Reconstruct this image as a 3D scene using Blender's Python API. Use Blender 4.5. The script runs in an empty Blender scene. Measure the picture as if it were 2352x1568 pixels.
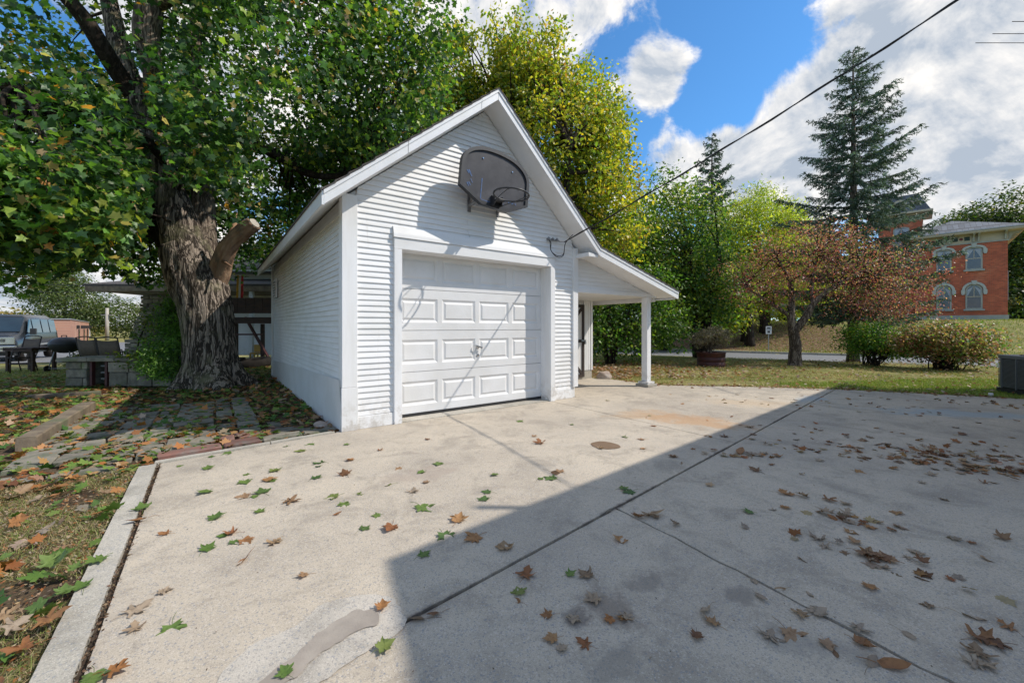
import bpy, bmesh, math, random
import numpy as np
from mathutils import Vector, Matrix, noise as mnoise
random.seed(7)
rng = np.random.default_rng(7)
sc = bpy.context.scene
COL = sc.collection
R = math.radians

# ------------------------------------------------------------------ camera, light, exposure
CAM_H, F, HX, HY = 1.2, 930.0, 1176.0, 750.0
cam = bpy.data.cameras.new('camera')
cam.sensor_width = 36.0
cam.lens = 36.0 * F / 2352.0
cam.shift_y = -(784.0 - HY) / 2352.0
cam.clip_start = 0.05
cam.clip_end = 3000
camo = bpy.data.objects.new('camera', cam)
COL.objects.link(camo)
camo.location = (0, 0, CAM_H)
camo.rotation_euler = (R(90), 0, 0)
sc.camera = camo

SUN_EL = 45.8
SDIR = Vector((1.0, -0.023, math.tan(R(SUN_EL)))).normalized()
sun = bpy.data.lights.new('sun', 'SUN')
sun.energy = 3.15
sun.angle = R(0.5)
sun.color = (1.0, 0.93, 0.83)
suno = bpy.data.objects.new('sun', sun)
COL.objects.link(suno)
suno.rotation_euler = SDIR.to_track_quat('Z', 'Y').to_euler()
suno.location = (20, 0, 20)

sc.view_settings.view_transform = 'Standard'
sc.view_settings.look = 'None'
sc.view_settings.gamma = 1.0
sc.view_settings.use_curve_mapping = False
sc.view_settings.exposure = 0.47

def pdir(px, py):
    return Vector(((px - HX) / F, 1.0, (HY - py) / F)).normalized()

def make_world():
    w = bpy.data.worlds.new('World')
    sc.world = w
    w.use_nodes = True
    nt = w.node_tree
    N, L = nt.nodes, nt.links
    for n in list(N): N.remove(n)
    out = N.new('ShaderNodeOutputWorld')
    bg = N.new('ShaderNodeBackground')
    bg.inputs['Strength'].default_value = 0.15
    L.new(bg.outputs[0], out.inputs[0])
    sky = N.new('ShaderNodeTexSky')
    sky.sky_type = 'NISHITA'
    sky.sun_disc = False
    sky.sun_elevation = R(SUN_EL)
    sky.sun_rotation = R(91.3)
    sky.air_density = 1.0
    sky.dust_density = 0.3
    sky.ozone_density = 2.5
    tc = N.new('ShaderNodeTexCoord')
    D = tc.outputs['Generated']
    def math_(op, a, b=None, c=None, clamp=False):
        m = N.new('ShaderNodeMath'); m.operation = op; m.use_clamp = clamp
        for i, v in enumerate((a, b, c)):
            if v is None: continue
            if isinstance(v, (int, float)): m.inputs[i].default_value = v
            else: L.new(v, m.inputs[i])
        return m.outputs[0]
    sep = N.new('ShaderNodeSeparateXYZ'); L.new(D, sep.inputs[0])
    # perspective of a flat cloud deck
    zz = math_('MAXIMUM', sep.outputs[2], 0.0)
    zz = math_('ADD', zz, 0.22)
    cx = math_('DIVIDE', sep.outputs[0], zz)
    cy = math_('DIVIDE', sep.outputs[1], zz)
    cmb = N.new('ShaderNodeCombineXYZ')
    L.new(cx, cmb.inputs[0]); L.new(cy, cmb.inputs[1])
    def noise_(vec, scale, detail, rough, dist=0.0, off=(0, 0, 0)):
        mp = N.new('ShaderNodeMapping'); L.new(vec, mp.inputs[0])
        mp.inputs['Location'].default_value = off
        n = N.new('ShaderNodeTexNoise'); L.new(mp.outputs[0], n.inputs['Vector'])
        n.inputs['Scale'].default_value = scale
        n.inputs['Detail'].default_value = detail
        n.inputs['Roughness'].default_value = rough
        n.inputs['Distortion'].default_value = dist
        return n.outputs['Fac']
    n1 = noise_(cmb.outputs[0], 1.5, 12, 0.58, 0.3, (3.1, 1.7, 0))
    n2 = noise_(cmb.outputs[0], 4.5, 10, 0.62, 0.2, (9.0, 2.0, 4))
    n1b = noise_(cmb.outputs[0], 1.5, 12, 0.58, 0.3, (3.1 + .10, 1.7 + .03, 0))
    n3 = noise_(D, 6.0, 12, 0.62, 0.4, (2.0, 5.0, 4))
    n3b = noise_(D, 6.0, 12, 0.62, 0.4, (2.035, 5.0, 4.03))
    base = math_('MULTIPLY_ADD', n1, 1.5, -2.38)
    base = math_('MULTIPLY_ADD', n2, 0.7, base)
    base = math_('MULTIPLY_ADD', n3, 3.0, base)
    base = math_('MULTIPLY_ADD', noise_(D, 17.0, 8, 0.65, 0.5, (1.0, 7.0, 2)), 1.0, base)
    # (px, py, angular radius deg, weight): clouds where the weather put them, holes of blue between
    blobs = [(2250, 130, 17, .50), (2060, 250, 10, .38), (1900, 170, 6, .22), (2330, 400, 14, .4), (2120, 60, 8, .35), (1850, 240, 5, .25),
             (1760, 380, 9, .38), (1640, 400, 7, .32), (1560, 340, 5, .22), (1900, 370, 7, .3),
             (1525, 150, 5.0, .50), (1565, 185, 4.0, .35), (1470, 195, 4.5, .40), (1510, 215, 4, .2),
             (1180, 60, 7, .32), (1300, 75, 5, .30), (1090, 110, 7, .3), (1370, 20, 3, .25), (700, 100, 22, .35),
             (200, 660, 20, .42), (60, 690, 12, .3),
             (1650, 90, 10, -.5), (1420, 60, 4, -.2), (1750, 210, 6, -.35), (1440, 290, 5, -.45), (1640, 250, 5.5, -.45), (1830, 300, 4, -.28), (1400, 120, 4, -.3)]
    acc = base
    for px, py, rad, wgt in blobs:
        vm = N.new('ShaderNodeVectorMath'); vm.operation = 'DOT_PRODUCT'
        nm = N.new('ShaderNodeVectorMath'); nm.operation = 'NORMALIZE'
        L.new(D, nm.inputs[0]); L.new(nm.outputs[0], vm.inputs[0])
        vm.inputs[1].default_value = pdir(px, py)
        mr = N.new('ShaderNodeMapRange'); mr.interpolation_type = 'SMOOTHSTEP'
        L.new(vm.outputs['Value'], mr.inputs[0])
        mr.inputs[1].default_value = math.cos(R(rad)); mr.inputs[2].default_value = math.cos(R(rad * 0.25))
        mr.inputs[3].default_value = 0.0; mr.inputs[4].default_value = wgt
        acc = math_('ADD', acc, mr.outputs[0])
    cov = N.new('ShaderNodeMapRange'); cov.interpolation_type = 'SMOOTHSTEP'
    L.new(acc, cov.inputs[0])
    cov.inputs[1].default_value = 0.52; cov.inputs[2].default_value = 1.12
    thick = N.new('ShaderNodeMapRange'); thick.interpolation_type = 'LINEAR'
    e1 = math_('SUBTRACT', n1b, n1); e2 = math_('SUBTRACT', n3b, n3)
    em = math_('MULTIPLY', e1, 6.0); em = math_('MULTIPLY_ADD', e2, 7.0, em)
    em = math_('MULTIPLY_ADD', noise_(cmb.outputs[0], 1.1, 6, .6, .3, (5, 8, 2)), 0.9, em)
    t2 = math_('MULTIPLY_ADD', acc, 0.75, em)
    L.new(t2, thick.inputs[0])
    thick.inputs[1].default_value = 0.45; thick.inputs[2].default_value = 2.3
    cr = N.new('ShaderNodeMix'); cr.data_type = 'RGBA'
    L.new(thick.outputs[0], cr.inputs['Factor'])
    cr.inputs['A'].default_value = (5.5, 5.3, 5.05, 1)
    cr.inputs['B'].default_value = (2.3, 2.65, 3.15, 1)
    # sky tinted a little deeper
    skm = N.new('ShaderNodeMix'); skm.data_type = 'RGBA'; skm.blend_type = 'MULTIPLY'
    skm.inputs['Factor'].default_value = 1.0
    L.new(sky.outputs[0], skm.inputs['A'])
    skm.inputs['B'].default_value = (0.40, 0.74, 0.95, 1)
    mx = N.new('ShaderNodeMix'); mx.data_type = 'RGBA'
    L.new(cov.outputs[0], mx.inputs['Factor'])
    L.new(skm.outputs['Result'], mx.inputs['A'])
    L.new(cr.outputs['Result'], mx.inputs['B'])
    L.new(mx.outputs['Result'], bg.inputs['Color'])
make_world()

# ------------------------------------------------------------------ helpers
def gp(px, py, z=0.0):
    """point of the level z plane where the photographed pixel lies"""
    Y = (CAM_H - z) * F / (py - HY)
    return Vector(((px - HX) / F * Y, Y, z))
def at(px, py, Y):
    return Vector(((px - HX) / F * Y, Y, CAM_H + (HY - py) / F * Y))
def proj(V):
    V = np.atleast_2d(V); Y = np.maximum(V[:, 1], 1e-3)
    return HX + F * V[:, 0] / Y, HY - F * (V[:, 2] - CAM_H) / Y
G0 = Vector((-1.955, 4.65, 0)); U = Vector((.8035, .5953, 0)); Vv = Vector((-.5953, .8035, 0))
GANG = math.atan2(.5953, .8035)
def gw(s, v, z=0.0):
    return G0 + U * s + Vv * v + Vector((0, 0, z))

def thing(name, label, cat, loc=(0, 0, 0), rotz=0.0, group=None):
    o = bpy.data.objects.new(name, None); COL.objects.link(o)
    o.empty_display_size = .2
    o.location = loc; o.rotation_euler = (0, 0, rotz)
    o['label'] = label; o['category'] = cat
    if group: o['group'] = group
    return o
def tag(o, label, cat, group=None):
    o['label'] = label; o['category'] = cat
    if group: o['group'] = group
    return o
def link(name, me, parent=None, kind=None):
    o = bpy.data.objects.new(name, me); COL.objects.link(o)
    if parent is not None: o.parent = parent
    if kind: o['kind'] = kind
    return o

class MB:
    def __init__(s): s.v = []; s.f = []
    def add(s, vs, fs):
        b = len(s.v); s.v += [tuple(p) for p in vs]; s.f += [tuple(b + i for i in f) for f in fs]; return s
    def hexa(s, p):      # p: 8 points, bottom 4 ccw then top 4
        return s.add(p, [(3, 2, 1, 0), (4, 5, 6, 7), (0, 1, 5, 4), (1, 2, 6, 5), (2, 3, 7, 6), (3, 0, 4, 7)])
    def box(s, x0, y0, z0, x1, y1, z1):
        if x0 > x1: x0, x1 = x1, x0
        if y0 > y1: y0, y1 = y1, y0
        if z0 > z1: z0, z1 = z1, z0
        return s.hexa([(x0, y0, z0), (x1, y0, z0), (x1, y1, z0), (x0, y1, z0), (x0, y0, z1), (x1, y0, z1), (x1, y1, z1), (x0, y1, z1)])
    def obox(s, c, ax, ay, az):   # centre + half axes
        c, ax, ay, az = map(Vector, (c, ax, ay, az))
        return s.hexa([c - ax - ay - az, c + ax - ay - az, c + ax + ay - az, c - ax + ay - az, c - ax - ay + az, c + ax - ay + az, c + ax + ay + az, c - ax + ay + az])
    def bar(s, a, b, w, h, up=(0, 0, 1)):
        a, b = Vector(a), Vector(b); d = (b - a); L_ = d.length; d.normalize()
        u = Vector(up)
        if abs(d.dot(u)) > .97: u = Vector((1, 0, 0))
        sx = d.cross(u).normalized(); sy = sx.cross(d).normalized()
        return s.obox((a + b) / 2, d * (L_ / 2), sx * (w / 2), sy * (h / 2))
    def prism(s, poly, a, b, axis='y'):
        """poly in the two other axes, extruded from a to b"""
        n = len(poly)
        if axis == 'y': P = [(p[0], a, p[1]) for p in poly] + [(p[0], b, p[1]) for p in poly]
        elif axis == 'z': P = [(p[0], p[1], a) for p in poly] + [(p[0], p[1], b) for p in poly]
        else: P = [(a, p[0], p[1]) for p in poly] + [(b, p[0], p[1]) for p in poly]
        return s.add(P, [tuple(range(n - 1, -1, -1)), tuple(range(n, 2 * n))] + [(i, (i + 1) % n, n + (i + 1) % n, n + i) for i in range(n)])
    def tube(s, pts, rad, sides=8, cap=True, wob=None):
        pts = [Vector(p) for p in pts]; n = len(pts)
        if not hasattr(rad, '__len__'): rad = [rad] * n
        t0 = (pts[1] - pts[0]).normalized()
        u = Vector((0, 0, 1)) if abs(t0.z) < .9 else Vector((1, 0, 0))
        nx = t0.cross(u).normalized()
        b = len(s.v)
        for i in range(n):
            t = (pts[min(i + 1, n - 1)] - pts[max(i - 1, 0)]).normalized()
            nx = (nx - t * nx.dot(t)).normalized(); ny = t.cross(nx)
            for k in range(sides):
                a = 2 * math.pi * k / sides
                rr = rad[i] * (wob(i, a, pts[i]) if wob else 1.0)
                s.v.append(tuple(pts[i] + (nx * math.cos(a) + ny * math.sin(a)) * rr))
        for i in range(n - 1):
            for k in range(sides):
                k2 = (k + 1) % sides
                s.f.append((b + i * sides + k, b + i * sides + k2, b + (i + 1) * sides + k2, b + (i + 1) * sides + k))
        if cap:
            s.f.append(tuple(b + k for k in range(sides - 1, -1, -1)))
            s.f.append(tuple(b + (n - 1) * sides + k for k in range(sides)))
        return s
    def lathe(s, prof, c=(0, 0, 0), seg=24):
        b = len(s.v); n = len(prof)
        for r, z in prof:
            for k in range(seg):
                a = 2 * math.pi * k / seg
                s.v.append((c[0] + r * math.cos(a), c[1] + r * math.sin(a), c[2] + z))
        for i in range(n - 1):
            for k in range(seg):
                k2 = (k + 1) % seg
                s.f.append((b + i * seg + k, b + i * seg + k2, b + (i + 1) * seg + k2, b + (i + 1) * seg + k))
        s.f.append(tuple(b + k for k in range(seg - 1, -1, -1))); s.f.append(tuple(b + (n - 1) * seg + k for k in range(seg)))
        return s
    def xf(s, M):
        s.v = [tuple(M @ Vector(p)) for p in s.v]; return s
    def mesh(s, name, mat, smooth=False):
        me = bpy.data.meshes.new(name); me.from_pydata(s.v, [], s.f); me.update()
        if mat: me.materials.append(mat)
        if smooth: me.polygons.foreach_set('use_smooth', [True] * len(me.polygons))
        return me
    def build(s, name, mat, parent=None, smooth=False, kind=None, bevel=0.0):
        me = s.mesh(name, mat, smooth)
        if bevel > 0:
            bm = bmesh.new(); bm.from_mesh(me)
            bmesh.ops.recalc_face_normals(bm, faces=bm.faces)
            es = [e for e in bm.edges if len(e.link_faces) == 2 and e.calc_face_angle(0) > .6]
            bmesh.ops.bevel(bm, geom=es, offset=bevel, segments=1, affect='EDGES', clamp_overlap=True)
            bm.to_mesh(me); bm.free()
        return link(name, me, parent, kind)

def np_mesh(name, V, F_, mat, col=None, smooth=False):
    """V (n,3), F_ list of (m,k) index arrays; col (n,3) vertex colours"""
    me = bpy.data.meshes.new(name)
    V = np.ascontiguousarray(V, dtype=np.float32)
    me.vertices.add(len(V)); me.vertices.foreach_set('co', V.ravel())
    if not isinstance(F_, list): F_ = [F_]
    nl = sum(f.size for f in F_); npoly = sum(len(f) for f in F_)
    me.loops.add(nl); me.polygons.add(npoly)
    vi = np.concatenate([f.ravel() for f in F_]).astype(np.int32)
    tot = np.concatenate([np.full(len(f), f.shape[1], np.int32) for f in F_])
    st = np.concatenate([[0], np.cumsum(tot)[:-1]]).astype(np.int32)
    me.loops.foreach_set('vertex_index', vi)
    me.polygons.foreach_set('loop_start', st); me.polygons.foreach_set('loop_total', tot)
    if smooth: me.polygons.foreach_set('use_smooth', np.ones(npoly, bool))
    me.update(calc_edges=True)
    if col is not None:
        ca = me.color_attributes.new('Col', 'FLOAT_COLOR', 'POINT')
        c4 = np.ones((len(V), 4), np.float32); c4[:, :3] = col
        ca.data.foreach_set('color', c4.ravel())
    if mat: me.materials.append(mat)
    return me

# ------------------------------------------------------------------ materials
def new_mat(name):
    m = bpy.data.materials.new(name); m.use_nodes = True
    nt = m.node_tree
    return m, nt, nt.nodes, nt.links, nt.nodes['Principled BSDF']
def nd(N, L, typ, **kw):
    n = N.new(typ)
    for k, v in kw.items():
        if k in ('op',): n.operation = v
        elif k.startswith('i_'): n.inputs[k[2:].replace('_', ' ')].default_value = v
        else: setattr(n, k, v)
    return n
def noise(N, L, vec, scale, detail=4, rough=.55, dist=0.0):
    n = N.new('ShaderNodeTexNoise'); L.new(vec, n.inputs['Vector'])
    n.inputs['Scale'].default_value = scale; n.inputs['Detail'].default_value = detail
    n.inputs['Roughness'].default_value = rough; n.inputs['Distortion'].default_value = dist
    return n.outputs['Fac']
def mapr(N, L, v, a, b, c=0.0, d=1.0, smooth=True):
    m = N.new('ShaderNodeMapRange'); L.new(v, m.inputs[0])
    if smooth: m.interpolation_type = 'SMOOTHSTEP'
    for i, x in enumerate((a, b, c, d)): m.inputs[1 + i].default_value = x
    return m.outputs[0]
def mixc(N, L, f, a, b, blend='MIX'):
    m = N.new('ShaderNodeMix'); m.data_type = 'RGBA'; m.blend_type = blend
    for k, v in (('Factor', f), ('A', a), ('B', b)):
        if isinstance(v, (int, float)): m.inputs[k].default_value = v
        elif isinstance(v, (tuple, list)): m.inputs[k].default_value = tuple(v)[:3] + (1,)
        else: L.new(v, m.inputs[k])
    return m.outputs['Result']
def bump(N, L, b, h, strength=.3, dist=.01, prev=None):
    n = N.new('ShaderNodeBump'); n.inputs['Strength'].default_value = strength; n.inputs['Distance'].default_value = dist
    L.new(h, n.inputs['Height'])
    if prev is not None: L.new(prev, n.inputs['Normal'])
    if b is not None: L.new(n.outputs[0], b.inputs['Normal'])
    return n.outputs[0]
def vmap(N, L, vec, scale):
    m = N.new('ShaderNodeMapping'); L.new(vec, m.inputs[0]); m.inputs['Scale'].default_value = scale
    return m.outputs[0]
def simple(name, c1, c2=None, scale=6.0, rough=.7, bmp=.15, bscale=40.0, metal=0.0, stretch=(1, 1, 1), c3=None, bdist=.004, spec=.5, rand=0.0):
    m, nt, N, L, b = new_mat(name)
    tc = N.new('ShaderNodeTexCoord'); v = vmap(N, L, tc.outputs['Object'], stretch)
    c2 = c2 or tuple(x * .75 for x in c1)
    f = mapr(N, L, noise(N, L, v, scale, 6, .6), .3, .7)
    c = mixc(N, L, f, c1, c2)
    if c3: c = mixc(N, L, mapr(N, L, noise(N, L, v, scale * .37, 5, .6), .52, .72), c, c3)
    if rand:
        oi = N.new('ShaderNodeObjectInfo')
        c = mixc(N, L, 1.0, c, mixc(N, L, oi.outputs['Random'], (1 - rand,) * 3, (1 + rand * .6,) * 3), 'MULTIPLY')
    L.new(c, b.inputs['Base Color'])
    b.inputs['Roughness'].default_value = rough; b.inputs['Metallic'].default_value = metal
    b.inputs['Specular IOR Level'].default_value = spec
    if bmp: bump(N, L, b, noise(N, L, v, bscale, 5, .6), bmp, bdist)
    return m
def leaf_mat(name, rough=.42, trans=.5, spec=.5):
    m, nt, N, L, b = new_mat(name)
    a = N.new('ShaderNodeVertexColor'); a.layer_name = 'Col'
    b.inputs['Roughness'].default_value = rough
    b.inputs['Specular IOR Level'].default_value = spec
    L.new(a.outputs[0], b.inputs['Base Color'])
    t = N.new('ShaderNodeBsdfTranslucent')
    L.new(mixc(N, L, 1.0, a.outputs[0], (1.35, 1.5, .6), 'MULTIPLY'), t.inputs[0])
    ms = N.new('ShaderNodeMixShader'); ms.inputs[0].default_value = trans
    L.new(b.outputs[0], ms.inputs[1]); L.new(t.outputs[0], ms.inputs[2])
    L.new(ms.outputs[0], N['Material Output'].inputs[0])
    return m

M = {}
M['leaf'] = leaf_mat('leaf_foliage')
M['dryleaf'] = leaf_mat('leaf_dry', .6, .2, .3)
M['needle'] = leaf_mat('needle_foliage', .6, .15, .3)

def white_paint(name, base=.78, grain=(1, 1, 1), warm=0.0, chips=True):
    m, nt, N, L, b = new_mat(name)
    tc = N.new('ShaderNodeTexCoord'); ob = tc.outputs['Object']
    v = vmap(N, L, ob, grain)
    c = mixc(N, L, mapr(N, L, noise(N, L, v, 2.5, 6, .6), .3, .7), (base, base, base * 1.01), (base * .9, base * .895, base * .885))
    if chips:
        c = mixc(N, L, mapr(N, L, noise(N, L, v, 22, 8, .7), .66, .72), c, (.42, .39, .35))
        c = mixc(N, L, mapr(N, L, noise(N, L, ob, .9, 6, .6), .50, .75, 0, .4), c, (.55, .53, .48))
        sz = N.new('ShaderNodeSeparateXYZ'); L.new(ob, sz.inputs[0])
        lowz = mapr(N, L, sz.outputs[2], .45, .02)
        sp_ = N.new('ShaderNodeMath'); sp_.operation = 'MULTIPLY'; L.new(lowz, sp_.inputs[0]); L.new(mapr(N, L, noise(N, L, ob, 9, 7, .7), .42, .62), sp_.inputs[1])
        c = mixc(N, L, mapr(N, L, sp_.outputs[0], 0, 1, 0, .55, False), c, (.36, .31, .25))
        st_ = vmap(N, L, ob, (9, 9, .7))
        c = mixc(N, L, mapr(N, L, noise(N, L, st_, 2.2, 5, .6), .60, .75, 0, .30), c, (.50, .48, .44))
    L.new(c, b.inputs['Base Color'])
    b.inputs['Roughness'].default_value = .55
    bump(N, L, b, noise(N, L, v, 30, 6, .65), .35, .004)
    return m
M['paint'] = white_paint('white_paint_boards', .78, (.35, 1, 3))
M['paintv'] = white_paint('white_paint_trim', .80, (3, 3, .35))
M['paintd'] = white_paint('white_door_paint', .72, (1, 1, 1), chips=False)
M['soffit'] = white_paint('white_soffit_paint', .80, (1, 1, 1), chips=False)
M['metalw'] = white_paint('white_fascia_metal', .80, (1, 1, 1), chips=False)
M['metalw'].node_tree.nodes['Principled BSDF'].inputs['Roughness'].default_value = .35
M['shingle'] = simple('roof_shingle', (.10, .085, .075), (.05, .045, .042), 14, .9, .5, 60)
M['black'] = simple('black_plastic', (.018, .018, .02), (.03, .03, .032), 5, .45, .1)
M['board'] = simple('grey_backboard', (.030, .031, .038), (.055, .055, .063), 5, .55, .1, 30, c3=(.085, .085, .095), spec=.3)
M['blue'] = simple('faded_blue_print', (.04, .12, .30), (.06, .07, .11), 18, .6, 0)
M['steel'] = simple('grey_steel', (.35, .35, .36), (.25, .25, .26), 8, .4, .05, metal=.6)
M['chrome'] = simple('chrome', (.6, .6, .62), (.5, .5, .5), 4, .2, 0, metal=.9)
M['darkwood'] = simple('dark_stained_wood', (.07, .03, .018), (.035, .018, .012), 5, .7, .3, 40, stretch=(1, 1, 5))
M['greywood'] = simple('weathered_timber', (.24, .19, .13), (.12, .09, .065), 5, .85, .6, 30, stretch=(1, 1, 1), bdist=.01, c3=(.14, .14, .08))
M['stone'] = simple('fireplace_stone', (.30, .27, .21), (.16, .145, .11), 7, .95, .7, 25, c3=(.16, .19, .08), bdist=.012, rand=.35)
M['mortar'] = simple('mortar', (.20, .19, .165), (.12, .11, .1), 9, .95, .5, 40)
M['paver'] = simple('paving_stone', (.26, .23, .18), (.16, .15, .12), 7, .9, .6, 30, c3=(.09, .11, .06), bdist=.008, rand=.3)
M['redbrick'] = simple('old_red_brick', (.22, .10, .075), (.15, .09, .075), 8, .9, .5, 30, c3=(.2, .17, .15), rand=.3)
M['rock'] = simple('pale_rock', (.42, .33, .27), (.28, .22, .19), 7, .9, .5, 20, c3=(.5, .45, .4))
M['rust'] = simple('dark_red_steel', (.085, .02, .018), (.05, .014, .014), 6, .6, .25, 30, c3=(.13, .05, .035))
M['acgrey'] = simple('grey_enamel', (.13, .145, .16), (.11, .12, .135), 3, .4, .05)
M['acdark'] = simple('dark_coil', (.012, .014, .016), (.02, .02, .022), 6, .6, .1)
M['cable'] = simple('black_cable', (.012, .012, .013), (.02, .02, .02), 6, .6, 0)
M['galv'] = simple('galvanised', (.42, .42, .42), (.33, .33, .33), 9, .5, .05, metal=.4)
M['woodpole'] = simple('grey_pole_wood', (.42, .38, .32), (.33, .29, .25), 3, .8, .1)
M['brown_trim'] = simple('dark_brown_trim', (.045, .03, .024), (.03, .02, .018), 6, .65, .2)
M['cutwood'] = simple('bare_cut_wood', (.42, .25, .14), (.28, .15, .085), 6, .8, .4, 30, c3=(.16, .09, .06))
M['fabric'] = simple('brown_sling_fabric', (.16, .12, .09), (.12, .09, .07), 14, .9, .1, 90)
M['tyre'] = simple('black_rubber', (.016, .014, .013), (.025, .022, .02), 8, .9, .3, 30, spec=.15)
M['stubwood'] = simple('peeled_limb_wood', (.40, .27, .17), (.26, .15, .09), 9, .9, .8, 26, c3=(.16, .13, .09), stretch=(1, 1, .5), bdist=.02)
M['glass'] = simple('dark_glass', (.02, .026, .032), (.035, .04, .05), 2, .06, 0, spec=.9)
M['soil'] = simple('dark_soil', (.05, .035, .025), (.09, .065, .045), 9, .95, .8, 30, bdist=.01, c3=(.13, .10, .07))
M['asphalt'] = simple('asphalt', (.19, .19, .195), (.15, .15, .155), 9, .9, .3, 80)

def bark_mat(name, c1, c2, c3, sc_=17, st=.9, dist=.02):
    m, nt, N, L, b = new_mat(name)
    tc = N.new('ShaderNodeTexCoord'); v = vmap(N, L, tc.outputs['Object'], (1, 1, .09))
    d = N.new('ShaderNodeTexNoise'); L.new(tc.outputs['Object'], d.inputs['Vector']); d.inputs['Scale'].default_value = 3.5
    vv = N.new('ShaderNodeVectorMath'); vv.operation = 'MULTIPLY_ADD'
    L.new(d.outputs['Color'], vv.inputs[0]); vv.inputs[1].default_value = (.10, .10, .05); L.new(v, vv.inputs[2])
    vo = N.new('ShaderNodeTexVoronoi'); vo.feature = 'DISTANCE_TO_EDGE'; vo.inputs['Scale'].default_value = sc_ * 1.6
    L.new(vv.outputs[0], vo.inputs['Vector'])
    h = mapr(N, L, vo.outputs['Distance'], 0, .26)
    rg = N.new('ShaderNodeMath'); rg.operation = 'SUBTRACT'; L.new(noise(N, L, vv.outputs[0], sc_ * .55, 5, .6, .6), rg.inputs[0]); rg.inputs[1].default_value = .5
    ra = N.new('ShaderNodeMath'); ra.operation = 'ABSOLUTE'; L.new(rg.outputs[0], ra.inputs[0])
    h2 = mapr(N, L, ra.outputs[0], .0, .10)
    hm = N.new('ShaderNodeMath'); hm.operation = 'MULTIPLY_ADD'; L.new(h2, hm.inputs[0]); hm.inputs[1].default_value = .62
    h1_ = N.new('ShaderNodeMath'); h1_.operation = 'MULTIPLY'; L.new(h, h1_.inputs[0]); h1_.inputs[1].default_value = .38; L.new(h1_.outputs[0], hm.inputs[2])
    h = hm.outputs[0]
    c = mixc(N, L, mapr(N, L, h, .25, .95), c2, c1)
    c = mixc(N, L, mapr(N, L, noise(N, L, tc.outputs['Object'], 2.1, 6, .65), .50, .72, 0, .8), c, c3)
    L.new(c, b.inputs['Base Color']); b.inputs['Roughness'].default_value = .95
    b.inputs['Specular IOR Level'].default_value = .2
    n1 = bump(N, L, None, h, st, dist)
    bump(N, L, b, noise(N, L, vv.outputs[0], 50, 5, .7), .4, .01, n1)
    return m
M['bark'] = bark_mat('maple_bark', (.33, .27, .22), (.035, .028, .022), (.20, .19, .11), 17)
M['bark2'] = bark_mat('grey_bark', (.26, .21, .165), (.06, .045, .035), (.20, .17, .12), 22, .6, .01)
M['barkd'] = bark_mat('dark_bark', (.06, .045, .034), (.022, .017, .013), (.06, .05, .03), 22, .6, .01)

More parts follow.
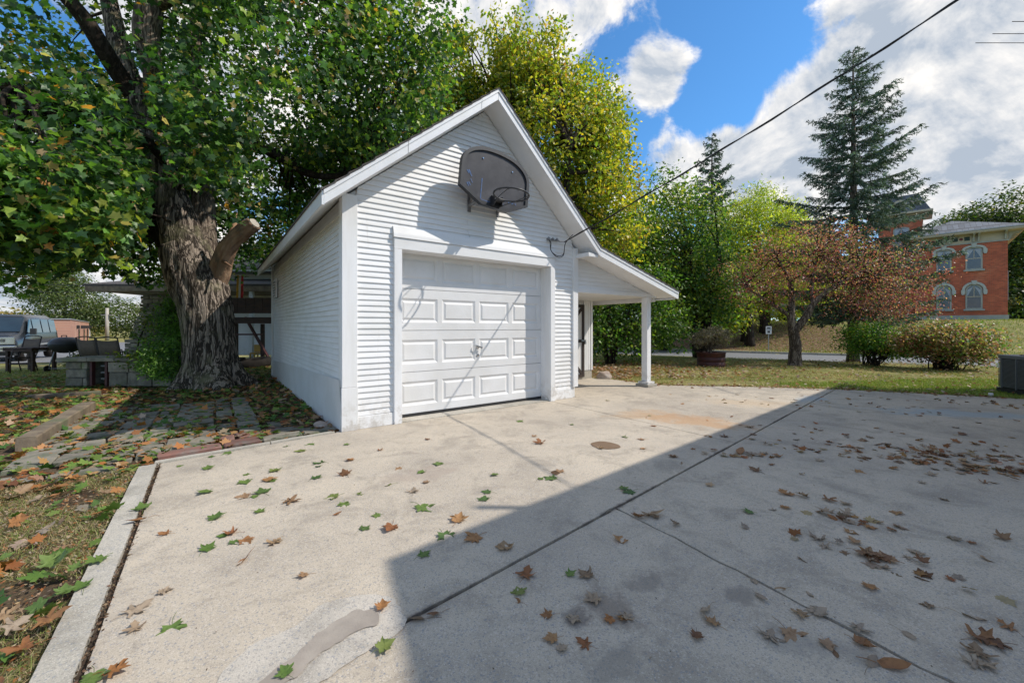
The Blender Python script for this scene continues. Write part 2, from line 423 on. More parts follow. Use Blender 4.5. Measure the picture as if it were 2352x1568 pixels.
def concrete_mat(name, light=(.54, .465, .365), dark=(.44, .38, .305), stains=True):
    m, nt, N, L, b = new_mat(name)
    tc = N.new('ShaderNodeTexCoord'); ob = tc.outputs['Object']
    c = mixc(N, L, mapr(N, L, noise(N, L, ob, .55, 7, .62, .4), .38, .62), light, dark)
    c = mixc(N, L, mapr(N, L, noise(N, L, ob, 2.3, 8, .7, .6), .46, .66, 0, .75), c, tuple(x * .72 for x in dark))
    c = mixc(N, L, mapr(N, L, noise(N, L, ob, 7.5, 6, .7, .8), .56, .68, 0, .5), c, tuple(x * .68 for x in dark))
    c = mixc(N, L, mapr(N, L, noise(N, L, ob, 4.1, 7, .7, 1.2), .60, .72, 0, .55), c, tuple(x * 1.18 for x in light))
    # streaks washed down the slab
    st = N.new('ShaderNodeMapping'); L.new(ob, st.inputs[0]); st.inputs['Rotation'].default_value = (0, 0, -GANG); st.inputs['Scale'].default_value = (.5, 3.2, 1)
    c = mixc(N, L, mapr(N, L, noise(N, L, st.outputs[0], 1.1, 7, .65, .3), .5, .75, 0, .25), c, (.54, .49, .42))
    # aggregate
    vo = N.new('ShaderNodeTexVoronoi'); L.new(ob, vo.inputs['Vector']); vo.inputs['Scale'].default_value = 170
    sepc = N.new('ShaderNodeSeparateColor'); L.new(vo.outputs['Color'], sepc.inputs[0])
    c = mixc(N, L, mapr(N, L, sepc.outputs[0], .84, .90, 0, .42), c, (.24, .22, .21))
    c = mixc(N, L, mapr(N, L, sepc.outputs[1], .86, .92, 0, .35), c, (.66, .60, .52))
    c = mixc(N, L, mapr(N, L, sepc.outputs[2], .93, .95, 0, .5), c, (.20, .23, .27))
    fine = noise(N, L, ob, 260, 3, .7)
    c = mixc(N, L, mapr(N, L, fine, .3, .7), mixc(N, L, 1.0, c, (.80, .80, .80), 'MULTIPLY'), mixc(N, L, 1.0, c, (1.15, 1.15, 1.15), 'MULTIPLY'))
    pit = noise(N, L, ob, 95, 4, .8)
    c = mixc(N, L, mapr(N, L, pit, .66, .74, 0, .4), c, (.20, .17, .145))
    if stains:
        def spot(x, y, rx, ry, ang, colr, amt, lo=.15, hi=.75, nsc=2.2):
            nonlocal c
            mp = N.new('ShaderNodeMapping'); mp.vector_type = 'TEXTURE'; L.new(ob, mp.inputs[0])
            mp.inputs['Location'].default_value = (x, y, 0); mp.inputs['Rotation'].default_value = (0, 0, ang); mp.inputs['Scale'].default_value = (rx, ry, 1)
            ln = N.new('ShaderNodeVectorMath'); ln.operation = 'LENGTH'; L.new(mp.outputs[0], ln.inputs[0])
            f = N.new('ShaderNodeMath'); f.operation = 'MULTIPLY_ADD'
            L.new(noise(N, L, ob, nsc, 7, .7), f.inputs[0]); f.inputs[1].default_value = 2.3
            iv = N.new('ShaderNodeMath'); iv.operation = 'SUBTRACT'; iv.inputs[0].default_value = -.15; L.new(ln.outputs['Value'], iv.inputs[1])
            L.new(iv.outputs[0], f.inputs[2])
            c = mixc(N, L, mapr(N, L, f.outputs[0], lo, hi, 0, amt), c, colr)
        for (a_, b_) in (((-.443, 1.641), (6.24, 7.8)),):
            L_ = math.hypot(b_[0] - a_[0], b_[1] - a_[1]); an = math.atan2(b_[1] - a_[1], b_[0] - a_[0])
            for t_ in (.0, .18, .36, .6): spot(a_[0] + (b_[0] - a_[0]) * t_, a_[1] + (b_[1] - a_[1]) * t_, .75, .035, an, (.15, .12, .10), .75, .1, .9, 12)
        p = gp(1590, 965); spot(p.x, p.y, 1.0, .55, -.6, (.46, .26, .12), .6, nsc=4)
        p = gp(1470, 950); spot(p.x, p.y, .8, .4, .4, (.46, .30, .17), .45, nsc=4)
        p = gp(1720, 925); spot(p.x, p.y, 1.0, .5, -.2, (.50, .36, .22), .4, nsc=4)
        p = gp(1395, 1400); spot(p.x, p.y, .16, .22, .4, (.19, .15, .12), .6, nsc=9)
        p = gp(1320, 1415); spot(p.x, p.y, .10, .09, .4, (.13, .11, .10), .6, nsc=9)
        p = gp(1490, 1335); spot(p.x, p.y, .25, .12, .4, (.22, .19, .16), .6, nsc=9)
        p = gp(1700, 1370); spot(p.x, p.y, .13, .1, .4, (.20, .175, .15), .6, nsc=9)
        p = gp(1400, 1520); spot(p.x, p.y, .22, .12, .4, (.22, .20, .17), .5, nsc=9)
        p = gp(1850, 1480); spot(p.x, p.y, .3, .12, -.4, (.25, .23, .2), .5, nsc=9)
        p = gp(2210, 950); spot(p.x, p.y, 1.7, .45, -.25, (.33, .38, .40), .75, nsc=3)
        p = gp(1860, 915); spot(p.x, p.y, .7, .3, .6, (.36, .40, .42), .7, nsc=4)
        p = gp(960, 1090); spot(p.x, p.y, .5, .25, .5, (.34, .27, .22), .45, nsc=6)
    L.new(c, b.inputs['Base Color']); b.inputs['Roughness'].default_value = .92
    b.inputs['Specular IOR Level'].default_value = .25
    n1 = bump(N, L, None, pit, .5, .004)
    bump(N, L, b, fine, .5, .0025, n1)
    return m
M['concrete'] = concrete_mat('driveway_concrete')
M['kerb'] = concrete_mat('kerb_concrete', (.52, .48, .41), (.40, .37, .31), False)
M['patch_l'] = concrete_mat('patch_light', (.54, .49, .42), (.47, .425, .36), False)
M['patch_d'] = simple('patch_smooth_mortar', (.36, .31, .26), (.26, .225, .19), 4, .9, .5, 120, c3=(.42, .37, .31))

def ground_mat():
    """grass, bare soil and dead leaves by region"""
    m, nt, N, L, b = new_mat('ground_lawn')
    tc = N.new('ShaderNodeTexCoord'); ob = tc.outputs['Object']
    g = mixc(N, L, mapr(N, L, noise(N, L, ob, .7, 7, .65), .35, .65), (.19, .20, .06), (.32, .27, .11))
    g = mixc(N, L, mapr(N, L, noise(N, L, ob, 9, 6, .7), .45, .7, 0, .7), g, (.07, .09, .025))
    g = mixc(N, L, mapr(N, L, noise(N, L, ob, 26, 4, .7), .6, .68, 0, .6), g, (.30, .22, .12))
    soil = mixc(N, L, mapr(N, L, noise(N, L, ob, 5, 6, .7), .35, .65), (.065, .045, .03), (.13, .095, .06))
    soil = mixc(N, L, mapr(N, L, noise(N, L, ob, 18, 5, .7), .55, .62, 0, .7), soil, (.20, .13, .07))
    a = N.new('ShaderNodeVertexColor'); a.layer_name = 'Col'
    sp = N.new('ShaderNodeSeparateColor'); L.new(a.outputs[0], sp.inputs[0])
    nz = N.new('ShaderNodeMath'); nz.operation = 'MULTIPLY_ADD'
    L.new(noise(N, L, ob, 1.6, 6, .7), nz.inputs[0]); nz.inputs[1].default_value = .8; nz.inputs[2].default_value = -.4
    ad = N.new('ShaderNodeMath'); ad.operation = 'ADD'; L.new(nz.outputs[0], ad.inputs[0]); L.new(sp.outputs[0], ad.inputs[1])
    c = mixc(N, L, mapr(N, L, ad.outputs[0], .35, .65), g, soil)
    lit = mixc(N, L, mapr(N, L, noise(N, L, ob, 11, 6, .7), .35, .65), (.10, .06, .038), (.26, .165, .095))
    ad2 = N.new('ShaderNodeMath'); ad2.operation = 'ADD'; L.new(nz.outputs[0], ad2.inputs[0]); L.new(sp.outputs[1], ad2.inputs[1])
    c = mixc(N, L, mapr(N, L, ad2.outputs[0], .35, .65), c, lit)
    L.new(c, b.inputs['Base Color']); b.inputs['Roughness'].default_value = .95
    b.inputs['Specular IOR Level'].default_value = .15
    bump(N, L, b, noise(N, L, ob, 30, 6, .7), .8, .03)
    return m
M['ground'] = ground_mat()
# ------------------------------------------------------------------ terrain
def sst(a, b, x):
    t = np.clip((x - a) / (b - a), 0, 1); return t * t * (3 - 2 * t)
def hgt(X, Y):
    X = np.asarray(X, float); Y = np.asarray(Y, float)
    d = (X - 8.8) * .503 + (Y - 16.9) * .864
    wr = sst(-8, 3, X)
    h = np.full(np.broadcast(X, Y).shape, -0.03)
    h = h - wr * (.22 * sst(-.3, .6, d) + .03 * sst(-3, 0, d)) + wr * (.10 * sst(7.0, 7.4, d) + 1.77 * sst(8.8, 17, d))
    wl = sst(-7, -15, X)
    fall = np.interp(Y, [0, 11.5, 17, 60, 200], [0, 0, -.27, -.90, -1.0])
    h = h + wl * fall
    return h
def hz(x, y): return float(hgt(x, y))

def axis(marks):
    out = []
    for a, b, st in marks: out += list(np.arange(a, b, st))
    return np.array(sorted(set(round(v, 3) for v in out)))
xs = axis([(-900, -120, 120), (-120, -40, 12), (-40, -16, 1.5), (-16, 26, .5), (26, 60, 1.5), (60, 140, 16), (140, 901, 120)])
ys = axis([(-300, -20, 70), (-20, 0, 4), (0, 34, .5), (34, 70, 1.5), (70, 160, 15), (160, 1401, 155)])
XX, YY = np.meshgrid(xs, ys)
ZZ = hgt(XX, YY)
rn = np.sin(XX * 1.7 + np.sin(YY * 1.1) * 1.3) * np.cos(YY * 1.9 + XX * .4) * .012
sg_s = (XX + 1.955) * .8035 + (YY - 4.65) * .5953; sg_v = -(XX + 1.955) * .5953 + (YY - 4.65) * .8035
ZZ = ZZ + np.where((np.abs(sg_v) < 90), rn, 0) * ((XX < -2.5) | (YY > 9))
V = np.stack([XX, YY, ZZ], -1).reshape(-1, 3)
nx_, ny_ = len(xs), len(ys)
ii = np.arange(ny_ - 1)[:, None] * nx_ + np.arange(nx_ - 1)[None, :]
Fq = np.stack([ii, ii + 1, ii + nx_ + 1, ii + nx_], -1).reshape(-1, 4)
# region weights: red = bare soil, green = leaf litter
d_ = (XX - 8.8) * .503 + (YY - 16.9) * .864
soil = np.zeros_like(XX)
# under the maple / around the garage side
soil = np.maximum(soil, sst(5.5, 3.5, np.hypot((XX + 5.2) / 1.0, (YY - 6.6) / .9)))
soil = np.where((sg_s < -1.6) & (sg_v < -.15) & (sg_v > -3.2), np.where(sg_s > -2.0, .85, .5), soil)
soil = np.where((sg_v < -3.2) & (sg_s < -1.6), .85, soil)
soil = np.where((YY > 9.8) & (XX < -6.5), .0, soil)
litw = sst(8.0, 9.0, d_) * sst(16.5, 14.0, d_) * sst(24, 19, XX) * (XX > -2)
litw = np.maximum(litw, np.exp(-(((XX - 2.3) / 1.9) ** 2 + ((YY - 11.2) / 1.6) ** 2)) * 1.1)
c3 = np.stack([soil, litw, 0 * soil], -1).reshape(-1, 3)
gme = np_mesh('ground', V, Fq, M['ground'], c3, True)
ground = link('ground', gme, None, 'structure')

# road across the lawn, lot where the van stands, far street
def sheet(name, pts, mat, dz=.0, n=24, kind='structure'):
    """strip given by two polylines (lists of xy) following the terrain"""
    A, B = pts
    vs, fs = [], []
    m_ = 6
    for i in range(n + 1):
        t = i / n * (len(A) - 1); k = min(int(t), len(A) - 2); f = t - k
        a = Vector(A[k]).lerp(Vector(A[k + 1]), f); b = Vector(B[k]).lerp(Vector(B[k + 1]), f)
        for j in range(m_ + 1):
            p = a.lerp(b, j / m_); vs.append((p.x, p.y, hz(p.x, p.y) + dz))
    for i in range(n):
        for j in range(m_):
            a = i * (m_ + 1) + j; fs.append((a, a + m_ + 1, a + m_ + 2, a + 1))
    me = bpy.data.meshes.new(name); me.from_pydata(vs, [], fs); me.materials.append(mat)
    return link(name, me, None, kind)
def rd(t, d):     # along the road, across the road
    return (8.8 + .864 * t + .503 * d, 16.9 - .503 * t + .864 * d)
sheet('road', ([rd(t, .7) for t in (-14, 0, 30, 60)], [rd(t, 6.9) for t in (-14, 0, 30, 60)]), M['asphalt'], .02, 80)
mb = MB()
for t in np.arange(-14, 60, 1.0):
    a, b = rd(t, 6.95), rd(t + .985, 6.95)
    z = hz(*rd(t, 5)) + .02
    mb.bar((a[0], a[1], z + .05), (b[0], b[1], z + .05), .14, .12)
mb.build('road_kerb', M['kerb'], None, kind='structure')
sheet('parking_lot', ([(-22.5, 12.8), (-60, 19)], [(-14.5, 20.5), (-46, 64)]), M['asphalt'], .03, 30)

# ------------------------------------------------------------------ driveway
def sv(s, v): p = gw(s, v); return (p.x, p.y)
def clip(poly, a, b, side):
    """keep the part of poly on one side of line a-b"""
    ax, ay = a; dx, dy = b[0] - a[0], b[1] - a[1]
    f = lambda p: (dx * (p[1] - ay) - dy * (p[0] - ax)) * side
    out = []
    for i in range(len(poly)):
        p, q = poly[i], poly[(i + 1) % len(poly)]
        fp, fq = f(p), f(q)
        if fp >= 0: out.append(p)
        if (fp > 0 and fq < 0) or (fp < 0 and fq > 0):
            t = fp / (fp - fq); out.append((p[0] + (q[0] - p[0]) * t, p[1] + (q[1] - p[1]) * t))
    return out
def off(a, b, e):   # shift a line sideways (left of a->b) by e
    d = Vector((b[0] - a[0], b[1] - a[1])).normalized(); n = Vector((-d.y, d.x)) * e
    return (a[0] + n.x, a[1] + n.y), (b[0] + n.x, b[1] + n.y)
def segd(p, a, b):
    ap = Vector((p[0] - a[0], p[1] - a[1])); ab = Vector((b[0] - a[0], b[1] - a[1]))
    t = max(0, min(1, ap.dot(ab) / ab.dot(ab))); return (ap - ab * t).length
L1 = ((-.443, 1.641), (6.24, 7.8)); L2 = ((.656, 6.49), (2.18, 4.376)); L3 = ((.70, 2.66), (1.487, 1.364))
L5 = ((3.30, 7.83), (5.46, 5.89)); L4 = (sv(3.27, 0), sv(6, 0))
drive_poly = [sv(-1.555, -.22), sv(-.06, -.03), sv(-.06, .02), sv(3.84, .02), sv(3.84, 1.6), sv(5.95, 1.6), (2.3, 9.2), (2.99, 8.33), (4.6, 8.10),
              (6.28, 7.75), (8.18, 6.89), (11.0, 5.3), (11.0, -3), sv(-1.545, -8.2)]
def crackd(p):
    if segd(p, *L3) < .06 or segd(p, L3[1], (3.1, -1.3)) < .06: return .022, 7.0
    if segd(p, *L5) < .06 or segd(p, L5[1], (11, .9)) < .06: return .02, 4.0
    return .0025, 20.0
driveway = bpy.data.objects.new('driveway', None); COL.objects.link(driveway); driveway['kind'] = 'structure'
def slab(poly, name='concrete_slab', parent=driveway, mat=M['concrete'], z0=-.1, z1=0.0, seg=.07, lab=None):
    pts = []
    for i in range(len(poly)):
        p, q = Vector(poly[i]), Vector(poly[(i + 1) % len(poly)])
        n = max(1, int((q - p).length / seg)); n = min(n, 90)
        for k in range(n):
            w = p.lerp(q, k / n)
            a, fr = crackd(w)
            o = Vector((mnoise.noise(Vector((w.x * fr, w.y * fr, 3.1))), mnoise.noise(Vector((w.x * fr, w.y * fr, 9.7)))))
            o += .5 * Vector((mnoise.noise(Vector((w.x * fr * 3, w.y * fr * 3, 3.1))), mnoise.noise(Vector((w.x * fr * 3, w.y * fr * 3, 9.7)))))
            pts.append(w + o * a)
    bm = bmesh.new()
    top = [bm.verts.new((p.x, p.y, z1)) for p in pts]
    bot = [bm.verts.new((p.x, p.y, z0)) for p in pts]
    ft = bm.faces.new(top)
    for i in range(len(pts)):
        j = (i + 1) % len(pts); bm.faces.new((top[i], bot[i], bot[j], top[j]))
    bmesh.ops.recalc_face_normals(bm, faces=bm.faces)
    if ft.normal.z < 0: bmesh.ops.reverse_faces(bm, faces=bm.faces)
    bmesh.ops.triangulate(bm, faces=[ft], ngon_method='EAR_CLIP')
    me = bpy.data.meshes.new(name); bm.to_mesh(me); bm.free(); me.materials.append(mat)
    o = link(name, me, parent)
    if lab: o['label'] = lab
    return o
g_ = .011
def split(poly, Ln, g=g_):
    a = clip(poly, *off(*Ln, g), 1); b = clip(poly, *off(*Ln, -g), -1)
    return a, b
porch, main = split(drive_poly, L4, .004)
left, right = split(main, L1)
lb, la = split(left, L2, .006)       # right of L2 / left of L2 pieces
lb1, lb2 = split(lb, L5, .004)
r1, r2 = split(right, L3, .009)
ra, rb = split(r1, L5, .004)
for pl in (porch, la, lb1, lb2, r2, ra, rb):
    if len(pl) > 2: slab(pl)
mb = MB(); mb.add([(*sv(-1.65, -.3), -.022), (*sv(-1.65, -8.5), -.022), (11.2, -3.2, -.022), (11.2, 5.2, -.022), (8.2, 6.85, -.022), (3, 8.3, -.022), (*sv(5.8, 1.5), -.022), (*sv(-.1, 0), -.022)], [tuple(range(7, -1, -1))[::-1]])
mb.build('joint_dirt', M['soil'], driveway)

# repair patch of smooth mortar over the spalled joint
def blob_sheet(px_pts, z, name, mat, parent=driveway, jag=.012):
    P = [gp(x, y) for x, y in px_pts]; poly = []
    n = len(P)
    for i in range(n):
        p0, p1, p2, p3 = P[i - 1], P[i], P[(i + 1) % n], P[(i + 2) % n]
        for k in range(14):
            t = k / 14
            q = .5 * ((2 * p1) + (p2 - p0) * t + (2 * p0 - 5 * p1 + 4 * p2 - p3) * t * t + (3 * p1 - p0 - 3 * p2 + p3) * t ** 3)
            q = q + Vector((mnoise.noise(q * 25), mnoise.noise(q * 25 + Vector((5, 5, 5))), 0)) * jag + Vector((mnoise.noise(q * 7), mnoise.noise(q * 7 + Vector((5, 5, 5))), 0)) * jag * 2.5
            poly.append((q.x, q.y, z))
    bm = bmesh.new(); f = bm.faces.new([bm.verts.new(p) for p in poly])
    f.normal_update()
    if f.normal.z < 0: bmesh.ops.reverse_faces(bm, faces=[f])
    bmesh.ops.triangulate(bm, faces=bm.faces[:], ngon_method='EAR_CLIP')
    me = bpy.data.meshes.new(name); bm.to_mesh(me); bm.free(); me.materials.append(mat)
    return link(name, me, parent)
blob_sheet([(500, 1562), (560, 1500), (640, 1455), (690, 1425), (740, 1390), (800, 1375), (860, 1372), (915, 1388), (932, 1412), (928, 1440), (880, 1474), (830, 1503), (760, 1548), (700, 1590), (640, 1650), (480, 1660)], .004, 'mortar_patch', M['patch_l'])
blob_sheet([(600, 1560), (690, 1495), (740, 1445), (790, 1415), (850, 1402), (880, 1412), (872, 1432), (815, 1462), (745, 1505), (660, 1560), (600, 1610), (540, 1610)], .008, 'mortar_patch', M['patch_d'], jag=.016)
p = gp(1385, 1027)
blob_sheet([(1358, 1018), (1385, 1014), (1415, 1020), (1425, 1028), (1395, 1032), (1368, 1027)], .004, 'damp_stain', simple('oil_stain', (.16, .10, .055), (.2, .13, .08), 9, .8, .2, 60), jag=.004)
# kerb strip down the left edge and along the back of the slab
kerb = bpy.data.objects.new('kerb', None); COL.objects.link(kerb); kerb['kind'] = 'structure'
slab([sv(-1.70, -.215), sv(-1.585, -.215), sv(-1.565, -8.2), sv(-1.675, -8.2)], 'kerb_strip', kerb, M['kerb'], -.12, .006)
slab([sv(-1.60, -.20), sv(-.72, -.105), sv(-.72, -.035), sv(-1.60, -.13)], 'kerb_strip', kerb, M['kerb'], -.12, .012)
slab([sv(-.71, -.10), sv(-.08, -.02), sv(-.08, .04), sv(-.71, -.03)], 'kerb_strip', kerb, M['kerb'], -.12, .012)

# ------------------------------------------------------------------ garage
garage = thing('garage', 'small white clapboard garage with steep gable roof, panelled overhead door and open side porch', 'garage', G0, GANG)
DEP = 6.6; WID = 3.8
AX_S, RT_AP = 1.93, 4.43
ovh = .37
def top_z(s):
    if s <= AX_S: return 4.43 + (2.62 - 4.43) / (AX_S + .27) * (AX_S - s)
    if s <= 3.98: return 4.43 + (2.52 - 4.43) / (3.98 - AX_S) * (s - AX_S)
    return 2.52 + (1.90 - 2.52) / (6.30 - 3.98) * (s - 3.98)
def bot_z(s): return top_z(s) - .155
# wall cores (front wall has the door opening)
yw = .03
mb = MB()
O0, O1, OZ = .698, 3.174, 2.164
zi = lambda s: bot_z(s) - .01
mb.prism([(.02, 0), (O0, 0), (O0, OZ), (O0, zi(O0)), (.02, zi(.02))], yw, .15)
mb.prism([(O1, 0), (3.79, 0), (3.79, zi(3.79)), (O1, zi(O1)), (O1, OZ)], yw, .15)
mb.prism([(O0, OZ), (O1, OZ), (O1, zi(O1)), (AX_S, zi(AX_S)), (O0, zi(O0))], yw, .15)
mb.build('front_wall', M['paintd'], garage)
mb = MB(); mb.box(.03, .15, 0, .12, DEP - .02, zi(.03)); mb.box(3.70, .15, 0, 3.80, DEP - .02, zi(3.8)); mb.prism([(.03, 0), (3.8, 0), (3.8, zi(3.8)), (AX_S, zi(AX_S)), (.03, zi(.03))], DEP - .12, DEP - .02)
mb.box(.12, .4, .002, 3.7, DEP - .1, .02)
mb.build('wall', M['paintd'], garage)

# clapboards, each a board of its own
EXP = .0685
def clap(s0b, s1b, s0t, s1t, z, side, name='siding_board', y0=0.0, ex=EXP):
    """side 'f': runs along x facing -y;  'l': runs along y facing -x"""
    lip, thin = .0165, .003
    j = random.uniform(-.0015, .0015); tl = random.uniform(-.0016, .0016)
    lip += j
    zt, zb = z + ex + .006, z
    mb = MB(); n = max(1, int((s1b - s0b) / .45)) 
    rings = []
    for i in range(n + 1):
        t = i / n; wob = mnoise.noise(Vector((t * n * .7, z * 13.0, 5.5))) * .0022
        sb = s0b + (s1b - s0b) * t; st = s0t + (s1t - s0t) * t
        zz = z + (tl if i == 0 else (-tl if i == n else 0)) + wob
        yb = y0 - lip + wob * .6
        pts = [(sb, y0 + .012, zz), (sb, yb, zz), (sb, yb - .0005, zz + .010), (st, y0 - thin, zz + ex + .004), (st, y0 + .012, zz + ex + .004)]
        if side == 'l': pts = [(p[1], p[0], p[2]) for p in pts]
        rings.append(pts)
    vs = [p for r_ in rings for p in r_]; fs = []
    for i in range(n):
        for k in range(5):
            a, b = i * 5 + k, i * 5 + (k + 1) % 5
            fs.append((a, b, b + 5, a + 5) if side == 'f' else (a, a + 5, b + 5, b))
    fs.append((0, 1, 2, 3, 4) if side != 'f' else (4, 3, 2, 1, 0)); e = n * 5
    fs.append((e, e + 1, e + 2, e + 3, e + 4) if side == 'f' else (e + 4, e + 3, e + 2, e + 1, e))
    mb.add(vs, fs)
    me = mb.mesh(name, M['paint'])
    bm = bmesh.new(); bm.from_mesh(me); bmesh.ops.recalc_face_normals(bm, faces=bm.faces); bm.to_mesh(me); bm.free()
    link(name, me, garage)
def sL(z): # where the soffit line meets the wall
    return AX_S - (zi(AX_S) - z) / ((4.43 - 2.62) / (AX_S + .27))
def sR(z): return AX_S + (zi(AX_S) - z) / ((4.43 - 2.52) / (3.98 - AX_S))
z = .150; 
while z < zi(AX_S) - .02:
    zt = z + EXP
    lb_, lt_ = max(.165, sL(z)), max(.165, sL(zt)); rb_, rt_ = min(3.685, sR(z)), min(3.685, sR(zt))
    if lt_ > rt_: lt_ = rt_ = AX_S
    if z < 2.44 - EXP * .5:
        clap(lb_, .605, lt_, .605, z, 'f'); clap(3.265, rb_, 3.265, rt_, z, 'f')
    else:
        # some courses are in two lengths
        if random.random() < .35 and rb_ - lb_ > 2.4:
            c_ = random.uniform(lb_ + .9, rb_ - .9); clap(lb_, c_ - .002, lt_, c_ - .002, z, 'f'); clap(c_ + .002, rb_, c_ + .002, rt_, z, 'f')
        else: clap(lb_, rb_, lt_, rt_, z, 'f')
    z += EXP
z = .38
while z < 2.55:
    c_ = random.uniform(1.4, 5.2)
    v0 = .03
    clap(v0, c_ - .0015, v0, c_ - .0015, z, 'l', y0=.02); clap(c_ + .0015, DEP - .03, c_ + .0015, DEP - .03, z, 'l', y0=.02)
    z += EXP
# gable infill over the porch
z = 1.86
while z < bot_z(3.82) - .03:
    def sr2(zz): 
        s_ = 3.98 + (bot_z(3.98) - zz) / ((2.52 - 1.90) / (6.30 - 3.98)); return s_ if zz < bot_z(3.98) else 3.82 + (3.98 - 3.82) * max(0, (bot_z(3.82) - zz) / (bot_z(3.82) - bot_z(3.98)))
    a, b = min(6.16, sr2(z)), min(6.16, sr2(z + EXP))
    if a > 3.86: clap(3.805, a, 3.805, max(b, 3.81), z, 'f', y0=.04)
    z += EXP
MB().prism([(3.80, 1.84), (6.18, 1.84), (6.18, bot_z(6.18)), (3.98, bot_z(3.98)), (3.80, bot_z(3.8))], .045, .09).build('gable_infill', M['paintd'], garage)
# skirt plate low on the left wall, slightly bulged, sloping top
mb = MB(); n = 26; vs = []
for i in range(n + 1):
    y = .02 + (DEP - .03) * i / n; zt = .585 - .19 * i / n
    for k in range(5):
        zz = zt * k / 4 - .05 * (k == 0)
        x = -.012 - .010 * mnoise.noise(Vector((y * 1.6, zz * 3, 2))) - .004 * (k == 4)
        vs.append((x, y, zz))
mb.add(vs, [(i * 5 + k, i * 5 + k + 1, (i + 1) * 5 + k + 1, (i + 1) * 5 + k) for i in range(n) for k in range(4)])
mb.build('skirt_plate', M['metalw'], garage, True)
# trim
def part(mb, name, mat, parent=garage, **k): return mb.build(name, mat, parent, **k)
part(MB().box(-.008, -.042, .50, .165, .0, zi(.0) + .05), 'corner_board', M['paintv'], bevel=.003)
part(MB().box(-.014, -.048, 0.0, .168, .0, .497), 'corner_board', M['paintv'], bevel=.003)
part(MB().box(-.010, .001, .50, .010, .10, zi(0) + .03), 'corner_board', M['paintv'], bevel=.003)
part(MB().box(-.030, DEP - .1, 0, .02, DEP, zi(0)), 'corner_board', M['paintv'], bevel=.003)
part(MB().box(3.684, -.044, .185, 3.80, .03, zi(3.8)), 'corner_board', M['paintv'], bevel=.003)
part(MB().box(.166, -.030, 0, .60, .03, .145), 'foundation_board', M['paintv'], bevel=.004)
part(MB().box(3.27, -.018, 0, 3.70, .03, .165), 'foundation_board', M['paintv'], bevel=.006)
part(MB().box(.600, -.050, 0, .700, .20, 2.160), 'door_trim', M['paintv'], bevel=.003)
part(MB().box(3.172, -.050, 0, 3.268, .20, 2.160), 'door_trim', M['paintv'], bevel=.003)
part(MB().box(.600, -.048, 2.162, 3.268, .20, 2.300), 'door_header', M['paint'], bevel=.003)
part(MB().prism([(-.062, 2.302), (.03, 2.302), (.03, 2.44), (-.030, 2.44), (-.055, 2.35)], .592, 3.276, 'x'), 'door_header', M['paint'])
for yy in (.06, .12):
    part(MB().box(3.168, yy, 0.0, 3.176, yy + .006, 2.16), 'jamb_bead', M['paintv'])
# overhead door of four sections
door = link('garage_door', MB().box(.70, .262, .04, 3.19, .27, 2.30).mesh('garage_door', M['paintd']), garage)
def section(z0, z1):
    H = z1 - z0; W0, W1 = .702, 3.188; y = .20
    vs, fs = [], []
    def q(a, b, c, d): 
        n = len(vs); vs.extend([a, b, c, d]); fs.append((n, n + 1, n + 2, n + 3))
    px0 = [.765 + .605 * k for k in range(4)]; pw = .54; pz0, pz1 = z0 + .105, z0 + .425
    z0_, z1_ = z0 + .003, z1 - .003
    # rails
    q((W0, y, z0_), (W1, y, z0_), (W1, y, pz0), (W0, y, pz0)); q((W0, y, pz1), (W1, y, pz1), (W1, y, z1_), (W0, y, z1_))
    ed = [W0]
    for x in px0: ed += [x, x + pw]
    ed.append(W1)
    for k in range(0, len(ed), 2): q((ed[k], y, pz0), (ed[k + 1], y, pz0), (ed[k + 1], y, pz1), (ed[k], y, pz1))
    # top and bottom lips and sides
    q((W0, y + .05, z1_), (W0, y, z1_), (W1, y, z1_), (W1, y + .05, z1_)); q((W0, y, z0_), (W0, y + .05, z0_), (W1, y + .05, z0_), (W1, y, z0_))
    q((W0, y + .05, z0_), (W0, y, z0_), (W0, y, z1_), (W0, y + .05, z1_)); q((W1, y, z0_), (W1, y + .05, z0_), (W1, y + .05, z1_), (W1, y, z1_))
    q((W1, y + .05, z0_), (W0, y + .05, z0_), (W0, y + .05, z1_), (W1, y + .05, z1_))
    for x in px0:
        prev = None
        for ins, dy in ((0, 0), (.028, .014), (.040, .014), (.062, .003)):
            r_ = [(x + ins, y + dy, pz0 + ins), (x + pw - ins, y + dy, pz0 + ins), (x + pw - ins, y + dy, pz1 - ins), (x + ins, y + dy, pz1 - ins)]
            if prev:
                for k in range(4): q(prev[k], prev[(k + 1) % 4], r_[(k + 1) % 4], r_[k])
            prev = r_
        q(*prev)
    me = bpy.data.meshes.new('door_section'); me.from_pydata(vs, [], fs); me.materials.append(M['paintd'])
    link('door_section', me, door)
for k in range(4): section(.05 + .55 * k, .60 + .55 * k)
part(MB().box(.70, .19, .018, 3.19, .25, .05), 'bottom_seal', M['black'], door)
mb = MB()   # lock handle in the middle
hx, hz_ = 1.95, .90
mb.lathe([(.004, 0), (.026, .002), (.026, .012), (.012, .018), (.010, .040)], (0, 0, 0), 16)
mb.xf(Matrix.Translation((hx, .20, hz_)) @ Matrix.Rotation(R(90), 4, 'X'))
mb.bar((hx - .055, .155, hz_ + .025), (hx + .055, .158, hz_ - .012), .016, .022); mb.bar((hx - .055, .158, hz_ + .025), (hx - .07, .18, hz_ + .02), .014, .018)
mb.build('door_handle', M['chrome'], door, bevel=.002)
mb = MB(); mb.lathe([(.003, 0), (.022, .002), (.022, .01), (.008, .012), (.008, .014)], (0, 0, 0), 16); mb.xf(Matrix.Translation((hx, .20, hz_ - .12)) @ Matrix.Rotation(R(90), 4, 'X'))
mb.build('lock_cylinder', M['chrome'], door)
part(MB().box(.69, -.02, 0, 3.18, .26, .012), 'threshold', M['kerb'])

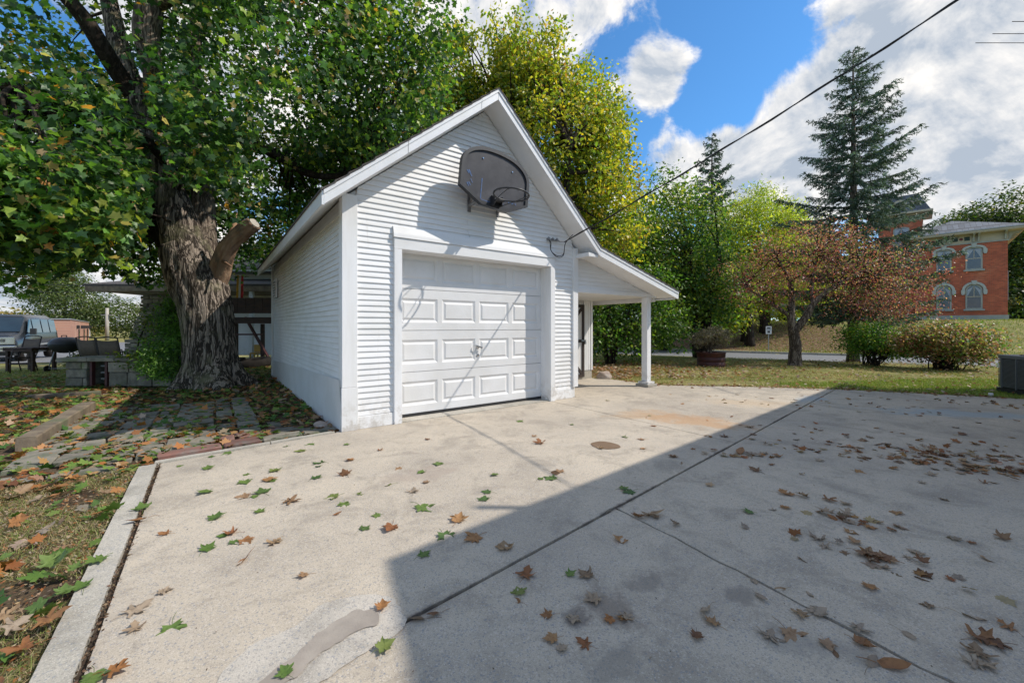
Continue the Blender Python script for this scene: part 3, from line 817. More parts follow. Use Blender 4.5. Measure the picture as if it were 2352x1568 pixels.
# roof: deck with soffit, fascias, shingle courses
def strip(s0, s1, ta, tb, y0, y1):
    z0, z1 = top_z(s0), top_z(s1)
    return [(s0, z0 - tb), (s1, z1 - tb), (s1, z1 - ta), (s0, z0 - ta)]
YB = DEP + .32
mb = MB()
mb.prism([(-.24, bot_z(-.24) + .012), (AX_S, bot_z(AX_S) + .012), (AX_S, top_z(AX_S) - .02), (-.24, top_z(-.24) - .02)], -ovh + .026, YB - .03)
mb.prism([(AX_S, bot_z(AX_S) + .012), (3.98, bot_z(3.98) + .012), (3.98, top_z(3.98) - .02), (AX_S, top_z(AX_S) - .02)], -ovh + .026, YB - .03)
mb.prism([(3.98, bot_z(3.98) + .012), (6.27, bot_z(6.27) + .012), (6.27, top_z(6.27) - .02), (3.98, top_z(3.98) - .02)], -ovh + .026, YB - .03)
mb.build('roof_soffit', M['soffit'], garage)
fa = [(-.27, AX_S * .36 - .05), (AX_S * .36 - .044, AX_S * .86), (AX_S * .86 + .004, AX_S), (AX_S + .002, 3.98), (3.982, 6.30)]
for (a, b) in fa:
    mb = MB(); h0 = .148
    za, zb = top_z(a), top_z(b)
    pa, pb = (a, za - h0), (b, zb - h0)
    if a == -.27: pa = (a + .0, za - h0 - .006)
    mb.prism([pa, pb, (b, zb - .012), (a, za - .012)], -ovh, -ovh + .024)
    mb.build('fascia_board', M['metalw'], garage, bevel=.002)
    MB().prism([(a, za - .046), (b, zb - .046), (b, zb - .004), (a, za - .004)], -ovh - .012, -ovh - .001).build('drip_edge', M['metalw'], garage)
part(MB().prism([(-.287, 2.462), (-.262, 2.462), (-.262, 2.610), (-.287, 2.610)], -ovh, YB), 'fascia_board', M['metalw'])
part(MB().prism([(6.29, 1.76), (6.31, 1.76), (6.31, 1.90), (6.29, 1.90)], -ovh, YB), 'fascia_board', M['metalw'])
# boxed return at the kink
part(MB().prism([(3.74, bot_z(3.98) - .012), (3.97, bot_z(3.98) - .012), (3.97, bot_z(3.98) + .02), (3.74, bot_z(3.98) + .05)], -ovh + .03, -.045), 'eave_return', M['metalw'])
# roof edge and courses of shingles
def shingles(s0, s1, n):
    for i in range(n):
        a = s0 + (s1 - s0) * i / n; b = s0 + (s1 - s0) * (i + 1) / n
        mb = MB(); up = (b if top_z(b) > top_z(a) else a); lo = a if up == b else b
        sg = 1 if up > lo else -1
        w = lo - sg * .012
        poly = [(w, top_z(lo) + .018 - .0), (up, top_z(up) + .006), (up, top_z(up) - .008), (w, top_z(lo) - .004)]
        if sg < 0: poly = poly[::-1]
        m = MB()
        m.prism(poly[::-1], -ovh - .022, YB + .02)
        me = m.mesh('shingle_course', M['shingle'])
        bm = bmesh.new(); bm.from_mesh(me); bmesh.ops.recalc_face_normals(bm, faces=bm.faces); bm.to_mesh(me); bm.free()
        link('shingle_course', me, garage)
shingles(-.29, AX_S, 16); shingles(AX_S, 3.98, 16); shingles(3.98, 6.325, 14)

# porch: ceiling, beams, post, store room behind
part(MB().box(3.80, .10, 1.800, 6.20, 1.60, 1.82), 'porch_ceiling', M['soffit'])
part(MB().box(3.80, .005, 1.790, 6.19, .088, 1.858), 'porch_beam', M['paint'], bevel=.003)
part(MB().box(6.12, .089, 1.715, 6.21, YB - .4, 1.797), 'porch_beam', M['paint'], bevel=.003)
part(MB().box(6.215, -.3, 1.745, 6.29, YB - .05, 1.765), 'eave_soffit', M['soffit'])
post = part(MB().box(5.795, .0, .10, 5.925, .13, 1.788), 'porch_post', M['paintv'], bevel=.004)
part(MB().box(5.71, -.085, 0, 6.01, .215, .050), 'post_base', M['kerb'], post, bevel=.006)
part(MB().box(5.745, -.05, .051, 5.975, .18, .098), 'post_base', M['paintv'], post, bevel=.004)
# store room front wall: vertical boards and brace door
YS = 1.60
part(MB().box(3.81, YS + .03, .18, 5.94, YS + .10, 1.799), 'store_wall', M['paintd'])
part(MB().box(5.86, YS + .1, .0, 5.94, DEP - .1, 1.79), 'store_wall', M['paintd'])
for k in range(3):
    part(MB().box(5.675 + k * .075, YS, .19, 5.745 + k * .075, YS + .028, 1.798), 'wall_board', M['paintv'], bevel=.003)
part(MB().box(5.905, YS - .012, .19, 5.962, YS + .06, 1.798), 'corner_board', M['paintv'], bevel=.003)
part(MB().box(3.81, YS + .004, 0, 5.945, YS + .12, .178), 'foundation_block', M['kerb'])
for k in range(8):
    part(MB().box(3.82 + k * .12, YS, .19, 3.935 + k * .12, YS + .028, 1.798), 'wall_board', M['paintv'])
sd = part(MB().box(4.80, YS - .01, .05, 5.66, YS + .026, 1.70), 'store_door', M['paintd'])
for a in (4.80, 5.595):
    part(MB().box(a, YS - .036, .05, a + .065, YS - .011, 1.70), 'door_stile', M['brown_trim'], sd)
for zz in (.05, .84, 1.635):
    part(MB().box(4.866, YS - .034, zz, 5.594, YS - .011, zz + .065), 'door_rail', M['brown_trim'], sd)
for (a, b) in (((4.9, .92), (5.59, 1.62)), ((5.59, .12), (4.9, .82))):
    part(MB().bar((a[0], YS - .022, a[1]), (b[0], YS - .022, b[1]), .022, .065, (0, 0, 1)), 'door_brace', M['brown_trim'], sd)
mb = MB(); mb.box(5.55, YS - .050, .86, 5.70, YS - .037, .90); mb.box(5.64, YS - .075, .80, 5.68, YS - .05, .86)
mb.tube([(5.645, YS - .06, .85), (5.645, YS - .06, .885), (5.66, YS - .06, .9), (5.675, YS - .06, .885), (5.675, YS - .06, .85)], .005, 6)
mb.build('hasp_and_padlock', M['steel'], sd)
part(MB().box(5.2, YS - .06, 1.735, 5.42, YS - .005, 1.795), 'lamp_block', M['paintd'])
# hatch in the gable and small vent at the back of the side wall
mb = MB()
for (a, b, c, d) in ((1.70, 3.70, 2.16, 3.715), (1.70, 3.40, 1.715, 3.70)):
    mb.box(a, -.026, b, c, -.018, d)
mb.box(1.715, -.021, 3.38, 2.16, -.014, 3.70)
mb.build('gable_hatch', M['paintd'], garage)
vt = part(MB().box(-.045, 5.6, 1.86, -.012, 6.02, 2.28), 'side_vent', M['paintd'])
for k in range(6): part(MB().bar((-.050, 5.63, 1.91 + k * .06), (-.050, 5.99, 1.91 + k * .06), .03, .008, (0.5, 0, 1)), 'vent_slat', M['steel'], vt)

# ------------------------------------------------------------------ basketball hoop on the gable
hoop = thing('basketball_hoop', 'dark grey fan-shaped basketball backboard with bare black rim bracketed on the garage gable', 'basketball hoop', gw(1.91, -.316, 3.09), GANG)
rot = Matrix.Rotation(R(5.5), 4, 'Y')
def fan(sc_=1.0, inset=0.0):
    W, zb, zs, yb, pk = .55 - inset, -.28 + inset, .19, -.12 + inset * .3, .50 - inset
    pts = [(-W, yb), (-.22 + inset * .2, zb), (.22 - inset * .2, zb), (W, yb), (W, zs - inset * .3)]
    for k in range(1, 20):
        a = math.pi * k / 20
        pts.append((W * math.copysign(abs(math.cos(a)) ** .85, math.cos(a)), zs + (pk - zs) * math.sin(a) ** .95))
    pts.append((-W, zs - inset * .3))
    return pts
b_ = MB().prism(fan(), -.02, .02); b_.xf(rot); bb = b_.build('backboard', M['board'], hoop, bevel=.008)
def ring(i0, i1, y0, y1):
    A, B = fan(inset=i0), fan(inset=i1); n = len(A)
    vs = [(p[0], y0, p[1]) for p in A] + [(p[0], y0, p[1]) for p in B] + [(p[0], y1, p[1]) for p in A] + [(p[0], y1, p[1]) for p in B]
    fs = []
    for k in range(n):
        j = (k + 1) % n
        fs += [(k, j, n + j, n + k), (k, 2 * n + k, 2 * n + j, j), (n + k, n + j, 3 * n + j, 3 * n + k), (2 * n + k, 3 * n + k, 3 * n + j, 2 * n + j)]
    return MB().add(vs, fs)
ring(-.004, .042, -.040, .028).xf(rot).build('backboard_edge', M['black'], bb)
mb = MB()      # faded shooting square and mark, printed flat
for a in ((-.235, -.23, -.222, .06), (-.235, -.23, -.02, -.216), (.06, -.2, .17, -.19)):
    mb.box(a[0], -.0235, a[1], a[2], -.0225, a[3])
for k, (x, z1_) in enumerate(((-.46, .10), (-.435, .11), (-.415, .07), (-.40, .0), (-.425, -.05), (-.45, -.06))):
    mb.bar((x, -.023, z1_), (x + .03, -.023, z1_ - .035 - .01 * (k % 2)), .001, .016, (0, 0, 1))
for k in range(9): mb.box(.1 + k * .03, -.0235, -.15 + (k % 2) * .01, .118 + k * .03, -.0225, -.12)
mb.xf(rot); mb.build('blue_markings', M['blue'], bb)
mb = MB()
for x, z1_ in ((-.24, .33), (.25, .3), (-.1, -.2), (.1, -.2)): mb.box(x - .008, -.03, z1_ - .008, x + .008, -.021, z1_ + .008)
mb.xf(rot); mb.build('bolts', M['chrome'], bb)
cx, cy, cz = .0, -.40, -.20
rimpts = [(cx + .2285 * math.cos(2 * math.pi * k / 40), cy + .2285 * math.sin(2 * math.pi * k / 40), cz) for k in range(41)]
rim = MB().tube(rimpts, .0115, 8, False).xf(rot).build('rim', M['black'], hoop, True)
mb = MB()
for k in range(12):
    a = 2 * math.pi * (k + .5) / 12
    p = Vector((cx + .2285 * math.cos(a), cy + .2285 * math.sin(a), cz)); t = Vector((-math.sin(a), math.cos(a), 0)) * .014
    mb.tube([p - t, p - t * .8 + Vector((0, 0, -.022)), p + t * .8 + Vector((0, 0, -.022)), p + t], .0028, 5)
mb.xf(rot).build('net_hook', M['black'], rim)
mb = MB(); mb.box(-.07, -.055, -.27, .07, -.022, -.13); mb.box(-.06, -.18, -.215, .06, -.05, -.2)
mb.box(-.066, -.12, -.27, -.058, -.05, -.14); mb.box(.058, -.12, -.27, .066, -.05, -.14)
mb.tube([(-.05, -.06, -.262), (-.13, -.32, -.23), (-.16, -.56, -.208)], .006, 6); mb.tube([(.05, -.06, -.262), (.13, -.32, -.23), (.16, -.56, -.208)], .006, 6)
mb.xf(rot).build('rim_bracket', M['black'], hoop)
mb = MB()
for x in (-.24, .24):
    mb.bar((x, .02, .15), (x, .29, .15), .04, .02); mb.bar((x, .02, -.18), (x, .29, -.22), .04, .02); mb.bar((x, .285, -.3), (x, .285, .3), .01, .05, (1, 0, 0))
mb.bar((-.24, .03, .15), (-.24, .28, -.22), .03, .012); mb.bar((.24, .03, .15), (.24, .28, -.22), .03, .012)
mb.build('wall_mount', M['steel'], hoop)

# ------------------------------------------------------------------ service cable
A = gw(3.42, -.10, 2.58); B = Vector((5.20, 2.88, 4.86))
pts = []
for k in range(41):
    t = k / 40; p = A.lerp(B, t); p.z -= .10 * 4 * t * (1 - t); pts.append(p)
cbm = MB().tube(pts, .008, 8)
pts2 = [p + Vector((math.cos(k * .9) * .013, 0, math.sin(k * .9) * .013)) for k, p in enumerate(pts)]
cbm.tube(pts2, .0055, 6); cb = cbm.build('service_cable', M['cable'], None, True)
tag(cb, 'black overhead power cable running up from the garage gable toward the upper right', 'cable')
mb = MB()
for off_ in (0, .02):
    c0 = A + Vector((.12, -.10, .09)) * (1 + off_ * 3)
    lp = [c0, A + Vector((.02, -.0, -.02)), A + U * (-.02) + Vector((0, 0, -.20 - off_)), A + U * (-.16) + Vector((0, 0, -.24 - off_)), A + U * (-.29) + Vector((0, 0, -.17)), A + U * (-.31 + off_) + Vector((0, 0, -.05)), gw(3.14, -.03, 2.60)]
    sm = []
    for i in range(len(lp) - 1):
        p0, p1, p2, p3 = lp[max(i - 1, 0)], lp[i], lp[i + 1], lp[min(i + 2, len(lp) - 1)]
        for k in range(6):
            t = k / 6; sm.append(.5 * ((2 * p1) + (p2 - p0) * t + (2 * p0 - 5 * p1 + 4 * p2 - p3) * t * t + (3 * p1 - p0 - 3 * p2 + p3) * t ** 3))
    mb.tube(sm + [lp[-1]], .006, 6)
mb.build('drip_loop', M['cable'], cb, True)
mb = MB()
for s_ in (3.13, 3.22, 3.31): 
    p = gw(s_, -.045, 2.61); mb.tube([p - Vv * .02, p + Vv * .05], .016, 8); mb.tube([p - Vector((0, 0, .02)), p + Vector((0, 0, .025))], .012, 6)
mb.bar(gw(3.10, -.04, 2.585), gw(3.36, -.04, 2.60), .02, .014); mb.tube([gw(3.36, -.03, 2.59), A], .006, 6)
mb.build('cable_bracket', M['steel'], cb)
# ------------------------------------------------------------------ foliage tools
def tmpl(half, centre, curl=.25, fold=.12):
    """leaf outline from its right half (stem base ... tip), fan from centre"""
    pts = list(half) + [(-x, y) for x, y in half[-2:0:-1]]
    P = [centre] + pts
    T = np.array([(x, y, -curl * (y - centre[1]) ** 2 - fold * abs(x) * 1.0 + .05 * ((i * 7) % 3 - 1)) for i, (x, y) in enumerate(P)], np.float32)
    n = len(pts)
    F_ = np.array([(0, 1 + i, 1 + (i + 1) % n) for i in range(n)], np.int32)
    return T, F_
T_MAPLE = tmpl([(0, 0), (.38, -.04), (.28, .20), (.56, .44), (.24, .56), (0, 1.0)], (0, .38))
T_MAPLE_HI = tmpl([(0, 0), (.10, -.07), (.36, -.10), (.31, .03), (.42, .12), (.30, .19), (.50, .30), (.60, .50), (.44, .46), (.30, .50), (.33, .66), (.19, .62), (.12, .80), (0, 1.0)], (0, .32), .22, .16)
T_OVAL = tmpl([(0, 0), (.20, .25), (.22, .55), (0, 1.0)], (0, .45), .3, .3)
T_LANCE = tmpl([(0, 0), (.14, .35), (0, 1.0)], (0, .4), .4, .35)
T_QUAD = (np.array([(0, 0, 0), (.24, .45, -.05), (0, 1, -.12), (-.24, .45, -.05)], np.float32), np.array([(0, 1, 2, 3)], np.int32))
T_NEEDLE = (np.array([(-.10, 0, 0), (.10, 0, 0), (.0, 1, 0)], np.float32), np.array([(0, 1, 2)], np.int32))

def unit(a): return a / np.maximum(np.linalg.norm(a, axis=-1, keepdims=True), 1e-9)
def scatter(T, pos, nrm, fwd, size, name, mat, col):
    """place template with +y along fwd, +z along nrm"""
    V_, F_ = T
    z = unit(nrm); x = unit(np.cross(fwd, z)); y = np.cross(z, x)
    s = size[:, None, None]
    P = pos[:, None, :] + s * (V_[None, :, 0:1] * x[:, None, :] + V_[None, :, 1:2] * y[:, None, :] + V_[None, :, 2:3] * z[:, None, :])
    n, m = len(pos), len(V_)
    FF = (F_[None] + (np.arange(n) * m)[:, None, None]).reshape(-1, F_.shape[1])
    C_ = np.repeat(col, m, axis=0)
    return np_mesh(name, P.reshape(-1, 3), FF, mat, C_)
def inpoly(px, py, poly):
    r = np.zeros(px.shape, bool); n = len(poly)
    for i in range(n):
        x1, y1 = poly[i]; x2, y2 = poly[(i + 1) % n]
        c = ((y1 > py) != (y2 > py)) & (px < (x2 - x1) * (py - y1) / (y2 - y1 + 1e-12) + x1)
        r ^= c
    return r
def blob_points(blobs, n, shell=.5):
    w = np.array([b[2] for b in blobs], float); w /= w.sum()
    k = rng.choice(len(blobs), n, p=w)
    C_ = np.array([b[0] for b in blobs], float)[k]; Rr = np.array([b[1] for b in blobs], float)[k]
    d = unit(rng.normal(size=(n, 3)))
    r = (shell + (1 - shell) * rng.random(n) ** .7)[:, None]
    r = r * (1 + .16 * np.sin(d[:, 0:1] * 5 + k[:, None] * 1.7) * np.cos(d[:, 2:3] * 6 + d[:, 1:2] * 4))
    return C_ + d * Rr * r, d
def pal_cols(palette, n, idx=None):
    ws = np.array([p[1] for p in palette], float); ws /= ws.sum()
    k = rng.choice(len(palette), n, p=ws) if idx is None else idx
    c = np.array([p[0] for p in palette], float)[k]
    return c * rng.uniform(.75, 1.25, (n, 1)) * rng.uniform(.92, 1.08, (n, 3)), k
def crown(parent, T, mat, blobs, nclump, per, cr, size, palette, clump_mix=.6, shell=.5, droop=.0, up=.55, keep=None, flat=.55, name='foliage', upright=False):
    cc, d = blob_points(blobs, nclump, shell)
    if keep is not None:
        k = keep(cc); cc, d = cc[k], d[k]
    n = len(cc) * per
    ci = np.repeat(np.arange(len(cc)), per)
    o = rng.normal(size=(n, 3)) * cr * np.array([1, 1, flat])
    pos = cc[ci] + o
    dd = d[ci]
    if keep is not None:
        k = keep(pos); pos, ci, o, dd = pos[k], ci[k], o[k], dd[k]
    n = len(pos)
    nr = unit(rng.normal(size=(n, 3))) * .75 + np.array([0, 0, up]) + dd * .35
    fw = unit(rng.normal(size=(n, 3))) + np.array([0, 0, -droop]) + dd * .4
    sz = size * rng.uniform(.65, 1.2, n)
    c1, kk = pal_cols(palette, len(cc))
    c2, _ = pal_cols(palette, n)
    use = (rng.random(n) < clump_mix)[:, None]
    col = np.where(use, c1[ci] * rng.uniform(.8, 1.2, (n, 1)), c2)
    me = scatter(T, pos, nr, fw, sz, name, mat, col)
    o_ = link(name, me, parent, 'stuff')
    if parent is not None: o_.matrix_parent_inverse = Matrix.Translation(parent.location).inverted() if parent.rotation_euler.z == 0 else parent.matrix_world.inverted()
    return cc, o_
def pinv(o, parent):
    o.matrix_parent_inverse = (Matrix.Translation(parent.location) @ Matrix.Rotation(parent.rotation_euler.z, 4, 'Z')).inverted(); return o
def curve_pts(a, b, sag, n=7, jit=.0):
    a, b = Vector(a), Vector(b); out = []
    for i in range(n + 1):
        t = i / n; p = a.lerp(b, t); p.z += sag * 4 * t * (1 - t)
        if 0 < i < n and jit: p += Vector((random.gauss(0, jit), random.gauss(0, jit), random.gauss(0, jit * .6)))
        out.append(p)
    return out
def limbs(parent, starts, targets, mat, r0=.07, sag=.2, sides=6, name='branch', jit=.05):
    """thin boughs from limb points to foliage clumps, all in one part"""
    mb = MB()
    for t in targets:
        t = Vector(t); s = min(starts, key=lambda q: (Vector(q) - t).length + random.random() * .8)
        L_ = (t - Vector(s)).length
        pts = curve_pts(s, t, sag * L_ * .25, 6, jit * L_ * .25)
        mb.tube(pts, [r0 * (1 - .88 * i / 6) for i in range(7)], sides, False)
    o = mb.build(name, mat, parent, True, kind='stuff'); return pinv(o, parent)

GREENS = [((.032, .08, .026), 4.5), ((.07, .15, .04), 4), ((.14, .27, .05), 3), ((.34, .42, .07), 1.7), ((.50, .38, .20), .6), ((.58, .26, .06), .22)]

# ------------------------------------------------------------------ the big maple
def vpath(lst):    # (px, py, Y, r)
    return [at(a, b, c) for a, b, c, r in lst], [r for *_, r in lst]
mp_loc = (-6.12, 8.35, 0)
maple = thing('maple_tree', 'massive old maple with ridged trunk, sawn-off limb and wide green canopy left of the garage', 'tree', mp_loc)
def smooth_path(P, Rd, k=4):
    out, ro = [], []
    for i in range(len(P) - 1):
        p0, p1, p2, p3 = P[max(i - 1, 0)], P[i], P[i + 1], P[min(i + 2, len(P) - 1)]
        for j in range(k):
            t = j / k
            out.append(.5 * ((2 * p1) + (p2 - p0) * t + (2 * p0 - 5 * p1 + 4 * p2 - p3) * t * t + (3 * p1 - p0 - 3 * p2 + p3) * t ** 3))
            ro.append(Rd[i] + (Rd[i + 1] - Rd[i]) * t)
    return out + [P[-1]], ro + [Rd[-1]]
def bark_tube(path, name, mat, parent, sides=40, amp=.05, freq=7.0, k=6, flare=False):
    P, Rd = vpath(path); P, Rd = smooth_path(P, Rd, k)
    def wob(i, a, p):
        q = Vector((math.cos(a) * freq * .5, math.sin(a) * freq * .5, p.z * .9))
        w = 1 + amp * 1.2 * mnoise.noise(q * .6)
        rg = mnoise.noise(Vector((math.cos(a) * freq * 1.6, math.sin(a) * freq * 1.6, p.z * 2.6 + 3)))
        w += amp * (1 - abs(rg) * 3.2)
        if flare:
            f = max(0, 1 - p.z / .7)
            w += f * f * (.25 + .20 * math.sin(a * 5 + 1) + .12 * math.sin(a * 8))
        return w
    mb = MB().tube(P, Rd, sides, True, wob)
    return pinv(mb.build(name, mat, parent, True), parent), P
trunk, tp = bark_tube([(492, 905, 8.3, .58), (490, 885, 8.3, .54), (485, 840, 8.3, .455), (481, 770, 8.3, .425), (473, 710, 8.3, .44), (457, 655, 8.3, .47), (440, 610, 8.3, .46), (425, 565, 8.3, .40)],
                  'trunk', M['bark'], maple, 64, .055, 9, 8, True)
limA, pA = bark_tube([(440, 615, 8.3, .36), (424, 560, 8.28, .36), (408, 500, 8.25, .32), (386, 430, 8.2, .265), (366, 370, 8.15, .23), (343, 300, 8.1, .20), (318, 230, 8.0, .20), (285, 150, 7.9, .17), (262, 60, 7.9, .15), (240, -60, 8, .11), (225, -200, 8.2, .06)],
               'limb', M['bark'], maple, 32, .05, 7, 5)
limB, pB = bark_tube([(466, 640, 8.45, .22), (470, 570, 8.6, .23), (468, 500, 8.7, .215), (465, 430, 8.8, .20), (457, 350, 9.0, .18), (446, 260, 9.2, .2), (440, 160, 9.4, .17), (450, 60, 9.6, .14), (470, -80, 9.8, .1), (480, -220, 10, .05)],
               'limb', M['bark2'], maple, 28, .05, 7, 5)
limC, pC = bark_tube([(415, 600, 8.3, .19), (375, 545, 8.5, .18), (348, 500, 8.7, .16), (330, 440, 9.0, .14), (300, 380, 9.4, .12), (240, 330, 9.8, .1), (150, 290, 10.2, .07), (60, 240, 10.6, .04)],
               'limb', M['barkd'], maple, 16, .04, 7, 4)
limD, pD = bark_tube([(318, 235, 8.0, .15), (272, 170, 7.7, .145), (235, 110, 7.4, .14), (205, 60, 7.2, .13), (170, 15, 7.0, .12), (130, -30, 6.8, .11), (40, -120, 6.4, .07)],
               'limb', M['barkd'], maple, 16, .05, 7, 4)
limE, pE = bark_tube([(375, 400, 8.15, .12), (365, 300, 7.9, .13), (350, 150, 7.5, .16), (336, 90, 7.4, .19), (340, 40, 7.4, .20), (352, 5, 7.4, .18), (400, -10, 7.4, .13), (470, -20, 7.5, .10), (560, -40, 7.8, .06)],
               'limb', M['bark2'], maple, 16, .05, 7, 4)
limF, pF = bark_tube([(455, 300, 9.1, .13), (520, 310, 9.4, .12), (600, 340, 9.7, .11), (660, 372, 9.9, .10), (705, 398, 10.0, .09), (770, 405, 10.2, .07), (850, 380, 10.5, .04)],
               'limb', M['barkd'], maple, 12, .04, 7, 4)
limG, pG = bark_tube([(398, 380, 8.1, .10), (300, 300, 7.4, .09), (200, 260, 6.8, .07), (100, 230, 6.3, .055), (20, 190, 6.0, .04)],
               'limb', M['barkd'], maple, 12, .04, 7, 4)
stub, pS = bark_tube([(470, 720, 8.5, .10), (486, 672, 8.42, .17), (503, 625, 8.32, .165), (514, 588, 8.15, .135), (530, 556, 8.1, .135), (555, 534, 8.05, .125), (584, 512, 8.0, .115)],
               'sawn_limb', M['stubwood'], maple, 32, .22, 8, 6)
mb = MB(); e, e2 = pS[-1], (pS[-1] - pS[-2]).normalized()
mb.tube([e - e2 * .02, e + e2 * .012], [.108, .104], 20); pinv(mb.build('sawn_face', M['woodpole'], maple), maple)
mb = MB(); mb.tube([at(524, 560, 8.1), at(533, 530, 8.1), at(548, 490, 8.1)], [.06, .05, .03], 10); mb.tube([at(512, 600, 8.05), at(532, 612, 7.95)], [.035, .012], 8)
pinv(mb.build('broken_stub', M['cutwood'], maple, True), maple)

GAR_POLY = [(560, 660), (742, 452), (1145, 215), (1400, 560), (1560, 665), (1560, 1000), (560, 1000)]
def low_line(px):
    return np.interp(px, [-400, 0, 70, 120, 200, 285, 330, 430, 520, 600, 760, 1140], [640, 668, 690, 640, 612, 640, 665, 655, 655, 632, 560, 300])
def keep_maple(P):
    px, py = proj(P)
    bad = inpoly(px, py, GAR_POLY) & (P[:, 1] < 12)
    bad |= (py > low_line(px) + rng.normal(0, 5, len(px))) & (P[:, 1] < 18) & (px > -600)
    bad |= (P[:, 1] < 4.4)
    # clear of the lit face of the trunk
    bad |= inpoly(px, py, [(352, 405), (500, 452), (470, 560), (585, 500), (610, 540), (540, 900), (400, 800), (330, 560)]) & (P[:, 1] < 8.8)
    s_ = (P[:, 0] + 1.955) * .8035 + (P[:, 1] - 4.65) * .5953; v_ = -(P[:, 0] + 1.955) * .5953 + (P[:, 1] - 4.65) * .8035
    bad |= (s_ > -.5) & (s_ < 4.5) & (v_ > -1.2) & (v_ < 7.2) & (P[:, 2] < 5.0)
    bad |= (px > np.interp(py, [-200, 250, 400], [1120, 1030, 1000]) + rng.normal(0, 25, len(px)))
    # the gap in the canopy that lets the sun reach the trunk
    t = (P[:, 0] + 6.05) / SDIR.x; ty, tz_ = P[:, 1] - SDIR.y * t, P[:, 2] - SDIR.z * t
    bad |= (t > .15) & (ty > 7.35) & (ty < 8.75) & (tz_ > .6) & (tz_ < 3.9)
    bad |= inpoly(px, py, [(60, 0), (150, 0), (240, 70), (330, 215), (385, 400), (352, 400), (300, 250), (215, 120)]) & (P[:, 1] < 8.3) & (rng.random(len(px)) < .88)
    bad |= inpoly(px, py, [(325, 230), (375, 240), (420, 330), (455, 405), (500, 452), (350, 420), (335, 330)]) & (P[:, 1] < 8.4) & (rng.random(len(px)) < .3)
    bad |= inpoly(px, py, [(425, 60), (470, 60), (490, 300), (500, 452), (440, 400)]) & (P[:, 1] < 9.0) & (rng.random(len(px)) < .2)
    bad |= inpoly(px, py, [(215, 0), (300, 0), (330, 120), (345, 230), (300, 230)]) & (P[:, 1] < 8.2) & (rng.random(len(px)) < .7)
    bad |= inpoly(px, py, [(320, 0), (400, 0), (370, 90), (330, 90)]) & (P[:, 1] < 7.8) & (rng.random(len(px)) < .8)
    return ~bad
MAPLE_BLOBS = [((-6.0, 9.6, 6.8), (4.6, 4.0, 3.8), 4.4), ((-8.0, 7.4, 4.3), (3.2, 2.0, 2.2), 2.0), ((-3.0, 10.6, 6.4), (3.0, 2.8, 3.6), 3.4),
               ((-5.0, 6.8, 4.1), (2.2, 1.1, 1.3), .9), ((-9.4, 8.6, 3.2), (3.2, 2.6, 1.7), 1.5), ((-6.6, 5.4, 2.9), (1.8, .8, .95), 1.0),
               ((-4.6, 12.0, 4.5), (2.8, 2.0, 2.4), 1.4), ((-8.5, 12.5, 4.6), (4.2, 2.4, 2.6), 1.3), ((-6.0, 8.2, 10.0), (4.0, 3.6, 2.2), 1.0)]
mcc, mfol = crown(maple, T_MAPLE, M['leaf'], MAPLE_BLOBS, 3300, 30, .27, .118, GREENS, .55, .35, .5, .5, keep_maple)
sts = pA[8:] + pB[6:] + pC[4:] + pD[4:] + pE[6:] + pF[2:] + pG[4:]
sel = [mcc[i] for i in rng.choice(len(mcc), 230, replace=False)]
limbs(maple, sts, sel, M['barkd'], .035, .25, 5)

# ------------------------------------------------------------------ generic broadleaf tree
def tree(name, label, base, height_trunk, tr, blobs, T, mat, nclump, per, cr, size, palette, bark, group=None, keep=None, nlimb=30, stems=1, droop=.3, lean=(0, 0), shell=.45, flat=.6, up=.5, mix=.6, cat='tree', spread=.3):
    o = thing(name, label, cat, base, 0, group)
    bx, by, bz = base
    cc, f = crown(o, T, mat, blobs, nclump, per, cr, size, palette, mix, shell, droop, up, keep, flat)
    starts = []
    for k in range(stems):
        a = 2 * math.pi * k / max(stems, 1) + .7; off_ = spread if stems > 1 else 0
        b0 = Vector((bx + math.cos(a) * tr * .9 * (stems > 1), by + math.sin(a) * tr * .9 * (stems > 1), bz - .1))
        top = Vector((bx + lean[0] + math.cos(a) * off_ * height_trunk * .6, by + lean[1] + math.sin(a) * off_ * height_trunk * .6, bz + height_trunk))
        pts = curve_pts(b0, top, 0, 8, .03 * height_trunk * .4)
        mb = MB().tube(pts, [tr * (1.25 if i == 0 else 1 - .55 * i / 8) for i in range(9)], 12, True)
        pinv(mb.build('trunk', bark, o, True), o)
        starts += pts[4:]
    if nlimb:
        sel = [cc[i] for i in rng.choice(len(cc), min(nlimb, len(cc)), replace=False)]
        limbs(o, starts, sel, bark, tr * .38, .3, 5)
    return o
YEL = [((.20, .28, .04), 3), ((.36, .40, .05), 3), ((.56, .50, .05), 2.6), ((.70, .54, .06), 1.8), ((.11, .18, .03), 1.4), ((.40, .22, .06), .5)]
def keep_garage(P):
    px, py = proj(P)
    s_ = (P[:, 0] + 1.955) * .8035 + (P[:, 1] - 4.65) * .5953; v_ = -(P[:, 0] + 1.955) * .5953 + (P[:, 1] - 4.65) * .8035
    return ~((s_ > -.6) & (s_ < 6.6) & (v_ > -1.5) & (v_ < 7.3))
HSHOOT = [((-2.6 + 6.6 * k / 33, 14.3 + .4 * math.sin(k * 3.1), 10.7 - .20 * max(0, -1.2 + 6.6 * k / 33 - 1.4) ** 2 + .9 * math.sin(k * 2.3) + .4 * math.sin(k * 5.1)), (.13, .13, .75), .10) for k in range(34)]
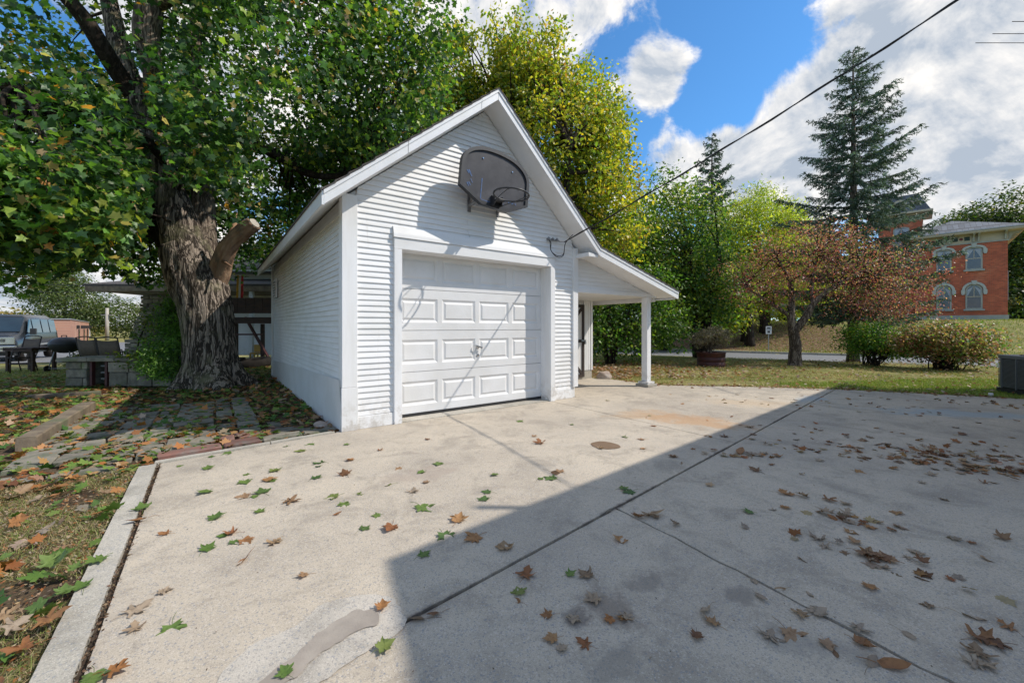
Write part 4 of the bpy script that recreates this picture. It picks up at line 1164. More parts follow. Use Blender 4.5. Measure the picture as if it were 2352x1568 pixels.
tree('hickory_tree', 'tall slender-leaved tree turning golden yellow directly behind the garage roof peak', (1.6, 14.5, 0), 7, .2,
     [((-1.7, 14.8, 8.9), (1.7, 1.6, 2.4), 1.6), ((.4, 14.6, 9.8), (2.2, 1.6, 1.5), 1.4), ((-.6, 14.5, 7.6), (2.7, 2.4, 2.7), 2.6), ((1.8, 14.2, 7.0), (2.2, 2.2, 3.0), 3), ((3.3, 14.0, 5.4), (1.35, 1.6, 2.7), 2.0), ((1.0, 15.0, 4.5), (3.6, 1.8, 2.6), 1.6), ((.6, 14.5, 9.6), (2.2, 1.4, .9), .8), ((3.1, 13.8, 7.9), (.7, .7, 1.0), .4)] + HSHOOT,
     T_OVAL, M['leaf'], 1900, 30, .27, .16, YEL, M['barkd'], shell=.25, keep=keep_garage, nlimb=150, stems=3, droop=.7, up=.35, spread=.35, mix=.45)
tree('background_tree', 'dense green tree with sprinkled yellow leaves between the maple and the golden tree', (-3.2, 15.5, 0), 6, .2,
     [((-3.0, 15.5, 6.6), (3.2, 2.0, 5.0), 3), ((-7.0, 16.5, 4.2), (3.4, 2.0, 2.8), 1.6)],
     T_OVAL, M['leaf'], 700, 30, .32, .17, GREENS[:4], M['barkd'], nlimb=40, keep=lambda P: (lambda a: ~((a[1] > low_line(a[0]) - 8)))(proj(P)))
GR2 = [((.05, .12, .025), 3), ((.10, .19, .035), 3), ((.18, .27, .045), 2.4), ((.36, .36, .06), 1.7)]
tree('green_tree', 'glossy dark green multi-stemmed tree beyond the porch post', (7.6, 16.4, 0), 4.2, .13,
     [((6.4, 16.2, 4.6), (2.3, 1.8, 2.7), 3), ((5.0, 15.5, 3.6), (1.5, 1.4, 2.2), 1.5), ((7.9, 16.6, 3.0), (1.3, 1.5, 1.7), 1.3), ((6.8, 16.2, 2.2), (2.0, 1.2, 1.0), .8)],
     T_OVAL, M['leaf'], 850, 30, .26, .14, GR2, M['barkd'], nlimb=70, stems=4, spread=.3)
tree('yellow_green_tree', 'feathery yellow-green tree standing behind the planter across the road', (17.2, 27.5, hz(17.2, 27.5)), 6, .25,
     [((16.6, 27.5, 6.3), (3.6, 2.8, 4.2), 4), ((13.2, 26.5, 4.0), (2.2, 2, 2.8), 1.5), ((19.5, 28, 4.6), (2.4, 2, 3.0), 1.5), ((13.0, 26.0, 2.3), (2.2, 1.6, 1.5), .8)],
     T_LANCE, M['leaf'], 2300, 30, .42, .24, [((.34, .42, .05), 3), ((.56, .55, .06), 3), ((.12, .19, .03), 2), ((.44, .37, .05), 1)], M['barkd'], nlimb=70, stems=2, droop=.9, up=.2)
tree('thicket_tree', 'leafy green sapling thicket seen through the open porch', (3.2, 13.2, 0), 1.8, .06,
     [((2.6, 13.0, 1.35), (1.5, .9, 1.15), 2), ((4.2, 13.4, 1.3), (1.4, 1.0, 1.1), 2), ((3.4, 13.2, 2.4), (2.2, .9, 1.0), 1.5), ((1.2, 13.0, 1.5), (1.2, .9, 1.2), 1), ((5.4, 13.8, 1.2), (.8, .8, .8), .6)],
     T_OVAL, M['leaf'], 520, 26, .20, .13, GR2[:3] + [((.20, .24, .04), 1.2)], M['barkd'], nlimb=90, stems=5, spread=.6, cat='shrub')
# far trees
FAR = [((.07, .10, .025), 3), ((.12, .13, .03), 2), ((.05, .08, .02), 3), ((.20, .16, .05), 1)]
def fartree(label, base, blobs, pal, size=.4, n=260, per=26, cr=.55, T=T_QUAD, name='background_tree', tr=.25, group=None):
    tree(name, label, base, max(1.5, blobs[0][0][2] - base[2]), tr, blobs, T, M['leaf'], n, per, cr, size, pal, M['barkd'], nlimb=14, group=group)
fartree('tall dark green tree rising behind the right end of the brick house', (63, 54, 1.6), [((61, 54, 9.5), (6.5, 5, 7.5), 3), ((56, 52, 5.5), (3.5, 4, 4.5), 1), ((66, 52, 12), (6, 4, 7), 1.5), ((60, 50, 3.5), (6, 3, 3.5), 1)], [((.06, .10, .02), 3), ((.10, .13, .025), 2), ((.04, .075, .018), 3), ((.2, .17, .04), .8)], .42, 2300, 36, .6)
fartree('olive brown tree crown between the yellow tree and the tall spruce', (27, 44, 1.6), [((30.5, 44, 8.5), (4.5, 3, 4.8), 2), ((26, 46, 6), (4, 3, 4), 1)], FAR, .5, 320)
fartree('rounded green tree low behind the crabapple', (21, 38, 1.6), [((22, 38, 4.5), (4, 3, 3.4), 2), ((28, 37, 3.5), (3, 2.5, 2.6), 1)], FAR[:3] + [((.24, .24, .05), 1.5)], .4, 320)
fartree('leafy tree mass closing the view behind the thicket', (9, 24, -.1), [((8, 24, 4.5), (5, 2, 4.5), 2), ((3, 23, 4), (4, 2, 4), 1.4), ((12, 25, 3.0), (2.5, 2, 2.6), .8)], GR2, .32, 600, 26, .5)
for i, (x, y, lb) in enumerate(((13.6, 25.2, 'dark trunk on the leafy bank left of the white sign'), (16.3, 27.6, 'forked dark trunk at the foot of the yellow-green tree'))):
    pass
# left distance
fartree('layered light green pine left of the brick building', (-84, 76, -1), [((-84, 76, 5.5), (7.5, 4, 4.5), 2), ((-86, 76, 10), (4.5, 3.5, 3.2), 1), ((-75, 78, 3), (7, 4, 3.4), 1.2)], [((.12, .16, .05), 2), ((.18, .21, .07), 2), ((.07, .10, .03), 2)], .5, 800, 24, .9, tr=.4)
fartree('rounded orange autumn tree behind the low brick building', (-66, 82, -1), [((-67, 82, 4), (5.5, 4, 5.0), 2), ((-61, 84, 2.5), (4, 3, 3), .8)], [((.36, .18, .05), 3), ((.42, .24, .07), 2), ((.22, .15, .05), 2), ((.14, .14, .04), 2)], .45, 800, 24, .9, tr=.4)
fartree('yellow and green autumn tree beside the utility pole', (-59, 80, -1), [((-58, 80, 2.5), (4.8, 4, 4.2), 2)], [((.25, .22, .05), 2), ((.16, .18, .05), 3), ((.38, .16, .07), .8)], .45, 520, 24, .8, tr=.35)
fartree('blue-green pine top left of the stone chimney', (-66, 92, -1), [((-65, 92, 6.5), (5.5, 3, 3.8), 2)], [((.06, .10, .05), 2), ((.10, .15, .08), 2)], .5, 420, 24, .9, tr=.4)
fartree('low yellow autumn scrub at the far left edge', (-118, 88, -1), [((-116, 88, 1.5), (14, 4, 3.6), 2), ((-98, 90, 1), (8, 4, 3.5), 1)], [((.34, .24, .06), 2), ((.2, .2, .05), 2)], .9, 260, 22, 1.1, tr=.3)

# ------------------------------------------------------------------ conifers
def conifer(name, label, base, H, Rmax, zlow, pal, nb=170, tw=20, nl=13, lsz=.11, prof=1.0, bark=None, droopk=.35, twl=.72):
    o = thing(name, label, 'tree', base)
    b = Vector(base)
    mb = MB().tube([b + Vector((0, 0, -.1)), b + Vector((0, 0, .3)), b + Vector((.02, 0, H * .5)), b + Vector((0, 0, H))], [H * .021, H * .016, H * .010, .012], 12)
    pinv(mb.build('trunk', bark or M['bark2'], o, True), o)
    mbb = MB(); PP, NN, FW, SZ, CC = [], [], [], [], []
    for i in range(nb):
        t = (i + random.random()) / nb; t = t ** 1.12
        z = zlow + (H - zlow) * (1 - (1 - t)) 
        frac = (H - z) / (H - zlow)
        L_ = Rmax * (min(1, frac * 1.05) ** (.85 * prof)) * random.uniform(.55, 1.15) * (1 if frac < .85 else 1 - (frac - .85) * 1.6) + .12
        az = i * 2.399 + random.uniform(-.3, .3)
        dr = Vector((math.cos(az), math.sin(az), 0))
        el = .55 * (1 - frac) - droopk * frac + random.uniform(-.08, .08)
        pts = []
        for k in range(8):
            u = k / 7
            pts.append(b + Vector((0, 0, z)) + dr * (L_ * u) + Vector((0, 0, L_ * (el * u + .28 * u * u * frac))))
        mbb.tube(pts, [.022 * (1 - .8 * k / 7) * (.6 + L_ * .3) for k in range(8)], 5, False)
        sidev = dr.cross(Vector((0, 0, 1)))
        nt = max(4, int(tw * L_ / Rmax * 1.6))
        for j in range(nt):
            u = .12 + .88 * (j + random.random()) / nt
            kk = min(int(u * 7), 6); p = pts[kk].lerp(pts[kk + 1], u * 7 - kk)
            sd = 1 if j % 2 else -1
            tl = twl * (.22 + .62 * (1 - u) * min(L_, 1.6) * .55) * random.uniform(.6, 1.25)
            td = (dr * random.uniform(.5, .9) + sidev * sd * random.uniform(.45, 1.0) + Vector((0, 0, random.uniform(-.5, -.05)))).normalized()
            n_ = max(6, int(nl * tl / .32))
            us = np.linspace(.05, 1, n_)
            base_ = np.array(p)[None] + us[:, None] * tl * np.array(td)[None] + np.stack([0 * us, 0 * us, -.10 * us ** 2 * tl * 2], -1)
            PP.append(base_ + rng.normal(0, .012, (n_, 3)))
            rd_ = unit(rng.normal(size=(n_, 3)))
            FW.append(np.array(td)[None] * .8 + rd_ * .75 + np.array([0, 0, -.1])); NN.append(unit(rng.normal(size=(n_, 3))) + np.array([0, 0, .6]))
            SZ.append(np.full(n_, lsz) * rng.uniform(.7, 1.3, n_)); c, _ = pal_cols(pal, 1); CC.append(np.repeat(c, n_, 0) * rng.uniform(.8, 1.2, (n_, 1)))
    pinv(mbb.build('branch', M['barkd'], o, True, kind='stuff'), o)
    T = (np.array([(-.13, 0, 0), (.13, 0, 0), (.10, .7, 0), (0, 1, 0), (-.10, .7, 0)], np.float32), np.array([(0, 1, 2, 3, 4)], np.int32))
    me = scatter(T, np.concatenate(PP), np.concatenate(NN), np.concatenate(FW), np.concatenate(SZ), 'foliage', M['needle'], np.concatenate(CC))
    pinv(link('foliage', me, o, 'stuff'), o)
    return o
SPR = [((.075, .12, .09), 3), ((.13, .19, .15), 3), ((.05, .08, .055), 2), ((.22, .30, .25), 1.0)]
conifer('spruce_tree', 'very tall blue-green spruce in front of the brick tower', (12.55, 14.9, -.1), 11.45, 2.95, 1.6, SPR, 142, 36, 30, .085, .85, droopk=.30)
conifer('spruce_tree', 'smaller dark spruce top above the yellow-green tree', (15.3, 31, 1.0), 14.9, 3.0, 5.5, SPR, 66, 20, 24, .17, .9, droopk=.25)

# ------------------------------------------------------------------ crabapple, bushes
RED = [((.40, .11, .14), 3.4), ((.28, .09, .10), 2), ((.20, .25, .07), 2.4), ((.56, .28, .28), 2.6), ((.46, .38, .13), .5)]
cb_ = (8.9, 12.75, 0)
crab = thing('crabapple_tree', 'small spreading crabapple with sparse reddish leaves and crooked forked trunk on the lawn', 'tree', cb_)
def rp(lst, mat, nm='trunk', sides=12):
    P, Rd = smooth_path([Vector(p[:3]) for p in lst], [p[3] for p in lst], 4)
    pinv(MB().tube(P, Rd, sides, True, lambda i, a, p: 1 + .12 * mnoise.noise(Vector((math.cos(a) * 2, math.sin(a) * 2, p.z * 4)))).build(nm, mat, crab, True), crab); return P
bx, by = 8.9, 12.75
q0 = rp([(bx, by, -.1, .24), (bx, by, .08, .185), (bx + .02, by, .5, .165), (bx - .02, by, .9, .15), (bx - .05, by, 1.15, .14)], M['bark2'])
q1 = rp([(bx - .05, by, 1.05, .12), (bx - .12, by, 1.5, .11), (bx - .02, by + .1, 2.0, .09), (bx - .15, by, 2.6, .06), (bx - .5, by + .1, 3.4, .03)], M['bark2'], 'limb')
q2 = rp([(bx, by, 1.05, .12), (bx + .28, by - .1, 1.5, .11), (bx + .55, by - .1, 1.95, .09), (bx + 1.3, by, 2.5, .06), (bx + 2.3, by + .1, 3.0, .03)], M['bark2'], 'limb')
q3 = rp([(bx + .5, by - .1, 1.9, .06), (bx + .7, by + .2, 2.6, .05), (bx + 1.0, by + .3, 3.6, .03)], M['bark2'], 'limb')
q4 = rp([(bx - .1, by, 1.5, .07), (bx - .7, by + .2, 2.0, .05), (bx - 1.5, by + .2, 2.5, .03)], M['bark2'], 'limb')
ccb, f = crown(crab, T_OVAL, M['leaf'], [((bx + .3, by, 3.2), (2.0, 1.6, 1.3), 2.2), ((bx + 2.2, by, 2.7), (2.0, 1.5, 1.25), 2.6), ((bx - 1.1, by + .1, 2.6), (1.2, 1.2, 1.1), 1), ((bx + 1.2, by + .2, 3.9), (1.3, 1.0, .7), .8), ((bx + 3.0, by - .1, 1.9), (1.2, 1.1, .8), .9)],
             900, 22, .20, .060, RED, .5, .25, .5, .3)
limbs(crab, q1[4:] + q2[4:] + q3[2:] + q4[2:], [ccb[i] for i in rng.choice(len(ccb), 150, replace=False)], M['barkd'], .022, .15, 5, jit=.09)

def bush(name, label, base, blobs, pal, n, per, cr, size, nst=14, T=T_OVAL, cat='shrub', mat=None):
    o = thing(name, label, cat, base)
    cc, f = crown(o, T, mat or M['leaf'], blobs, n, per, cr, size, pal, .5, .45, .2, .5)
    mb = MB(); b = Vector(base)
    for k in range(nst * 3):
        t = Vector(cc[random.randrange(len(cc))])
        s_ = b + Vector((random.gauss(0, .12), random.gauss(0, .12), -.05))
        mb.tube(curve_pts(s_, t, .12, 5, .03), [.018 * (1 - .13 * i) for i in range(6)], 5, False)
    pinv(mb.build('stems', M['barkd'], o, True, kind='stuff'), o)
    return o
bush('green_bush', 'round glossy green bush on the lawn, left of the reddish bush', (11.35, 12.7, -.03), [((11.4, 12.7, .72), (.95, .8, .58), 3), ((10.9, 12.6, .95), (.5, .5, .35), 1), ((12.0, 12.6, .6), (.5, .5, .4), 1)],
     [((.08, .19, .035), 3), ((.15, .29, .05), 3), ((.34, .38, .08), 1), ((.46, .40, .09), .6)], 330, 24, .14, .082)
bush('burning_bush', 'wide bush with bronze and pink autumn leaves beside the green bush', (12.3, 11.5, -.03), [((12.2, 11.5, .84), (1.0, .8, .52), 3), ((13.0, 11.5, .74), (.75, .7, .50), 2), ((11.6, 11.6, .78), (.6, .5, .42), 1), ((12.6, 11.4, .45), (1.0, .5, .3), .6)],
     [((.32, .21, .11), 3), ((.42, .19, .15), 2.4), ((.17, .22, .05), 3), ((.52, .38, .28), 1.6), ((.09, .17, .035), 2)], 500, 24, .15, .088, 26)
# ------------------------------------------------------------------ evergreen beside the maple
o = thing('evergreen_shrub', 'feathery light green evergreen shrub between the stone chimney and the maple trunk', 'shrub', (-7.05, 8.7, 0))
pal = [((.12, .24, .045), 3), ((.18, .32, .06), 3), ((.06, .13, .03), 2)]
cc, f = crown(o, T_LANCE, M['leaf'], [((-7.28, 8.75, 1.25), (.36, .3, .75), 3), ((-7.02, 8.2, .62), (.42, .3, .40), 2.2), ((-7.2, 8.7, 2.0), (.4, .3, .5), 1.1), ((-6.95, 8.05, .42), (.42, .3, .35), 1.2)], 330, 34, .09, .085, pal, .6, .2, .3, .4)
mb = MB().tube([(-7.05, 8.75, -.05), (-7.0, 8.8, 1.0), (-6.95, 8.9, 2.1)], [.05, .035, .01], 8); pinv(mb.build('trunk', M['barkd'], o, True), o)
bush('weed_clump', 'yellowish weed clump between the kettle grill and the wooden table', (-11.3, 10.6, -.02), [((-11.95, 11.4, .22), (.35, .3, .24), 1)], [((.26, .26, .08), 2), ((.14, .18, .05), 2)], 90, 26, .09, .10, 5, T_LANCE, 'plant')
# ivy low at the fireplace
bush('yellow_leaved_vine', 'mossy yellow-green vine clinging to the right side of the stone chimney', (-7.75, 8.6, .6), [((-7.65, 8.42, 1.0), (.25, .1, .5), 1), ((-7.5, 8.1, .55), (.5, .15, .15), 1)], [((.22, .24, .04), 2), ((.10, .16, .03), 2)], 34, 20, .08, .07, 1, T_OVAL, 'plant')
# ------------------------------------------------------------------ stone fireplace
fp = thing('outdoor_fireplace', 'old outdoor stone fireplace with tall tapering chimney on a low mossy stone bench', 'fireplace', (-8.1, 8.6, 0))
def stones(x0, x1, y0, y1, z0, z1, course, lw, shrink=lambda z: 0.0, jit=.012, gap=.012, name='stone', mat='stone'):
    z = z0; r_ = 0
    while z < z1 - .02:
        h = min(course * random.uniform(.8, 1.25), z1 - z)
        sh = shrink(z)
        a = x0 + sh + random.uniform(-.01, .01) ; e = x1
        x = a
        while x < e - .03:
            L_ = min(lw * random.uniform(.6, 1.4), e - x)
            if e - x - L_ < .08: L_ = e - x
            m = MB(); dy = random.uniform(-jit, jit); dx = random.uniform(-jit, jit) * .5
            m.box(x + gap / 2 + dx, y0 + dy, z + gap / 2, x + L_ - gap / 2 + dx, y1 + random.uniform(-jit, jit), z + h - gap / 2)
            m.v = [(p[0] + random.uniform(-.006, .006), p[1] + random.uniform(-.006, .006), p[2] + random.uniform(-.005, .005)) for p in m.v]
            pinv(m.build(name, M[mat], fp, bevel=.008), fp)
            x += L_
        z += h; r_ += 1
# bench: two piers, stone front, slab top, open firebox with bars
stones(-9.0, -8.55, 8.15, 8.75, 0, .50, .16, .30)
stones(-8.1, -6.85, 8.12, 8.8, 0, .50, .24, .45)
stones(-8.5, -8.1, 8.62, 8.8, 0, .50, .16, .2)
pinv(MB().box(-8.98, 8.2, 0, -8.57, 8.72, .49).build('mortar_core', M['mortar'], fp), fp); pinv(MB().box(-8.08, 8.16, 0, -6.87, 8.78, .49).build('mortar_core', M['mortar'], fp), fp)
x = -9.08
for w_ in (.62, .55, .60, .5): 
    m = MB().box(x, 8.05, .505, x + w_ - .01, 8.9, .575); m.v = [(p[0], p[1] + random.uniform(-.015, .015), p[2] + random.uniform(-.008, .008)) for p in m.v]
    pinv(m.build('capstone', M['stone'], fp, bevel=.008), fp); x += w_
for xx in (-8.48, -8.18): pinv(MB().box(xx, 8.13, 0, xx + .045, 8.2, .50).build('iron_post', M['rust'], fp), fp)
for k in range(3): pinv(MB().box(-8.43, 8.3, .12 + .13 * k, -8.19, 8.34, .15 + .13 * k).build('grate_bar', M['galv'], fp), fp)
# chimney
shr = lambda z: .0 if z < .85 else min(.34, (z - .85) * .40 + .06)
stones(-9.0 + .62, -7.25, 8.75, 9.25, .58, 1.90, .088, .24, shr)
pinv(MB().prism([(-8.34, .50), (-7.29, .50), (-7.29, 1.88), (-7.98, 1.88), (-8.0, 1.3), (-8.32, .8)], 8.79, 9.2).build('mortar_core', M['mortar'], fp), fp)
pinv(MB().box(-8.08, 8.7, 1.90, -7.22, 9.3, 1.94).build('capstone', M['stone'], fp, bevel=.01), fp)

# ------------------------------------------------------------------ patio furniture and grill
def sling_chair(label, loc, rz):
    o = thing('patio_chair', label, 'chair', loc, R(rz), 'brown sling patio chairs')
    fr = MB()
    for s_ in (-.28, .28):
        fr.tube([(s_, .26, 0), (s_, .25, .40), (s_, .22, .42), (s_, -.24, .38), (s_ * 1.0, -.30, .55), (s_, -.38, .95)], .014, 8)
        fr.tube([(s_, -.30, .0), (s_, -.22, .38)], .014, 8)
        fr.tube([(s_ * 1.12, .26, .40), (s_ * 1.12, .22, .62), (s_ * 1.12, -.1, .64), (s_ * 1.1, -.31, .62)], .014, 8)
    top = [(-.28 + .56 * k / 8, -.38, .95 + .03 * math.sin(math.pi * k / 8)) for k in range(9)]
    fr.tube(top, .014, 8); fr.tube([(-.28, .22, .41), (.28, .22, .41)], .012, 6); fr.tube([(-.28, -.30, .15), (.28, -.30, .15)], .01, 6)
    fr.build('frame', M['brown_trim'], o, True)
    def cloth(a, b, nm):
        m = MB(); vs = []
        for i in range(9):
            for j in range(2):
                x = -.265 + .53 * i / 8; p = Vector(a if j == 0 else b); sag = -.02 * math.sin(math.pi * i / 8)
                vs.append((x, p.y, p.z + sag))
        m.add(vs, [(i * 2, i * 2 + 2, i * 2 + 3, i * 2 + 1) for i in range(8)])
        me = m.build(nm, M['fabric'], o, True); md = me.modifiers.new('t', 'SOLIDIFY'); md.thickness = .006
    cloth((0, -.24, .39), (0, .23, .42), 'seat'); cloth((0, -.30, .50), (0, -.375, .90), 'backrest')
    return o
sling_chair('brown sling patio chair at the far left, its back in front of the van', (at(34, 800, 10.9).x, 10.9, -.03), 172)
sling_chair('brown sling patio chair just right of the kettle grill', (at(200, 800, 10.22).x, 10.6, -.03), -8)
sling_chair('brown sling patio chair against the stone chimney', (at(250, 800, 9.85).x, 10.2, -.03), -4)
o = thing('wooden_table', 'low dark wooden side table with slatted top beside the left patio chair', 'table', (at(72, 800, 11.2).x, 11.2, -.03), R(-6))
for k in range(6): MB().box(-.45 + .152 * k, -.3, .63, -.45 + .152 * k + .145, .3, .66).build('top_slat', M['darkwood'], o)
MB().box(-.45, -.3, .565, .45, -.27, .628).build('apron', M['darkwood'], o); MB().box(-.45, .27, .565, .45, .3, .628).build('apron', M['darkwood'], o)
for sx in (-.42, .36):
    for sy in (-.265, .20): MB().box(sx, sy, 0, sx + .07, sy + .065, .564).build('leg', M['darkwood'], o)
MB().box(-.36, -.25, .2, .36, -.21, .24).build('stretcher', M['darkwood'], o)

o = thing('kettle_grill', 'black enamel kettle barbecue grill on two wheels between the patio chairs', 'grill', (at(151, 800, 11.2).x, 11.2, -.03), R(10))
prof = [(.02, .50), (.12, .51), (.22, .55), (.30, .63), (.335, .72), (.335, .735)]
MB().lathe(prof, seg=32).build('bowl', M['black'], o, True)
MB().lathe([(.345, .738), (.345, .752), (.32, .82), (.25, .89), (.14, .935), (.02, .945)], seg=32).build('lid', M['black'], o, True)
mb = MB().tube([(-.06, -.05, .945), (-.06, -.05, .985), (.06, -.05, .985), (.06, -.05, .945)], .012, 8); mb.build('lid_handle', M['darkwood'], o)
for (dx, dy, ln) in ((-.28, -.12, 1), (.26, -.18, 1), (.0, .3, 1)):
    MB().tube([(dx * .7, dy * .7, .56), (dx * 1.1, dy * 1.1, .06)], .014, 8).build('leg', M['galv'], o, True)
for s_ in (-.31, .30):
    m = MB().lathe([(.03, -.02), (.085, -.022), (.092, 0), (.085, .022), (.03, .02)], seg=20); m.xf(Matrix.Translation((s_, -.15, .09)) @ Matrix.Rotation(R(90), 4, 'Y')); m.build('wheel', M['tyre'], o, True)
MB().tube([(-.31, -.15, .09), (.30, -.15, .09)], .008, 6).build('axle', M['galv'], o)
MB().lathe([(.01, .30), (.14, .31), (.15, .33)], seg=20).build('ash_pan', M['galv'], o)

# ------------------------------------------------------------------ van
vn = thing('van', 'dark full-size conversion van with chrome grille parked on the lot at far left', 'van', (-22.6, 18.1, hz(-22.6, 18.1) + .03), 0)
M['vanpaint'] = simple('dark_green_black_paint', (.012, .015, .018), (.016, .02, .024), 2, .25, 0, spec=.5)
M['amber'] = simple('amber_lens', (.75, .20, .02), (.6, .15, .02), 4, .3, 0)
M['winblue'] = simple('van_glass', (.015, .03, .045), (.02, .04, .06), 2, .08, 0, spec=.6)
# body: section across (x), lengthwise y (front at -y)
Ln, Wd = 5.6, 2.0
vs, fs = [], []
prof_ = [(-2.75, .45, .82), (-2.72, .55, 1.05), (-2.55, .45, 1.14), (-1.75, .45, 1.25), (-1.0, .45, 1.92), (-.7, .45, 2.02), (2.4, .45, 2.04), (2.7, .5, 1.90), (2.8, .5, 1.0)]
def sect(y, zb, zt):
    out = []
    w = .98
    for (fx, fz) in ((-1, 0), (-1.02, .35), (-1.0, .55), (-.90, .92), (-.74, 1.0), (.74, 1.0), (.90, .92), (1.0, .55), (1.02, .35), (1, 0)):
        zz = zb + (zt - zb) * fz
        k = 1 - max(0, (zz - 1.15)) * .14 
        out.append((fx * w * k, y, zz))
    return out
for p_ in prof_: vs += sect(*p_)
n = 10
for i in range(len(prof_) - 1):
    for k in range(n):
        a, b = i * n + k, i * n + (k + 1) % n; fs.append((a, b, b + n, a + n))
fs.append(tuple(range(n))); fs.append(tuple(range((len(prof_) - 1) * n, len(prof_) * n))[::-1])
vrot = Matrix.Rotation(GANG, 4, 'Z')
vn.rotation_euler.z = GANG
me = MB().add(vs, fs).mesh('body', M['vanpaint'], True)
bm = bmesh.new(); bm.from_mesh(me); bmesh.ops.recalc_face_normals(bm, faces=bm.faces); bm.to_mesh(me); bm.free()
link('body', me, vn)
MB().prism([(-1.70, 1.27), (-1.04, 1.86), (-1.03, 1.875), (-1.72, 1.28)][::-1], -.80, .80, 'x').build('windscreen', M['winblue'], vn)
m = MB(); m.hexa([(-.82, -1.735, 1.285), (.82, -1.735, 1.285), (.82, -1.70, 1.26), (-.82, -1.70, 1.26), (-.74, -1.055, 1.885), (.74, -1.055, 1.885), (.74, -1.02, 1.86), (-.74, -1.02, 1.86)]); m.build('windscreen', M['winblue'], vn)
for s_ in (-1, 1):
    x = .995 * s_; xt = .90 * s_
    m = MB(); m.hexa([(x - .02 * s_, -1.55, 1.22), (x, -1.55, 1.22), (x, -.85, 1.22), (x - .02 * s_, -.85, 1.22), (xt - .02 * s_, -1.02, 1.80), (xt, -1.02, 1.80), (xt, -.85, 1.82), (xt - .02 * s_, -.85, 1.82)]); m.build('side_window', M['winblue'], vn)
    for (a, b) in ((-.70, .35), (.5, 1.45), (1.6, 2.5)):
        m = MB(); m.hexa([(x - .02 * s_, a, 1.22), (x, a, 1.22), (x, b, 1.22), (x - .02 * s_, b, 1.22), (xt - .02 * s_, a, 1.82), (xt, a, 1.82), (xt, b, 1.82), (xt - .02 * s_, b, 1.82)]); m.build('side_window', M['winblue'], vn)
    m = MB().obox((1.12 * s_, -1.35, 1.28), (.09, 0, 0), (0, .07, 0), (0, 0, .13)); m.tube([(.95 * s_, -1.3, 1.2), (1.1 * s_, -1.35, 1.2)], .02, 6); m.build('side_mirror', M['black'], vn, bevel=.02)
    MB().box(.42 * s_, -2.80, .86, .72 * s_, -2.74, 1.00).build('headlight', M['glass'], vn, bevel=.01)
    MB().box(.78 * s_, -2.79, .80, .92 * s_, -2.70, 1.03).build('turn_signal', M['amber'], vn, bevel=.01)
    for y in (-1.85, 1.75):
        w_ = thing_ = None
        m = MB().lathe([(.16, -.11), (.34, -.12), (.37, -.06), (.37, .06), (.34, .12), (.16, .11)], seg=28); m.xf(Matrix.Translation((.90 * s_, y, .37)) @ Matrix.Rotation(R(90), 4, 'Y'))
        tw_ = m.build('wheel', M['tyre'], vn, True)
        m = MB().lathe([(.02, -.09), (.12, -.10), (.20, -.08), (.215, .0), (.20, .08), (.12, .10), (.02, .09)], seg=24); m.xf(Matrix.Translation((.92 * s_, y, .37)) @ Matrix.Rotation(R(90), 4, 'Y')); m.build('rim', M['chrome'], tw_, True)
        m = MB().tube([(1.012 * s_, y + .45 * math.cos(a), .37 + .45 * math.sin(a)) for a in np.linspace(.05, math.pi - .05, 12)], .02, 5); m.build('wheel_arch', M['black'], vn)
    MB().box(1.0 * s_, -2.0, .66, 1.025 * s_, 2.6, .72).build('side_moulding', M['galv'], vn)
    MB().box(.75 * s_, 2.79, .9, .93 * s_, 2.83, 1.4).build('tail_light', M['amber'], vn)
m = MB()
m.box(-.96, -2.80, .77, .96, -2.765, 1.07); m.build('grille_surround', M['chrome'], vn, bevel=.015)
m = MB().box(-.40, -2.815, .80, .40, -2.80, 1.02); g0 = m.build('grille', M['black'], vn)
for k in range(5): MB().box(-.39, -2.825, .82 + .045 * k, .39, -2.816, .832 + .045 * k).build('grille_bar', M['chrome'], g0)
m = MB().box(-1.0, -2.93, .48, 1.0, -2.76, .72); m.build('bumper', M['chrome'], vn, bevel=.03)
MB().box(-.20, -2.945, .54, .20, -2.932, .64).build('number_plate', M['paintd'], vn)
MB().box(-.9, -2.6, .3, .9, 2.6, .5).build('underbody', M['black'], vn)

# ------------------------------------------------------------------ low brick building, pole, wires at the left
M['farbrick'] = simple('peach_brick', (.42, .20, .13), (.36, .17, .115), .6, .9, 0, c3=(.45, .24, .16))
def farbrick_detail(m):
    nt = m.node_tree; N, L = nt.nodes, nt.links; b = N['Principled BSDF']
    tc = N.new('ShaderNodeTexCoord'); mp = N.new('ShaderNodeMapping'); L.new(tc.outputs['Object'], mp.inputs[0]); mp.inputs['Rotation'].default_value = (R(90), 0, 0)
    br = N.new('ShaderNodeTexBrick'); L.new(mp.outputs[0], br.inputs['Vector']); br.inputs['Scale'].default_value = 1.0
    br.inputs['Brick Width'].default_value = .22; br.inputs['Row Height'].default_value = .075; br.inputs['Mortar Size'].default_value = .012
    br.inputs['Color1'].default_value = (.9, .9, .9, 1); br.inputs['Color2'].default_value = (1.15, 1.1, 1.05, 1); br.inputs['Mortar'].default_value = (1.1, 1.3, 1.4, 1)
    src = b.inputs['Base Color'].links[0].from_socket
    L.new(mixc(N, L, 1.0, src, br.outputs['Color'], 'MULTIPLY'), b.inputs['Base Color'])
    return m
farbrick_detail(M['farbrick'])
b0 = Vector((-42.0, 38.5, -1.1)); b1 = Vector((-70, 67, -1.1)); dd = (b1 - b0); BL = dd.length; dd.normalize()
bl = thing('brick_building', 'long low peach brick building with narrow dark doors behind the van', 'building', b0, math.atan2(dd.y, dd.x))
MB().box(0, 0, 0, BL, 14, 2.98).build('wall', M['farbrick'], bl)
MB().box(-.1, -.08, 2.98, BL + .1, 14, 3.06).build('roof_coping', M['galv'], bl)
